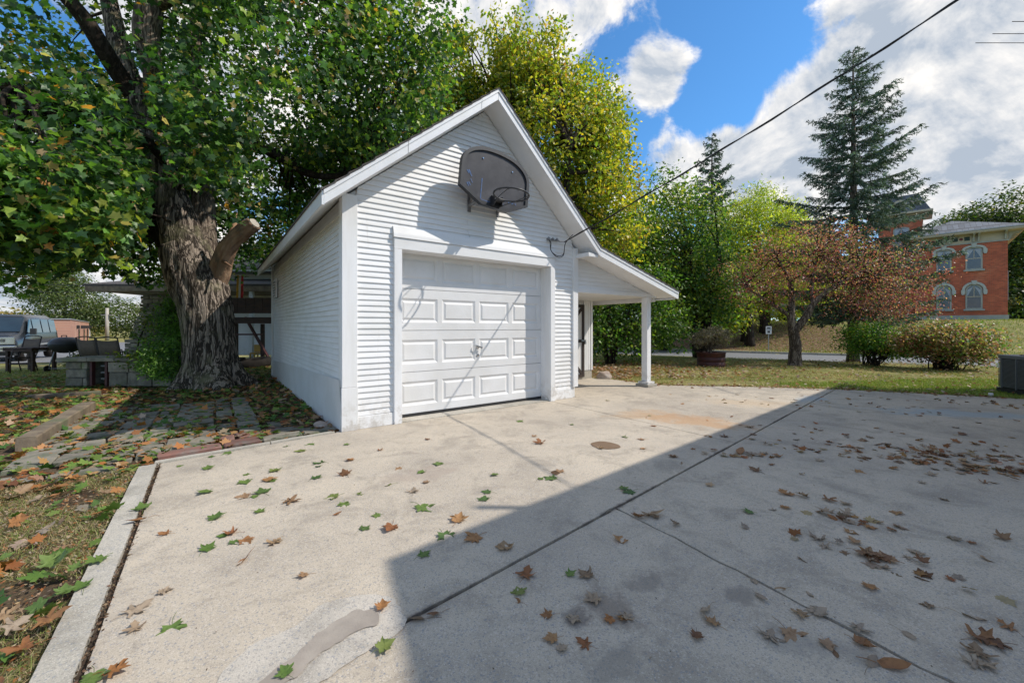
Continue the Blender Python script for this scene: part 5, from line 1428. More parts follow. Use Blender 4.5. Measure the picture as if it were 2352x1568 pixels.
for fx in (.30, .58, .83):
    x = BL * fx; dr = MB().box(x, -.06, .0, x + 1.6, -.005, 2.0).build('door', M['brown_trim'], bl); MB().box(x + .2, -.08, .3, x + 1.4, -.061, 1.8).build('pane', M['glass'], dr)
for fx in (.22, .42, .52, .70, .80, .93):
    x = BL * fx; MB().box(x, -.25, 2.05, x + .35, -.005, 2.45).build('wall_lamp', M['black'], bl)
c0 = b1 + dd * .05
wl = thing('white_building', 'low cream annex building at the far end of the peach brick one', 'building', (c0.x, c0.y, -1.1), math.atan2(dd.y, dd.x))
MB().box(0.3, .6, 0, 26, 14, 2.55).build('wall', simple('cream_wall', (.62, .56, .48), (.56, .5, .44), .5, .9, 0), wl)
MB().box(.2, .5, 2.55, 26.2, 14, 2.63).build('roof_coping', M['galv'], wl)
for x in (3, 9, 17): MB().box(x, .54, 0, x + 1.6, .595, 1.9).build('door', M['brown_trim'], wl); MB().box(x + 3, .35, 1.9, x + 3.4, .595, 2.3).build('wall_lamp', M['black'], wl)
p = at(246, 750, 62)
po = thing('utility_pole', 'bare pale wooden utility pole in front of the orange autumn tree', 'pole', (p.x, 62, -1.0))
MB().tube([(0, 0, 0), (0, 0, 5.05)], [.26, .19], 12).build('pole', M['woodpole'], po, True)
MB().box(-.9, -.08, 3.9, .9, .08, 4.05).build('crossarm', M['woodpole'], po)
for i, (y1_, y2_, lb) in enumerate(((667, 670, 'lower of the two thin black utility wires crossing the left sky'), (648, 656, 'upper of the two thin black utility wires crossing the left sky'))):
    a, b = at(-200, y1_ - 2, 40), at(420, y2_, 40)
    w_ = MB().tube(curve_pts(a, b, -.12, 16), .022, 5).build('utility_wire', M['cable'], None); tag(w_, lb, 'wire')
# wires at the upper right
for (a, b, lb) in (((2240, 79, 20), (2560, 83, 20), 'short grey wire near the top right corner, upper one'), ((2240, 100, 20), (2560, 97, 20), 'short grey wire near the top right corner, lower one')):
    pass

# ------------------------------------------------------------------ neighbour's white house, deck, odds and ends
nh = thing('white_house', 'white clapboard neighbour house with porch roof, mostly hidden behind the maple trunk', 'house', (-10, 17, 0))
def nb(mb, name, mat, par=None, **k): return pinv(mb.build(name, mat, par or nh, **k), par or nh) if par is None else mb.build(name, mat, par, **k)
M['whiteside'] = white_paint('neighbour_white_siding', .62, (1, 1, 1))
nb(MB().box(-12.6, 17.0, 0, -6.6, 17.2, 3.4), 'wall', M['whiteside'])
for k in range(27):
    nb(MB().add([(-12.6, 16.965, .05 + .12 * k), (-6.6, 16.965, .05 + .12 * k), (-6.6, 16.995, .165 + .12 * k), (-12.6, 16.995, .165 + .12 * k), (-12.6, 16.995, .05 + .12 * k), (-6.6, 16.995, .05 + .12 * k)], [(0, 1, 2, 3), (0, 4, 5, 1)]), 'siding_board', M['whiteside'])
nb(MB().box(-12.9, 16.1, 3.4, -6.2, 17.4, 3.5), 'eave', M['galv'])
nb(MB().prism([(16.0, 3.5), (17.6, 3.5), (20, 5.2), (20, 5.3)], -12.9, -6.2, 'x'), 'roof', M['shingle'])
nb(MB().box(-15.4, 14.6, 2.48, -8.3, 14.75, 2.66), 'porch_fascia', M['greywood'])
nb(MB().prism([(14.6, 2.66), (17.0, 3.1), (17.0, 3.2), (14.6, 2.74)], -15.5, -8.2, 'x'), 'porch_roof', M['shingle'])
nb(MB().box(-15.4, 14.75, 2.50, -8.3, 16.9, 2.54), 'porch_soffit', M['greywood'])
nb(MB().box(-15.4, 16.9, 0, -12.62, 17.1, 2.6), 'wall', M['brown_trim'])
for x in (-11.4, -9.55): nb(MB().box(x, 14.7, 0, x + .12, 14.82, 2.48), 'porch_post', M['whiteside'])
dk = thing('wooden_deck', 'raised dark stained wooden deck on braced legs between the maple trunk and the garage', 'deck', (-8.9, 13.2, 0))
def dp(mb, nm, mat='darkwood'): return pinv(mb.build(nm, M[mat], dk), dk)
for k in range(11): dp(MB().box(-10.1 + .27 * k, 12.9, 1.66, -9.84 + .27 * k, 12.94, 2.12), 'rail_board')
dp(MB().box(-10.15, 12.84, 1.62, -7.2, 12.89, 1.66), 'rail'); dp(MB().box(-10.15, 12.84, 1.30, -7.2, 12.96, 1.46), 'beam')
for k in range(12): dp(MB().box(-10.15, 12.97 + .13 * k, 1.47, -7.2, 13.09 + .13 * k, 1.50), 'deck_board')
for (x, y) in ((-10.0, 13.0), (-8.95, 13.0), (-7.3, 13.0), (-8.95, 14.4), (-7.3, 14.4)): dp(MB().box(x, y, -.05, x + .10, y + .10, 1.3), 'leg')
for (a, b) in (((-8.55, 12.98, 1.5), (-7.75, 12.98, .1)), ((-8.9, 12.98, .75), (-9.6, 12.98, 1.3)), ((-9.1, 13.02, .95), (-8.05, 13.02, .95))):
    dp(MB().bar(a, b, .05, .10, (0, 1, 0)), 'brace', 'rust')
o = thing('lounge_cushion', 'dark brown padded lounge cushion hanging on the deck rail', 'cushion', (-9.55, 12.7, 1.7))
m = MB().box(-.42, -.06, -.35, .42, .06, .38); pinv_ = m.build('cushion_back', M['brown_trim'], o, bevel=.05); m = MB().box(-.42, -.12, -.55, .42, .10, -.36); m.build('cushion_seat', M['brown_trim'], o, bevel=.04)
o = MB()
for k in range(5): pass
st = thing('striped_towel', 'yellow, white and red striped cloth hanging above the deck', 'towel', (at(550, 660, 13.4).x, 13.4, 2.15))
for k, c in enumerate(((.6, .30, .03), (.65, .62, .55), (.45, .03, .03))):
    m = MB(); m.add([(-.11 + .075 * k, 0, 0), (-.04 + .075 * k, .02, 0), (-.03 + .075 * k, .02, .75), (-.09 + .075 * k, 0, .75)], [(0, 1, 2, 3)])
    q = m.build('stripe', simple('cloth_stripe', c, None, 5, .9, 0), st); md = q.modifiers.new('t', 'SOLIDIFY'); md.thickness = .01
for i, (px, w_, lb) in enumerate(((535, .38, 'smaller dark rubber tyre lying flat under the deck next to the maple trunk'), (582, .52, 'larger dark rubber tyre lying flat under the deck near the garage'))):
    q = at(px, 820, 12.4)
    o = MB(); pr = []
    o.lathe([(w_ * .5, .02), (w_ * .95, 0), (w_, .08), (w_ * .99, .17), (w_ * .9, .24), (w_ * .55, .22), (w_ * .5, .12)], (0, 0, 0), 28)
    t_ = o.build('tyre', M['tyre'], None, True); t_.location = (q.x, 12.4, -.03); t_.rotation_euler = (R(5), R(-4), 0)
    tag(t_, lb, 'tyre', 'old tyres under the deck')
o = thing('toy_chair', 'small yellow plastic child seat under the deck', 'toy', (at(588, 812, 14.6).x, 14.6, 0))
my = simple('yellow_plastic', (.5, .28, .03), None, 4, .5, 0)
MB().box(-.16, -.14, .22, .16, .14, .27).build('seat', my, o, bevel=.02); MB().box(-.16, .11, .275, .16, .15, .55).build('backrest', my, o, bevel=.02)
for sx in (-.13, .13):
    for sy in (-.11, .11): MB().box(sx - .02, sy - .02, 0, sx + .02, sy + .02, .218).build('leg', my, o)

# ------------------------------------------------------------------ timbers, pavers
def timber(label, p0, p1, w, h, z0=-.04):
    o = thing('landscape_timber', label, 'timber', (p0[0], p0[1], z0), math.atan2(p1[1] - p0[1], p1[0] - p0[0]))
    L_ = math.hypot(p1[0] - p0[0], p1[1] - p0[1])
    m = MB(); n_ = 12; vs = []
    for i in range(n_ + 1):
        x = L_ * i / n_
        for (y, z) in ((-w / 2, 0), (w / 2, 0), (w / 2, h * .92), (w * .42, h), (-w * .42, h), (-w / 2, h * .92)):
            vs.append((x, y + mnoise.noise(Vector((x * 2, y * 9, z * 9))) * .012, z + mnoise.noise(Vector((x * 2.3, y * 7, 4 + z))) * .010 * (z > 0)))
    fs = [(i * 6 + k, i * 6 + (k + 1) % 6, (i + 1) * 6 + (k + 1) % 6, (i + 1) * 6 + k) for i in range(n_) for k in range(6)] + [(5, 4, 3, 2, 1, 0), tuple(range(n_ * 6, n_ * 6 + 6))]
    m.add(vs, fs).build('beam', M['greywood'], o)
    return o
a = gp(60, 1030); b = gp(203, 940)
timber('weathered timber edging the stone paving, the long one running toward the camera', (a.x, a.y), (b.x, b.y), .15, .155)
a = gp(66, 915); b = gp(235, 905)
timber('low half-buried timber lying across the leaf-covered ground', (a.x, a.y), (b.x, b.y), .14, .10)

patio = bpy.data.objects.new('stone_path', None); COL.objects.link(patio); patio['kind'] = 'structure'
s_ = -2.62; 
while s_ < -.95:
    w_ = random.choice((.24, .2, .42, .3)); v_ = random.uniform(.05, .3)
    while v_ < 3.1:
        l_ = random.uniform(.18, .42)
        if random.random() < .88:
            c = gw(s_ + w_ / 2, v_ + l_ / 2)
            m = MB().box(-w_ / 2 + .012, -l_ / 2 + .012, -.05, w_ / 2 - .012, l_ / 2 - .012, .0)
            m.v = [(p[0] + random.uniform(-.012, .012), p[1] + random.uniform(-.012, .012), p[2]) for p in m.v]
            q = m.build('paving_stone', M['paver'], patio, bevel=.008)
            q.location = (c.x, c.y, random.uniform(-.006, .022)); q.rotation_euler = (random.gauss(0, .03), random.gauss(0, .03), GANG + random.gauss(0, .03))
        v_ += l_
    s_ += w_
x = -1.62
for k, (w_, d__, mt) in enumerate(((.5, .16, 'redbrick'), (.34, .2, 'redbrick'), (.40, .17, 'paver'), (.36, .18, 'paver'), (.24, .2, 'paver'), (.3, .2, 'paver'))):
    c = gw(x + w_ / 2, .13 + .10 * (x + 1.6) * 0 - .12 * (1 - (x + 1.62) / 1.6) + .10)
    m = MB().box(-w_ / 2 + .008, -d__ / 2, -.06, w_ / 2 - .008, d__ / 2, 0); m.v = [(p[0] + random.uniform(-.008, .008), p[1] + random.uniform(-.008, .008), p[2]) for p in m.v]
    q = m.build('edging_stone', M[mt], patio, bevel=.01); q.location = (c.x, c.y, .012 + random.uniform(-.004, .008)); q.rotation_euler.z = GANG + .07
    if x > -1.3 + .1 and w_ + x > -.05: break
    x += w_
for (s0_, v0_, w_, d__, mt) in ((-1.25, .42, .5, .2, 'redbrick'), (-.75, .55, .45, .25, 'redbrick'), (-.42, .45, .38, .3, 'paver'), (-.5, .9, .3, .2, 'paver'), (-2.5, -.02, .34, .25, 'paver'), (-2.05, -.05, .4, .2, 'paver'), (-2.9, .9, .22, .3, 'redbrick')):
    c = gw(s0_, v0_); m = MB().box(-w_ / 2, -d__ / 2, -.06, w_ / 2, d__ / 2, 0); m.v = [(p[0] + random.uniform(-.015, .015), p[1] + random.uniform(-.015, .015), p[2]) for p in m.v]
    q = m.build('paving_stone', M[mt], patio, bevel=.01); q.location = (c.x, c.y, .0); q.rotation_euler = (random.gauss(0, .02), random.gauss(0, .02), GANG + random.uniform(-.2, .2))

def rock(label, loc, r, sq=.6, mat='rock', seed=0, cat='rock'):
    bm = bmesh.new(); bmesh.ops.create_icosphere(bm, subdivisions=3, radius=1)
    for v in bm.verts:
        d = 1 + .30 * mnoise.noise(v.co * 1.4 + Vector((seed, 0, 0))) + .1 * mnoise.noise(v.co * 4 + Vector((seed, 3, 0)))
        v.co = Vector((v.co.x * r[0], v.co.y * r[1], v.co.z * r[2])) * d
    me = bpy.data.meshes.new('rock'); bm.to_mesh(me); bm.free(); me.materials.append(M[mat])
    me.polygons.foreach_set('use_smooth', [True] * len(me.polygons))
    o = link('rock', me); o.location = loc; return tag(o, label, cat)
p = gp(738, 980); rock('rounded pale pebble-like rock at the front left corner of the garage', (p.x, p.y, .02), (.085, .06, .05))
p = gp(1387, 870); rock('pinkish pale rock at the edge of the porch slab', (p.x + .03, p.y + .1, .05), (.17, .13, .12), seed=5)
for (px, py, sz) in ((945, 1300, .014), (500, 1180, .01), (1180, 1265, .008), (1365, 1205, .008)): pass

# ------------------------------------------------------------------ planter with small tree
pc = gp(1633, 838)
pl = thing('round_planter', 'round dark red steel ring planter on the lawn', 'planter', (pc.x, pc.y, -.03))
prof = [(.40, 0), (.405, .02), (.405, .12), (.392, .135), (.392, .145), (.405, .16), (.405, .26), (.392, .275), (.392, .285), (.405, .30), (.41, .40), (.425, .415), (.425, .435), (.39, .435), (.385, .30)]
MB().lathe(prof, seg=40).build('ring', M['rust'], pl, True)
MB().lathe([(.01, .355), (.384, .36)], seg=30).build('soil', M['soil'], pl)
ps = thing('dwarf_tree', 'small grey-brown fine-leaved umbrella shaped dwarf tree growing in the red planter', 'shrub', (pc.x, pc.y, .32))
b = Vector((pc.x, pc.y, .30))
palp = [((.26, .21, .15), 3), ((.34, .28, .20), 2), ((.17, .15, .09), 2), ((.24, .24, .10), 1)]
cc, f = crown(ps, T_LANCE, M['dryleaf'], [((pc.x + .04, pc.y, .95), (.54, .5, .26), 3), ((pc.x + .36, pc.y, .80), (.30, .3, .20), 1), ((pc.x - .32, pc.y, .8), (.27, .3, .2), 1)], 300, 26, .055, .07, palp, .5, .3, .9, .2)
mb = MB(); mb.tube([b, b + Vector((.01, 0, .2)), b + Vector((0, 0, .38))], [.03, .024, .015], 8)
for k in range(46):
    t = Vector(cc[random.randrange(len(cc))]); mb.tube(curve_pts(b + Vector((0, 0, random.uniform(.02, .25))), t, .05, 5, .015), [.011 * (1 - .15 * i) for i in range(6)], 5, False)
pinv(mb.build('trunk', M['bark2'], ps, True), ps)

# ------------------------------------------------------------------ sign on the verge, trunks on the bank
p = at(1765, 800, 23.2); zz = hz(p.x, 23.2)
sg = thing('road_sign', 'small white rectangular sign on a thin metal post beside the road', 'sign', (p.x, 23.2, zz), R(-4))
MB().box(-.02, -.015, 0, .02, .015, 1.40).build('post', M['galv'], sg)
pn = MB().box(-.16, -.03, .84 + .12, .16, -.016, 1.40).build('sign_panel', M['paintd'], sg, bevel=.004)
mk = simple('dark_sign_print', (.03, .03, .04), None, 4, .7, 0)
m = MB(); m.box(-.10, -.034, 1.27, .10, -.031, 1.34); m.box(-.12, -.034, 1.20, .12, -.031, 1.235); m.box(-.07, -.034, 1.03, .07, -.031, 1.14); m.build('print', mk, pn)
for (px, yb_, Y, r, lb) in ((1722, 783, 25.5, .26, 'leaning bare trunk on the leaf-covered bank left of the white sign'), (1709, 786, 26.5, .18, 'thinner dark trunk just behind the leaning one on the bank')):
    q = at(px, 780, Y); z0 = hz(q.x, Y)
    t_ = thing('tree_trunk', lb, 'tree trunk', (q.x, Y, z0))
    MB().tube([(0, 0, -.2), (0, 0, .3), (-.1, 0, 2.2), (-.2, 0, 5.0)], [r * 1.5, r, r * .9, r * .6], 12).build('trunk', M['barkd'], t_, True)
# parked cars glimpsed behind the crabapple
def simple_car(label, loc, rz, paint):
    o = thing('parked_car', label, 'car', loc, R(rz))
    pr = [(-2.2, .35), (2.2, .35), (2.25, .75), (1.9, .92), (1.1, 1.0), (.6, 1.42), (-1.2, 1.45), (-1.8, 1.0), (-2.2, .9)]
    MB().prism(pr, -.85, .85).build('body', paint, o, bevel=.05)
    MB().prism([(-1.6, 1.02), (.98, 1.02), (.56, 1.38), (-1.17, 1.40)], -.862, .862).build('side_window', M['glass'], o)
    for x in (-1.4, 1.4):
        for s_ in (-1, 1):
            m = MB().lathe([(.1, -.1), (.3, -.1), (.33, 0), (.3, .1), (.1, .1)], seg=20); m.xf(Matrix.Translation((x, .8 * s_, .33)) @ Matrix.Rotation(R(90), 4, 'X')); m.build('wheel', M['tyre'], o, True)
simple_car('dark blue car parked on top of the bank behind the crabapple trunk', (22.2, 30.6, hz(22.2, 30.6)), -30, simple('dark_blue_car_paint', (.02, .03, .06), None, 3, .2, 0))
simple_car('pale silver car parked on top of the bank left of the crabapple trunk', (18.6, 32.5, hz(18.6, 32.5)), -30, simple('silver_car_paint', (.4, .42, .45), None, 3, .25, 0))

# ------------------------------------------------------------------ red brick house
M['brick'] = simple('red_house_brick', (.56, .13, .058), (.42, .092, .045), 1.3, .85, 0, c3=(.60, .19, .09))
def brick_detail(m):
    nt = m.node_tree; N, L = nt.nodes, nt.links; b = N['Principled BSDF']
    tc = N.new('ShaderNodeTexCoord'); mp = N.new('ShaderNodeMapping'); L.new(tc.outputs['Object'], mp.inputs[0]); mp.inputs['Rotation'].default_value = (R(90), 0, 0)
    br = N.new('ShaderNodeTexBrick'); L.new(mp.outputs[0], br.inputs['Vector']); br.inputs['Scale'].default_value = 1.0
    br.inputs['Brick Width'].default_value = .24; br.inputs['Row Height'].default_value = .085; br.inputs['Mortar Size'].default_value = .011; br.inputs['Mortar Smooth'].default_value = .3
    br.inputs['Color1'].default_value = (.75, .72, .72, 1); br.inputs['Color2'].default_value = (1.2, 1.15, 1.1, 1); br.inputs['Mortar'].default_value = (.75, 1.6, 2.2, 1)
    src = b.inputs['Base Color'].links[0].from_socket
    L.new(mixc(N, L, 1.0, src, br.outputs['Color'], 'MULTIPLY'), b.inputs['Base Color'])
brick_detail(M['brick'])
M['cream'] = simple('cream_frieze', (.52, .46, .34), (.46, .41, .31), 2, .7, 0)
M['stonetrim'] = simple('grey_green_stone_trim', (.42, .43, .38), (.33, .35, .32), 3, .8, .1)
M['green'] = simple('dark_green_panel', (.02, .05, .04), None, 3, .6, 0)
M['maroon'] = simple('maroon_panel', (.16, .03, .03), None, 3, .6, 0)
M['slate'] = simple('grey_slate_roof', (.14, .15, .17), (.10, .11, .125), 3, .8, 0)
def slate_detail(m):
    nt = m.node_tree; N, L = nt.nodes, nt.links; b = N['Principled BSDF']
    tc = N.new('ShaderNodeTexCoord'); mp = N.new('ShaderNodeMapping'); L.new(tc.outputs['Object'], mp.inputs[0]); mp.inputs['Rotation'].default_value = (R(60), 0, 0)
    br = N.new('ShaderNodeTexBrick'); L.new(mp.outputs[0], br.inputs['Vector']); br.inputs['Scale'].default_value = 1.0
    br.inputs['Brick Width'].default_value = .35; br.inputs['Row Height'].default_value = .2; br.inputs['Mortar Size'].default_value = .018
    br.inputs['Color1'].default_value = (.8, .8, .8, 1); br.inputs['Color2'].default_value = (1.25, 1.25, 1.25, 1); br.inputs['Mortar'].default_value = (.5, .5, .5, 1)
    src = b.inputs['Base Color'].links[0].from_socket
    L.new(mixc(N, L, 1.0, src, br.outputs['Color'], 'MULTIPLY'), b.inputs['Base Color'])
slate_detail(M['slate'])
# local frame: x to the right along the facade, origin at its right corner on the ground; y back
HR = (42.25, 34.5); HG = hz(44, 38)
bh = thing('brick_house', 'two-storey red brick Italianate house with arched windows, bracketed cornice and tower on the hill', 'house', (HR[0], HR[1], HG), R(-45))
def hb(mb, nm, mat, par=bh, **k): return mb.build(nm, M[mat], par, **k)
EZ = 7.8
fz0 = EZ - .75
hb(MB().box(-5.6, 0, .62, 0, 9, EZ - .05), 'wall', 'brick'); hb(MB().box(-5.65, -.06, -.6, .06, 9, .619), 'foundation', 'stonetrim')
hb(MB().box(-14, 2.2, .62, -5.61, 9, EZ - .6), 'wall', 'brick'); hb(MB().box(-14, 2.14, -.6, -5.66, 9, .619), 'foundation', 'stonetrim')
hb(MB().box(-5.63, -.05, fz0, .05, -.002, EZ - .02), 'frieze', 'cream'); hb(MB().box(.002, -.05, fz0, .06, 9, EZ - .02), 'frieze', 'cream')
hb(MB().box(-5.65, -.09, fz0 - .10, .09, -.003, fz0 - .002), 'band', 'stonetrim')
hb(MB().box(-6.5, -.95, EZ, .95, 9.5, EZ + .14), 'cornice', 'cream'); hb(MB().box(-6.58, -1.03, EZ + .142, 1.03, 9.6, EZ + .24), 'gutter', 'galv')
hb(MB().box(-6.45, -.9, EZ - .04, .9, 9.4, EZ - .003), 'soffit', 'cream')
ap = MB(); ap.add([(-6.58, -1.03, EZ + .24), (1.03, -1.03, EZ + .24), (1.03, 9.6, EZ + .24), (-6.58, 9.6, EZ + .24), (-3.1, 2.6, EZ + 1.85), (-2.6, 5.8, EZ + 1.85)], [(0, 1, 4), (1, 2, 5, 4), (2, 3, 5), (3, 0, 4, 5)])
hb(ap, 'roof', 'slate')
def bracket(x, y=0, rot=0):
    m = MB().prism([(-.06, fz0 + .02), (-.16, fz0 + .05), (-.30, EZ - .3), (-.80, EZ - .12), (-.80, EZ - .045), (-.052, EZ - .045)], x, x + .12, 'x')
    return m
for x in (-5.5, -5.2, -3.75, -3.45, -2.0, -1.7, -.2): hb(bracket(x), 'bracket', 'stonetrim')
for y in (.2, 1.2, 2.6, 4.0):
    m = MB().prism([(.06, fz0 + .02), (.06, EZ - .045), (.80, EZ - .045), (.80, EZ - .12), (.30, EZ - .3), (.16, fz0 + .05)], y, y + .12); hb(m, 'bracket', 'stonetrim')
for x0_, x1_ in ((-4.95, -3.9), (-3.2, -2.15)):
    xm = (x0_ + x1_) / 2; zc_ = (fz0 + EZ) / 2
    for (a_, b__) in ((x0_, xm - .2), (xm + .2, x1_)): hb(MB().box(a_, -.072, zc_ - .17, b__, -.051, zc_ + .17), 'frieze_panel', 'green', bevel=.01)
    m = MB().lathe([(.01, 0), (.19, 0), (.19, .03), (.01, .03)], seg=20); m.xf(Matrix.Translation((xm, -.05, zc_)) @ Matrix.Rotation(R(90), 4, 'X')); hb(m, 'roundel', 'cream')
    m = MB().lathe([(.01, 0), (.12, 0), (.12, .04), (.01, .04)], seg=20); m.xf(Matrix.Translation((xm, -.05, zc_)) @ Matrix.Rotation(R(90), 4, 'X')); hb(m, 'roundel', 'maroon')
def arch_window(xc, zb, w, h, round_=True, y=0.0, hood=True, sill=True):
    """frame, panes, curtain, hood"""
    rise = w / 2 if round_ else w * .18
    def arc(wd, extra=0, n_=12):
        pts = []
        for k in range(n_ + 1):
            a = math.pi * k / n_
            pts.append((xc + wd / 2 * math.cos(a), zb + h - rise + (rise + extra) * math.sin(a)))
        return pts
    out = [(xc - w / 2, zb), (xc + w / 2, zb)] + arc(w)
    f = hb(MB().prism(out, y - .05, y - .003), 'window', 'stonetrim')
    iw = w - .20; i_ = [(xc - iw / 2, zb + .1), (xc + iw / 2, zb + .1)] + [(xc + (p[0] - xc) * iw / w, p[1] - .10) for p in arc(w)]
    hb(MB().prism(i_, y - .056, y - .0505), 'pane', 'glassc', f)
    hb(MB().box(xc - iw / 2, y - .075, zb + h * .5 - .03, xc + iw / 2, y - .0565, zb + h * .5 + .03), 'sash_bar', 'cream', f)
    hb(MB().box(xc - .02, y - .07, zb + h * .5 + .031, xc + .02, y - .0565, zb + h - .16), 'sash_bar', 'cream', f)
    # pale curtains seen behind the upper panes
    for sx in (-1, 1):
        c_ = MB(); x0_ = xc + sx * (iw / 2 - .01)
        c_.add([(x0_, y - .058, zb + h * .52), (x0_, y - .058, zb + h - rise - .0), (xc + sx * .03, y - .058, zb + h - .18), (xc + sx * iw * .28, y - .058, zb + h * .72)], [(0, 1, 2, 3), (3, 2, 1, 0)] if False else [(0, 1, 2, 3)])
        hb(c_, 'curtain', 'curtain', f)
    if sill: hb(MB().box(xc - w / 2 - .12, y - .16, zb - .14, xc + w / 2 + .12, y - .003, zb - .002), 'sill', 'stonetrim', f)
    if hood:
        O_, I_ = arc(w + .44, .22), arc(w + .08, .03)
        n_ = len(O_); m = MB()
        for k in range(n_ - 1):
            m.hexa([(I_[k][0], y - .16, I_[k][1]), (O_[k][0], y - .16, O_[k][1]), (O_[k][0], y - .004, O_[k][1]), (I_[k][0], y - .004, I_[k][1]),
                    (I_[k + 1][0], y - .16, I_[k + 1][1]), (O_[k + 1][0], y - .16, O_[k + 1][1]), (O_[k + 1][0], y - .004, O_[k + 1][1]), (I_[k + 1][0], y - .004, I_[k + 1][1])])
        for sx in (-1, 1):
            xx = xc + sx * (w / 2 + .15); m.box(xx - .12, y - .17, zb + h - rise - .32, xx + .12, y - .003, zb + h - rise)
            m.box(xx - .09, y - .19, zb + h - rise - .42, xx + .09, y - .003, zb + h - rise - .325)
        m.prism([(xc - .10, zb + h - .02), (xc + .10, zb + h - .02), (xc + .17, zb + h + .32), (xc - .17, zb + h + .32)], y - .22, y - .005)
        hb(m, 'hood_mould', 'hoodm', f)
M['hoodm'] = simple('painted_hood_mould', (.50, .52, .47), (.42, .45, .42), 3, .7, .1)
M['glassc'] = simple('window_glass', (.05, .065, .09), (.09, .10, .125), 1.2, .12, 0, spec=.8)
M['curtain'] = simple('pale_curtain', (.42, .46, .52), (.36, .4, .45), 5, .9, 0)
def hx_(px):   # facade x from pixel column
    k = (px - HX) / F; t = (HR[0] - k * HR[1]) / (.7071 * (1 + k)); return -t
xa, xb2 = hx_(2237), hx_(2168)
arch_window(xa, 1.16, 1.0, 2.2, True); arch_window(xa, 4.66, 1.0, 1.95, False)
arch_window(xb2, 1.16, .95, 2.2, True); arch_window(xb2, 4.66, .95, 1.95, False)
hb(MB().box(.005, .3, 1.9, .06, .45, 4.4), 'downpipe', 'galv')
arch_window(-7.4, 1.3, 1.1, 2.3, False, 2.2, False); arch_window(-10.5, 1.3, 1.1, 2.3, False, 2.2, False)
# tower
TX0, TX1 = hx_(2027) - .35, hx_(2128) - .25
tz = 10.5
hb(MB().box(TX0, .9, EZ - 1.2, TX1, 4.1, tz - .6), 'tower_wall', 'brick')
hb(MB().box(TX0 - .04, .86, .5, TX1 + .0, 2.19, EZ - 1.21), 'tower_wall', 'brick')
hb(MB().box(TX0 - .05, .85, tz - .6, TX1 + .05, 4.15, tz - .01), 'frieze', 'cream'); hb(MB().box(TX0 + .5, .82, tz - .48, TX1 - .5, .849, tz - .15), 'frieze_panel', 'green')
hb(MB().box(TX0 - .7, .2, tz, TX1 + .7, 4.8, tz + .16), 'cornice', 'cream')
hb(MB().add([(TX0 - .55, .35, tz + .161), (TX1 + .55, .35, tz + .161), (TX1 + .55, 4.65, tz + .161), (TX0 - .55, 4.65, tz + .161), (TX0 + .3, 1.2, tz + 2.0), (TX1 - .3, 1.2, tz + 2.0), (TX1 - .3, 3.8, tz + 2.0), (TX0 + .3, 3.8, tz + 2.0)], [(0, 1, 5, 4), (1, 2, 6, 5), (2, 3, 7, 6), (3, 0, 4, 7), (4, 5, 6, 7)]), 'tower_roof', 'slate')
m = MB().lathe([(.01, 0), (.52, 0), (.52, .2), (.01, .2)], seg=24); m.xf(Matrix.Translation(((TX0 + TX1) / 2, .95, tz + 1.0)) @ Matrix.Rotation(R(90), 4, 'X')); rd_ = hb(m, 'round_dormer', 'cream')
m = MB().lathe([(.01, 0), (.34, 0), (.34, .22), (.01, .22)], seg=24); m.xf(Matrix.Translation(((TX0 + TX1) / 2, .95, tz + 1.0)) @ Matrix.Rotation(R(90), 4, 'X')); hb(m, 'pane', 'glassc', rd_)
arch_window((TX0 + TX1) / 2 + .1, EZ - .55, 1.15, 2.1, False, .9, False)
hb(MB().box(TX1 - .0, .4, EZ + .1, TX1 + .5, 1.6, EZ + .75), 'flashing', 'galv')
# lattice and bench at the right end of the house
p = (45.3, 34.2)
lt = thing('garden_lattice', 'white garden lattice leaning at the right end of the brick house', 'lattice', (p[0], p[1], hz(*p)), R(-45))
for k in range(5): MB().box(-.55 + .26 * k, -.02, .1, -.51 + .26 * k, .0, 1.25).build('upright', M['paintd'], lt); MB().box(-.55, .001, .12 + .26 * k, .55, .02, .16 + .26 * k).build('crossbar', M['paintd'], lt)
shd = thing('dark_shed', 'low dark open shed at the right edge behind the brick house', 'shed', (49.5, 35.0, hz(49, 35)), R(-45))
MB().box(-1.6, 0, 0, 2.4, .2, 1.0).build('wall', M['brown_trim'], shd); MB().box(-1.8, -.4, 1.0, 2.6, 1.6, 1.1).build('roof', M['galv'], shd)

# ------------------------------------------------------------------ air conditioner
dH = Vector((.762, .648, 0)); eH = Vector((.648, -.762, 0)); HANG = math.atan2(.648, .762)
ac0 = Vector((8.88, 6.80, 0))
ac = thing('air_conditioner', 'grey outdoor air conditioning condenser with louvred sides at the right edge', 'air conditioner', (ac0.x, ac0.y, 0), 0)
W_ = .86; Hh = .66; z0 = .07
def rr(w, r, n_=5, ins=0):
    pts = []
    for (cx_, cy_, a0) in ((w - r, w - r, 0), (r, w - r, 90), (r, r, 180), (w - r, r, 270)):
        for k in range(n_ + 1):
            a = R(a0 + 90 * k / n_); pts.append((cx_ + (r - ins) * math.cos(a), cy_ + (r - ins) * math.sin(a)))
    return pts
acM = Matrix.Rotation(R(-14), 4, 'Z')
def acb(mb, nm, mat, par=ac, **k): return mb.xf(acM).build(nm, M[mat], par, **k)
acb(MB().prism(rr(W_ + .04, .13), .0, .07, 'z'), 'base_pan', 'acdark')
acb(MB().prism(rr(W_, .12, ins=.03), .071, Hh - .03, 'z'), 'coil', 'acdark')
acb(MB().prism(rr(W_, .12), Hh - .05, Hh + .02, 'z'), 'top_cover', 'acgrey', bevel=.01)
acb(MB().lathe([(.30, Hh + .021), (.31, Hh + .03), (.05, Hh + .045), (.04, Hh + .02)], (W_ / 2, W_ / 2, 0), 30), 'fan_guard', 'acdark')
lv = MB()
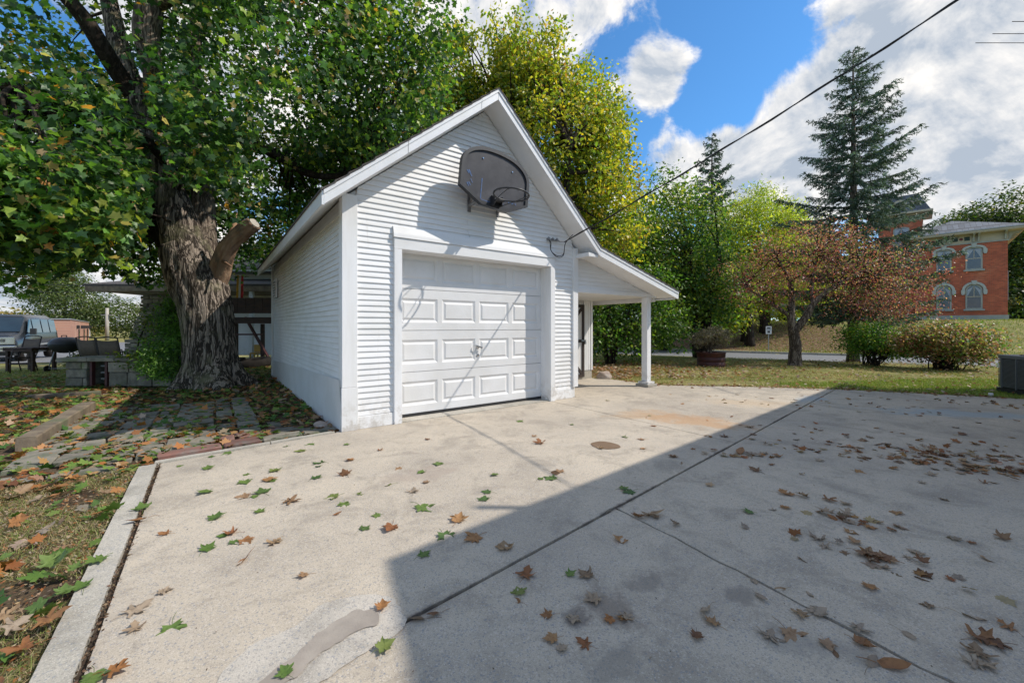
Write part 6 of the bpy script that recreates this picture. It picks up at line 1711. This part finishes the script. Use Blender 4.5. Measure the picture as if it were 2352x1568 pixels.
for k in range(23):
    zc_ = .10 + k * (Hh - .17) / 22
    P_ = rr(W_, .12); Q_ = rr(W_, .12, ins=.022); n_ = len(P_); b_ = len(lv.v)
    for (a_, z_) in ((P_, zc_ - .004), (Q_, zc_ + .010)):
        for p_ in a_: lv.v.append((p_[0], p_[1], z_))
    for i in range(n_): lv.f.append((b_ + i, b_ + (i + 1) % n_, b_ + n_ + (i + 1) % n_, b_ + n_ + i))
    b_ = len(lv.v)
    for (a_, z_) in ((P_, zc_ - .004), (P_, zc_ + .005)):
        for p_ in a_: lv.v.append((p_[0], p_[1], z_))
    for i in range(n_): lv.f.append((b_ + i, b_ + (i + 1) % n_, b_ + n_ + (i + 1) % n_, b_ + n_ + i))
acb(lv, 'louvre', 'acgrey', kind='stuff')
for a_ in (.14, .42, W_ - .16): acb(MB().box(a_, -.006, .07, a_ + .02, .012, Hh - .05), 'rib', 'acgrey'); acb(MB().box(-.006, a_, .07, .012, a_ + .02, Hh - .05), 'rib', 'acgrey')
acb(MB().prism(rr(.16, .06), 0, .001, 'z'), 'corner_foot', 'acgrey')
p = gp(2276, 909)
t_ = MB().tube([(0, 0, .0), (0, 0, .05)], [.035, .03], 12).build('pipe_cap', M['paintd'], None, True); t_.location = (p.x, p.y, 0); tag(t_, 'small white pipe cap on the ground left of the air conditioner', 'pipe')

ant = thing('tv_antenna', 'thin grey rods of a rooftop television antenna poking in at the top right', 'antenna', (10.95, 7.6, 4.7))
MB().tube([(0, 0, 0), (0, 0, 2.2)], .02, 8).build('mast', M['galv'], ant)
MB().tube([(-.35, -.55, 2.1), (-.35, .5, 2.1)], .014, 6).build('boom', M['galv'], ant); MB().tube([(0, 0, 2.06), (-.35, 0, 2.06)], .012, 6).build('arm', M['galv'], ant)
for y_, x_ in ((.40, -1.79), (.15, -1.75), (-.16, -1.76), (-.4, -1.5)): MB().tube([(x_, y_, 2.1), (-.70 - x_, y_, 2.1)], .006, 6).build('rod', M['tyre'], ant)

# ------------------------------------------------------------------ the house whose shadow lies on the drive (out of the frame to the right)
Bc = Vector((4.21, 1.97, 0)); LH, WH, EH, RS = 9.9, 8.0, 5.0, .34
own = thing('white_house', 'white sided two-storey house beside the driveway that shades the concrete', 'house', Bc, HANG)
# local x along d, local -y along e
OV = .4
MB().box(OV, -WH + OV, 0, LH - OV, -OV, EH + .05).build('wall', M['paintd'], own)
MB().prism([(0, EH), (-WH / 2, EH + WH / 2 * RS), (-WH, EH), (-WH, EH - .12), (-WH / 2, EH + WH / 2 * RS - .12), (0, EH - .12)], 0, LH, 'x').build('roof', M['shingle'], own)
MB().prism([(-OV - .1, EH), (-WH / 2, EH + WH / 2 * RS - .15), (-WH + OV + .1, EH)], OV, LH - OV, 'x').build('gable', M['paintd'], own)
for (x0_, z0_) in ((1.2, .9), (3.6, .9), (6.6, .9), (1.2, 3.2), (3.6, 3.2), (6.6, 3.2)):
    w_ = MB().box(x0_, -OV - .0, z0_, x0_ + .9, -OV + .05, z0_ + 1.3).build('window', M['paintd'], own); MB().box(x0_ + .08, -OV + .051, z0_ + .08, x0_ + .82, -OV + .056, z0_ + 1.22).build('pane', M['glassc'], w_)
MB().tube([(.9, -.05, EH - .3), (.9, .03, EH - .1), (.9, .03, EH + .25)], .03, 8).build('service_mast', M['galv'], own)
# ------------------------------------------------------------------ fallen leaves
BROWN = [((.26, .10, .035), 3), ((.33, .16, .06), 2), ((.16, .075, .035), 2), ((.36, .24, .13), 1.4), ((.22, .15, .09), 1)]
ORANGE = [((.36, .15, .045), 2), ((.40, .22, .09), 2), ((.34, .22, .13), 1)]
GRN = [((.11, .19, .035), 3), ((.16, .23, .05), 2), ((.06, .13, .03), 2), ((.22, .25, .06), .7)]
TAN = [((.36, .26, .17), 2), ((.40, .31, .22), 1), ((.27, .21, .16), 1)]
def leaf_material(name, pal):
    m, nt, N, L, b = new_mat(name)
    oi = N.new('ShaderNodeObjectInfo'); tc = N.new('ShaderNodeTexCoord')
    cr = N.new('ShaderNodeValToRGB'); L.new(oi.outputs['Random'], cr.inputs[0]); cr.color_ramp.interpolation = 'LINEAR'
    els = cr.color_ramp.elements; n = len(pal)
    while len(els) < n: els.new(.5)
    for i, (c, w) in enumerate(pal): els[i].position = i / (n - 1); els[i].color = (*c, 1)
    c = mixc(N, L, mapr(N, L, noise(N, L, tc.outputs['Object'], 5, 5, .6), .45, .75, 0, .7), cr.outputs[0], tuple(x * .45 for x in pal[0][0]))
    L.new(c, b.inputs['Base Color']); b.inputs['Roughness'].default_value = .6
    t = N.new('ShaderNodeBsdfTranslucent'); L.new(c, t.inputs[0]); ms = N.new('ShaderNodeMixShader'); ms.inputs[0].default_value = .2
    L.new(b.outputs[0], ms.inputs[1]); L.new(t.outputs[0], ms.inputs[2]); L.new(ms.outputs[0], N['Material Output'].inputs[0])
    return m
LM = {'green': leaf_material('green_fallen_leaf', GRN), 'brown': leaf_material('brown_fallen_leaf', BROWN), 'orange': leaf_material('orange_fallen_leaf', ORANGE), 'tan': leaf_material('tan_fallen_leaf', TAN)}
def leaf_mesh(kind, seed, deep=False, curl=1.0):
    rr_ = random.Random(seed)
    half = [(0, 0), (.10, -.07), (.36, -.10), (.31, .03), (.42, .12), (.30, .19), (.50, .30), (.60, .50), (.44, .46), (.30, .50), (.33, .66), (.19, .62), (.12, .80), (0, 1.0)]
    if deep: half = [(0, 0), (.06, -.04), (.30, -.16), (.40, -.10), (.18, .10), (.34, .16), (.66, .28), (.62, .44), (.42, .42), (.16, .40), (.20, .60), (.30, .78), (.14, .80), (0, 1.08)]
    if kind == 'long': half = [(0, 0), (.10, .12), (.20, .35), (.21, .6), (.12, .85), (0, 1.05)]
    pts = half + [(-x, y) for x, y in half[-2:0:-1]]
    pts = [(x * rr_.uniform(.9, 1.1), y + rr_.uniform(-.03, .03)) for x, y in pts]
    cx_, cy_ = 0, .34; n = len(pts)
    ring1 = [(cx_ + (x - cx_) * .5, cy_ + (y - cy_) * .5) for x, y in pts]
    a1, a2, a3 = rr_.uniform(.05, .32) * curl, rr_.uniform(-.25, .4) * curl, rr_.uniform(0, 6.28)
    def zf(x, y):
        r2 = x * x + (y - .34) ** 2
        ca, sa = math.cos(a3), math.sin(a3); u = x * ca + (y - .34) * sa
        return .03 + a1 * r2 * .6 + a2 * u * u * .6 + .035 * math.sin(8 * x + a3) * curl + .12 * abs(x) * .5
    vs = [(cx_, cy_, zf(cx_, cy_))] + [(x, y, zf(x, y)) for x, y in ring1] + [(x, y, zf(x, y) + rr_.uniform(-.02, .05) * curl) for x, y in pts]
    fs = [(0, 1 + i, 1 + (i + 1) % n) for i in range(n)] + [(1 + i, 1 + n + i, 1 + n + (i + 1) % n, 1 + (i + 1) % n) for i in range(n)]
    # stem
    s0 = len(vs); L_ = rr_.uniform(.4, .8); bx_ = rr_.uniform(-.2, .2)
    for t in (0, .5, 1):
        x, y, z = bx_ * t * t, -L_ * t, .035 + .06 * math.sin(3 * t)
        for dx, dz in ((-.012, 0), (.012, 0), (0, .02)): vs.append((x + dx, y, z + dz))
    for i in range(2):
        for k in range(3): a_, b_ = s0 + i * 3 + k, s0 + i * 3 + (k + 1) % 3; fs.append((a_, b_, b_ + 3, a_ + 3))
    mn = min(v[2] for v in vs)
    vs = [(x, y, z - mn) for x, y, z in vs]
    me = bpy.data.meshes.new('leaf'); me.from_pydata(vs, [], fs); return me
LV = {}
for kd in LM:
    LV[kd] = []
    for i in range(14):
        deep = kd in ('brown', 'tan') and i % 2 == 0
        me = leaf_mesh('long' if (kd in ('brown', 'tan') and i in (5, 9, 12)) else '', i * 13 + 5, deep, {'green': .8, 'brown': 1.8, 'orange': 1.2, 'tan': 1.6}[kd])
        me.materials.append(LM[kd]); me.polygons.foreach_set('use_smooth', [True] * len(me.polygons)); LV[kd].append(me)
WORDS = {'green': 'green maple leaf', 'brown': 'dry brown leaf', 'orange': 'orange brown leaf', 'tan': 'pale tan leaf'}
placed = []
SHP = [(.293, 2.9), (1.33, 3.82), (2.885, 5.12), (6.03, 7.8)]
def in_shade(x, y):
    if y > 8.4: return False
    if y < 2.086: return x > -.646 + (2.086 - y) * .42
    return x > -.646 + (y - 2.086) / .855
def put_leaf(kd, x, y, size, zone=None, label=None, rz=None, z=None, tilt=.08):
    me = random.choice(LV[kd])
    o = bpy.data.objects.new('fallen_leaf', me); COL.objects.link(o)
    o.scale = (size * random.choice((-1, 1)), size, size)
    o.location = (x, y, (.002 if z is None else z))
    o.rotation_euler = (random.gauss(0, tilt), random.gauss(0, tilt), random.uniform(0, 6.28) if rz is None else rz)
    if zone is None:
        qx = HX + F * x / y; qy = HY + F * CAM_H / y
        if in_shade(x, y):
            zone = 'on shaded concrete ' + ('beside the long crack' if segd((x, y), *L3) < .25 else 'near the lawn edge' if qy < 985 else 'along the main joint' if segd((x, y), *L1) < .2 else
                   'in the leaf drift at the right' if qx > 1950 and qy < 1150 else 'at the lower right' if qx > 1750 and qy > 1300 else 'at the bottom centre' if qy > 1300 else 'right of centre' if qx > 1750 else 'in the middle')
        else:
            zone = 'on sunlit concrete ' + ('before the porch' if qx > 1300 else 'below the garage door' if qx > 900 and qy < 1090 else 'near the kerb corner' if qx < 600 and qy < 1150 else 'at the bottom left' if qy > 1330 else 'left of centre' if qx < 700 else 'in the middle')
        zone = ('large, ' if size > .085 else 'small, ') + zone if False else zone
        zone = ('larger ' if size > .08 else 'small ') + '|' + zone
    pre = ''
    if zone and '|' in zone: pre, zone = zone.split('|')
    if label: tag(o, label, 'leaf')
    else: tag(o, pre + WORDS[kd] + ' ' + zone, 'leaf', (pre + WORDS[kd].replace('leaf', 'leaves') + ' ' + zone))
    placed.append((x, y)); return o
# leaves one can point to: (px, py, px width, kind, label)
BIG = [(395, 1437, 62, 'green', 'large green maple leaf on sunlit concrete near the bottom left kerb'), (870, 1498, 52, 'green', 'yellow-green maple leaf just below the smooth mortar patch'),
 (660, 1557, 46, 'green', 'green leaf cut by the bottom edge on the mortar patch'), (878, 1405, 40, 'orange', 'pale orange leaf on the upper end of the mortar patch'),
 (980, 1425, 56, 'brown', 'big dark brown leaf beside the main joint'), (1014, 1408, 44, 'brown', 'reddish brown leaf touching the big dark one beside the main joint'),
 (1205, 1328, 52, 'brown', 'curled brown leaf in the shade left of a small green leaf'), (1303, 1321, 32, 'green', 'small green leaf between two curled brown leaves in the shade'),
 (1356, 1327, 46, 'brown', 'curled brown leaf in the shade right of a small green leaf'), (1195, 1367, 44, 'green', 'fresh green leaf alone in the shaded concrete below the curled brown leaves'),
 (1278, 1468, 42, 'orange', 'golden brown leaf near the bottom centre of the shaded concrete'), (1352, 1485, 40, 'brown', 'crumpled brown leaf near the bottom centre, right of the golden one'),
 (1600, 1457, 32, 'brown', 'dark reddish leaf with long stem near the bottom'), (1806, 1448, 66, 'orange', 'large pale orange deeply lobed leaf near the bottom right'),
 (1893, 1473, 42, 'orange', 'curled orange brown leaf right of the large pale orange one'), (2012, 1526, 82, 'brown', 'largest rusty brown leaf at the bottom right'),
 (2300, 1480, 60, 'brown', 'dark curled leaf pair end at the bottom right edge'), (2240, 1470, 55, 'brown', 'dark brown crumpled leaf left of the curled pair at the lower right'),
 (1733, 1363, 42, 'tan', 'pale grey shrivelled leaf beside the long crack'), (1960, 1440, 44, 'tan', 'grey green lobed leaf beside the long crack near the bottom right'),
 (1440, 1424, 34, 'orange', 'two-lobed orange leaf right of centre near the bottom'), (1408, 1424, 30, 'orange', 'narrow orange leaf next to the two-lobed one near the bottom'),
 (966, 1163, 52, 'green', 'pale green leaf pair in the middle of the sunlit concrete'), (570, 1278, 46, 'brown', 'long brown leaf with a green edge on the left part of the concrete'),
 (468, 1266, 42, 'green', 'green leaf left of the long brown one on sunlit concrete'), (492, 1194, 42, 'green', 'green leaf by itself left of the middle leaf row'),
 (1727, 1177, 30, 'green', 'dark green leaf lying alone in the shaded concrete'), (1425, 1123, 28, 'green', 'light green leaf beside the main joint in the shade'),
 (340, 1195, 46, 'brown', 'brown leaf lying over the kerb gap'), (328, 1173, 42, 'green', 'green leaf lying over the kerb gap'), (238, 1285, 52, 'green', 'long green leaf lying on the kerb'),
 (190, 1356, 48, 'green', 'green and brown leaf on the outer edge of the kerb'), (216, 1555, 66, 'green', 'green leaf at the bottom left corner of the kerb'), (248, 1550, 60, 'orange', 'orange brown curled leaf at the bottom left corner of the kerb'),
 (1486, 1186, 56, 'brown', 'reddish brown leaf heap at the start of the crack'), (1695, 1045, 66, 'brown', 'brown leaf cluster in the shade right of the main joint')]
for px, py, w, kd, lb in BIG:
    p = gp(px, py); wm = w / F * p.y
    put_leaf(kd, p.x, p.y, max(.05, min(.17, wm * .80)), label=lb, z=.012 if px < 345 or 500 < px < 920 and py > 1380 else .003)
MED = [(590, 1174, 'green'), (605, 1133, 'green'), (620, 1103, 'green'), (560, 1105, 'green'), (570, 1090, 'green'), (587, 1138, 'green'), (520, 1230, 'green'), (535, 1243, 'green'), (478, 1078, 'green'), (640, 1078, 'green'),
 (480, 1127, 'green'), (480, 1050, 'green'), (430, 1020, 'green'), (410, 1070, 'green'), (740, 1063, 'green'), (800, 1020, 'green'), (830, 1217, 'green'), (965, 1278, 'green'), (872, 1183, 'green'), (822, 1135, 'green'), (897, 1113, 'green'),
 (973, 1083, 'green'), (1017, 1226, 'green'), (1130, 1090, 'green'), (1126, 1131, 'green'), (1110, 1150, 'green'), (1238, 1101, 'green'), (1273, 1101, 'green'), (1008, 1063, 'green'), (1190, 967, 'green'), (1430, 1003, 'green'),
 (1310, 975, 'green'), (1452, 1128, 'green'), (715, 1020, 'green'), (700, 1035, 'green'), (660, 1025, 'green'), (530, 1040, 'green'), (775, 1140, 'green'), (790, 1155, 'green'), (735, 1070, 'green'), (720, 1100, 'green'),
 (570, 1140, 'orange'), (615, 1100, 'orange'), (705, 1320, 'orange'), (295, 1411, 'tan'), (310, 1450, 'tan'), (365, 1362, 'tan'), (387, 1226, 'brown'), (660, 1152, 'brown'), (765, 1184, 'brown'), (795, 1092, 'brown'), (920, 1075, 'orange'),
 (978, 1106, 'orange'), (950, 1132, 'tan'), (1050, 1200, 'orange'), (1160, 1265, 'brown'), (1098, 1232, 'orange'), (805, 1055, 'orange'), (540, 1225, 'brown'), (560, 1240, 'brown'), (635, 1242, 'brown'), (985, 1010, 'brown'),
 (1230, 1003, 'orange'), (1480, 1030, 'orange'), (1375, 1030, 'brown'), (1240, 1020, 'brown'), (900, 1208, 'brown'), (870, 1035, 'brown'), (1290, 1085, 'orange'), (1265, 1085, 'brown')]
for px, py, kd in MED:
    p = gp(px, py); put_leaf(kd, p.x, p.y, random.uniform(.05, .105))
# drifts of dry leaves in the shade
def drift(px, py, n, sx, sy, ang=0.0, mix=('brown', 'brown', 'tan', 'orange')):
    p = gp(px, py)
    for _ in range(n):
        a, b = random.gauss(0, sx), random.gauss(0, sy)
        x = p.x + a * math.cos(ang) - b * math.sin(ang); y = p.y + a * math.sin(ang) + b * math.cos(ang)
        if y < 1.38 or y > 8.6: continue
        put_leaf(random.choice(mix), x, y, random.uniform(.04, .085), z=.003 + random.random() * .012, tilt=.12)
drift(2220, 1075, 30, .65, .10, -.55); drift(2330, 1065, 18, .35, .14, -.5); drift(2100, 1045, 10, .5, .10, -.5); drift(1485, 1186, 5, .08, .03, -.4); drift(1700, 1045, 8, .16, .05, -.2)
drift(1950, 1190, 6, .12, .05, -.6); drift(2040, 1290, 8, .20, .05, -.65); drift(1830, 1140, 5, .1, .04, -.4); drift(1970, 1270, 4, .1, .05, -.6)
n_ind = len(placed)
k = 0
while len(placed) < 262 and k < 4000:
    k += 1
    px, py = random.uniform(1180, 2345), random.uniform(900, 1540)
    if random.random() > .35 + .65 * ((px - 1180) / 1170): continue
    p = gp(px, py)
    if random.random() > 1.5 / p.y ** .5 * .9: continue
    if in_shade(p.x, p.y): put_leaf(random.choice(('brown', 'brown', 'tan', 'tan', 'orange')), p.x, p.y, random.uniform(.035, .08), tilt=.15)
    elif random.random() < .25: put_leaf(random.choice(('brown', 'orange')), p.x, p.y, random.uniform(.05, .08))
# big leaves on the grass at the lower left
k = 0; c0 = len(placed)
while len(placed) < 298 and k < 4000:
    k += 1
    s_, v_ = random.uniform(-3.3, -1.72), random.uniform(-3.6, -.1); q = gw(s_, v_)
    if q.y < 1.35 or q.x / q.y < -1.3: continue
    kd = random.choice(('green', 'orange', 'brown', 'tan', 'tan', 'brown', 'orange'))
    put_leaf(kd, q.x, q.y, random.uniform(.05, .095), 'in the grass ' + ('beside the kerb' if s_ > -2.1 else 'at the bottom left edge' if v_ < -2 else 'left of the kerb'), z=random.uniform(.0, .03), tilt=.3)

def litter(name, xy, pal, size, z=.0, T=T_MAPLE_HI, tilt=.30, lay=.02, label=None):
    n = len(xy)
    pos = np.stack([xy[:, 0], xy[:, 1], hgt(xy[:, 0], xy[:, 1]) + z + rng.random(n) * lay], -1)
    nr = rng.normal(size=(n, 3)) * tilt + np.array([0, 0, 1.0]); a = rng.random(n) * 6.283
    fw = np.stack([np.cos(a), np.sin(a), 0 * a], -1)
    col, _ = pal_cols(pal, n)
    me = scatter(T, pos, nr, fw, size * rng.uniform(.6, 1.2, n), name, M['dryleaf'], col)
    return link(name, me, None, 'stuff')
def svn(P): return (P[:, 0] + 1.955) * .8035 + (P[:, 1] - 4.65) * .5953, -(P[:, 0] + 1.955) * .5953 + (P[:, 1] - 4.65) * .8035
def sample(x0, x1, y0, y1, n, f):
    P = np.stack([rng.uniform(x0, x1, n), rng.uniform(y0, y1, n)], -1); return P[f(P)]
def f_left(P):
    s_, v_ = svn(P); d = np.hypot(P[:, 0] + 5.0, P[:, 1] - 6.2)
    return ~((s_ > -1.6) & (v_ < .05)) & ~((s_ > -.03) & (v_ > 0) & (v_ < 6.7)) & (P[:, 0] / P[:, 1] > -1.45) & ((v_ > -.2) | (s_ < -1.70)) & (rng.random(len(P)) < np.clip(1.5 - d / 6.0, .05, 1))
MIX = [(c, w * 1.7) for c, w in GRN] + [(c, w * .6) for c, w in BROWN] + [(c, w * .9) for c, w in ORANGE] + [(c, w * .5) for c, w in TAN]
P = sample(-12.5, -.2, 1.2, 13, 24000, f_left); s_, v_ = svn(P)
P = P[~((v_ < -.3) & (rng.random(len(P)) < .72))]
litter('leaf_litter', P, MIX, .088, .03)
P = sample(-9, 8, 8.2, 13.5, 9000, lambda P: (svn(P)[1] > 1.7) & (svn(P)[0] > 6.0) | ((svn(P)[0] > 3) & (P[:, 1] > 9.4) & (P[:, 0] > 1.9)))
P = P[(rng.random(len(P)) < np.exp(-((P[:, 0] - 2.2) / 2.6) ** 2) + .08)]
litter('leaf_litter', P, [(c, w) for c, w in BROWN] + [(c, w) for c, w in TAN], .085, .03, T_MAPLE)
def near_edge(P):   # line of dead leaves along the far edge of the slab
    e = np.interp(P[:, 0], [2.3, 2.99, 4.6, 6.28, 8.18, 11], [9.2, 8.33, 8.10, 7.75, 6.89, 5.3]); return np.abs(P[:, 1] - e - .06) < rng.exponential(.07, len(P))
P = sample(2.3, 8.4, 6.7, 9.3, 14000, near_edge); litter('leaf_litter', P[:900], BROWN + TAN, .055, .03, T_MAPLE)
P = sample(3, 17, 7.2, 15, 3600, lambda P: (P[:, 1] > np.interp(P[:, 0], [2.3, 2.99, 4.6, 6.28, 8.18, 11], [9.2, 8.33, 8.10, 7.75, 6.89, 5.3]) + .1))
litter('leaf_litter', P, BROWN + TAN + TAN, .065, .035, T_MAPLE)
P = sample(4, 30, 17, 40, 16000, lambda P: (lambda d: (d > 7.3) & (d < 17) & (P[:, 0] < 24))((P[:, 0] - 8.8) * .503 + (P[:, 1] - 16.9) * .864))
litter('leaf_litter', P, BROWN + TAN + TAN, .13, .02, T_QUAD)
def drift_xy(px, py, n, sx, sy, ang):
    p = gp(px, py); a = rng.normal(0, sx, n); b = rng.normal(0, sy, n)
    return np.stack([p.x + a * math.cos(ang) - b * math.sin(ang), p.y + a * math.sin(ang) + b * math.cos(ang)], -1)
P = np.concatenate([drift_xy(2220, 1075, 130, .8, .10, -.50), drift_xy(2330, 1060, 90, .45, .13, -.5), drift_xy(2080, 1035, 40, .5, .10, -.5), drift_xy(2000, 1000, 40, .9, .25, -.45), drift_xy(1700, 1047, 14, .14, .04, -.2),
                    drift_xy(1930, 1190, 16, .2, .05, -.6), drift_xy(2050, 1300, 14, .25, .05, -.65), drift_xy(1980, 940, 60, 1.3, .35, -.5), drift_xy(2230, 925, 50, .9, .2, -.5), drift_xy(1560, 960, 10, 1.2, .8, 0)])
P = P[(P[:, 1] > 1.4) & (P[:, 1] < np.interp(P[:, 0], [2.99, 4.6, 6.28, 8.18, 11], [8.33, 8.10, 7.75, 6.89, 5.3]) - .05) & (svn(P)[1] < -.3)]
litter('leaf_litter', P, BROWN + BROWN + TAN, .065, .033, T_MAPLE_HI, .25, .012)
# crumbs of leaf and dirt in the kerb gap and on the slab
P = []
for _ in range(1500):
    v_ = random.uniform(-5.2, -.2); q = gw(-1.568 + .0025 * -v_ + random.gauss(0, .010), v_); P.append((q.x, q.y))
P = np.array(P); n = len(P)
me = scatter(T_QUAD, np.stack([P[:, 0], P[:, 1], np.full(n, -.004) + rng.random(n) * .012], -1), rng.normal(size=(n, 3)) * .5 + np.array([0, 0, 1.]), rng.normal(size=(n, 3)) * np.array([1, 1, .1]), rng.uniform(.006, .022, n), 'kerb_debris', M['dryleaf'], pal_cols([((.06, .035, .02), 3), ((.14, .08, .045), 2), ((.25, .17, .1), 1)], n)[0])
link('kerb_debris', me, None, 'stuff')
P = sample(-2.5, 7, 1.3, 7.6, 2600, lambda P: (svn(P)[0] > -1.5) & (svn(P)[1] < -.05)); n = len(P)
me = scatter(T_QUAD, np.stack([P[:, 0], P[:, 1], np.full(n, .004)], -1), rng.normal(size=(n, 3)) * .3 + np.array([0, 0, 1.]), rng.normal(size=(n, 3)) * np.array([1, 1, .1]), rng.uniform(.004, .012, n), 'grit', M['dryleaf'], pal_cols([((.08, .05, .035), 3), ((.2, .13, .08), 2), ((.5, .47, .42), .7)], n)[0])
link('grit', me, None, 'stuff')

# ------------------------------------------------------------------ grass
def grass(name, P, hmin, hmax, w, pal, lean=.5):
    n = len(P)
    h = rng.uniform(hmin, hmax, n); a = rng.random(n) * 6.283; b_ = rng.random(n) * 6.283
    base = np.stack([P[:, 0], P[:, 1], hgt(P[:, 0], P[:, 1])], -1)
    side = np.stack([np.cos(a), np.sin(a), 0 * a], -1) * w * .5
    ln = np.stack([np.cos(b_), np.sin(b_), 0 * b_], -1) * (h * lean * rng.uniform(.2, 1.4, n))[:, None]
    up = np.stack([0 * a, 0 * a, h], -1)
    V_ = np.stack([base - side, base + side, base + up * .6 + ln * .35 + side * .7, base + up * .6 + ln * .35 - side * .7, base + up * .9 + ln], 1)
    idx = (np.arange(n) * 5)[:, None]
    F4 = np.array([[0, 1, 2, 3]]) + idx; F3 = np.array([[3, 2, 4]]) + idx
    col, _ = pal_cols(pal, n); C_ = np.repeat(col, 5, 0)
    me = np_mesh(name, V_.reshape(-1, 3), [F4, F3], M['dryleaf'], C_); return link(name, me, None, 'stuff')
def patchy(P, sc_, th):
    v = np.array([mnoise.noise(Vector((x * sc_, y * sc_, 1.7))) for x, y in P]); return v > th
P = sample(-4.6, -1.4, 1.1, 4.2, 90000, lambda P: (lambda s_, v_: (s_ < -1.70) & (s_ > -3.9) & (v_ > -3.9) & (v_ < -.18))(*svn(P)))
P = P[patchy(P, 2.2, -.30)]
grass('grass', P, .012, .045, .0032, [((.24, .28, .07), 2), ((.16, .22, .05), 2), ((.46, .37, .20), 3), ((.32, .24, .14), 2.4)], 1.9)
P = sample(-4.6, -1.0, 1.1, 4.6, 26000, lambda P: (lambda s_, v_: (s_ < -1.70) & (s_ > -3.9) & (v_ > -4.2) & (v_ < .0))(*svn(P)))
litter('leaf_crumbs', P, BROWN + TAN + TAN, .022, .015, T_QUAD, .5, .015)
e_ = lambda P: P[:, 1] > np.interp(P[:, 0], [1.5, 2.3, 2.99, 4.6, 6.28, 8.18, 11, 14], [9.5, 9.3, 8.36, 8.13, 7.78, 6.92, 5.33, 4]) + .02
P = sample(2, 20, 6.5, 17, 130000, lambda P: e_(P) & (P[:, 0] / P[:, 1] < 1.4) & ((P[:, 0] - 8.8) * .503 + (P[:, 1] - 16.9) * .864 < .3))
P = P[rng.random(len(P)) < np.clip(11 / P[:, 1] - .25, .25, 1)]
P = P[patchy(P, .9, -.22)]
grass('grass', P, .02, .065, .007, [((.27, .30, .065), 3), ((.19, .24, .05), 2), ((.42, .37, .14), 2.4), ((.48, .40, .20), 1.2)], .9)
P = sample(5.6, 11, 6.6, 9.6, 26000, lambda P: e_(P) & (P[:, 1] < np.interp(P[:, 0], [5, 11], [8.6, 9.6])))
grass('grass', P, .03, .085, .006, [((.24, .34, .05), 3), ((.32, .38, .07), 2), ((.16, .24, .04), 2)], .7)
P = sample(-14, -7, 9.2, 13.5, 22000, lambda P: P[:, 0] / P[:, 1] > -1.4)
grass('grass', P, .02, .06, .008, [((.30, .33, .09), 3), ((.21, .27, .06), 2), ((.46, .40, .2), 1)], .8)
P = sample(14, 50, 19, 36, 50000, lambda P: (lambda d: (d > 7.3))((P[:, 0] - 8.8) * .503 + (P[:, 1] - 16.9) * .864))
grass('grass', P, .04, .12, .03, [((.27, .30, .07), 3), ((.19, .25, .05), 2), ((.40, .35, .15), 1.5)], .8)
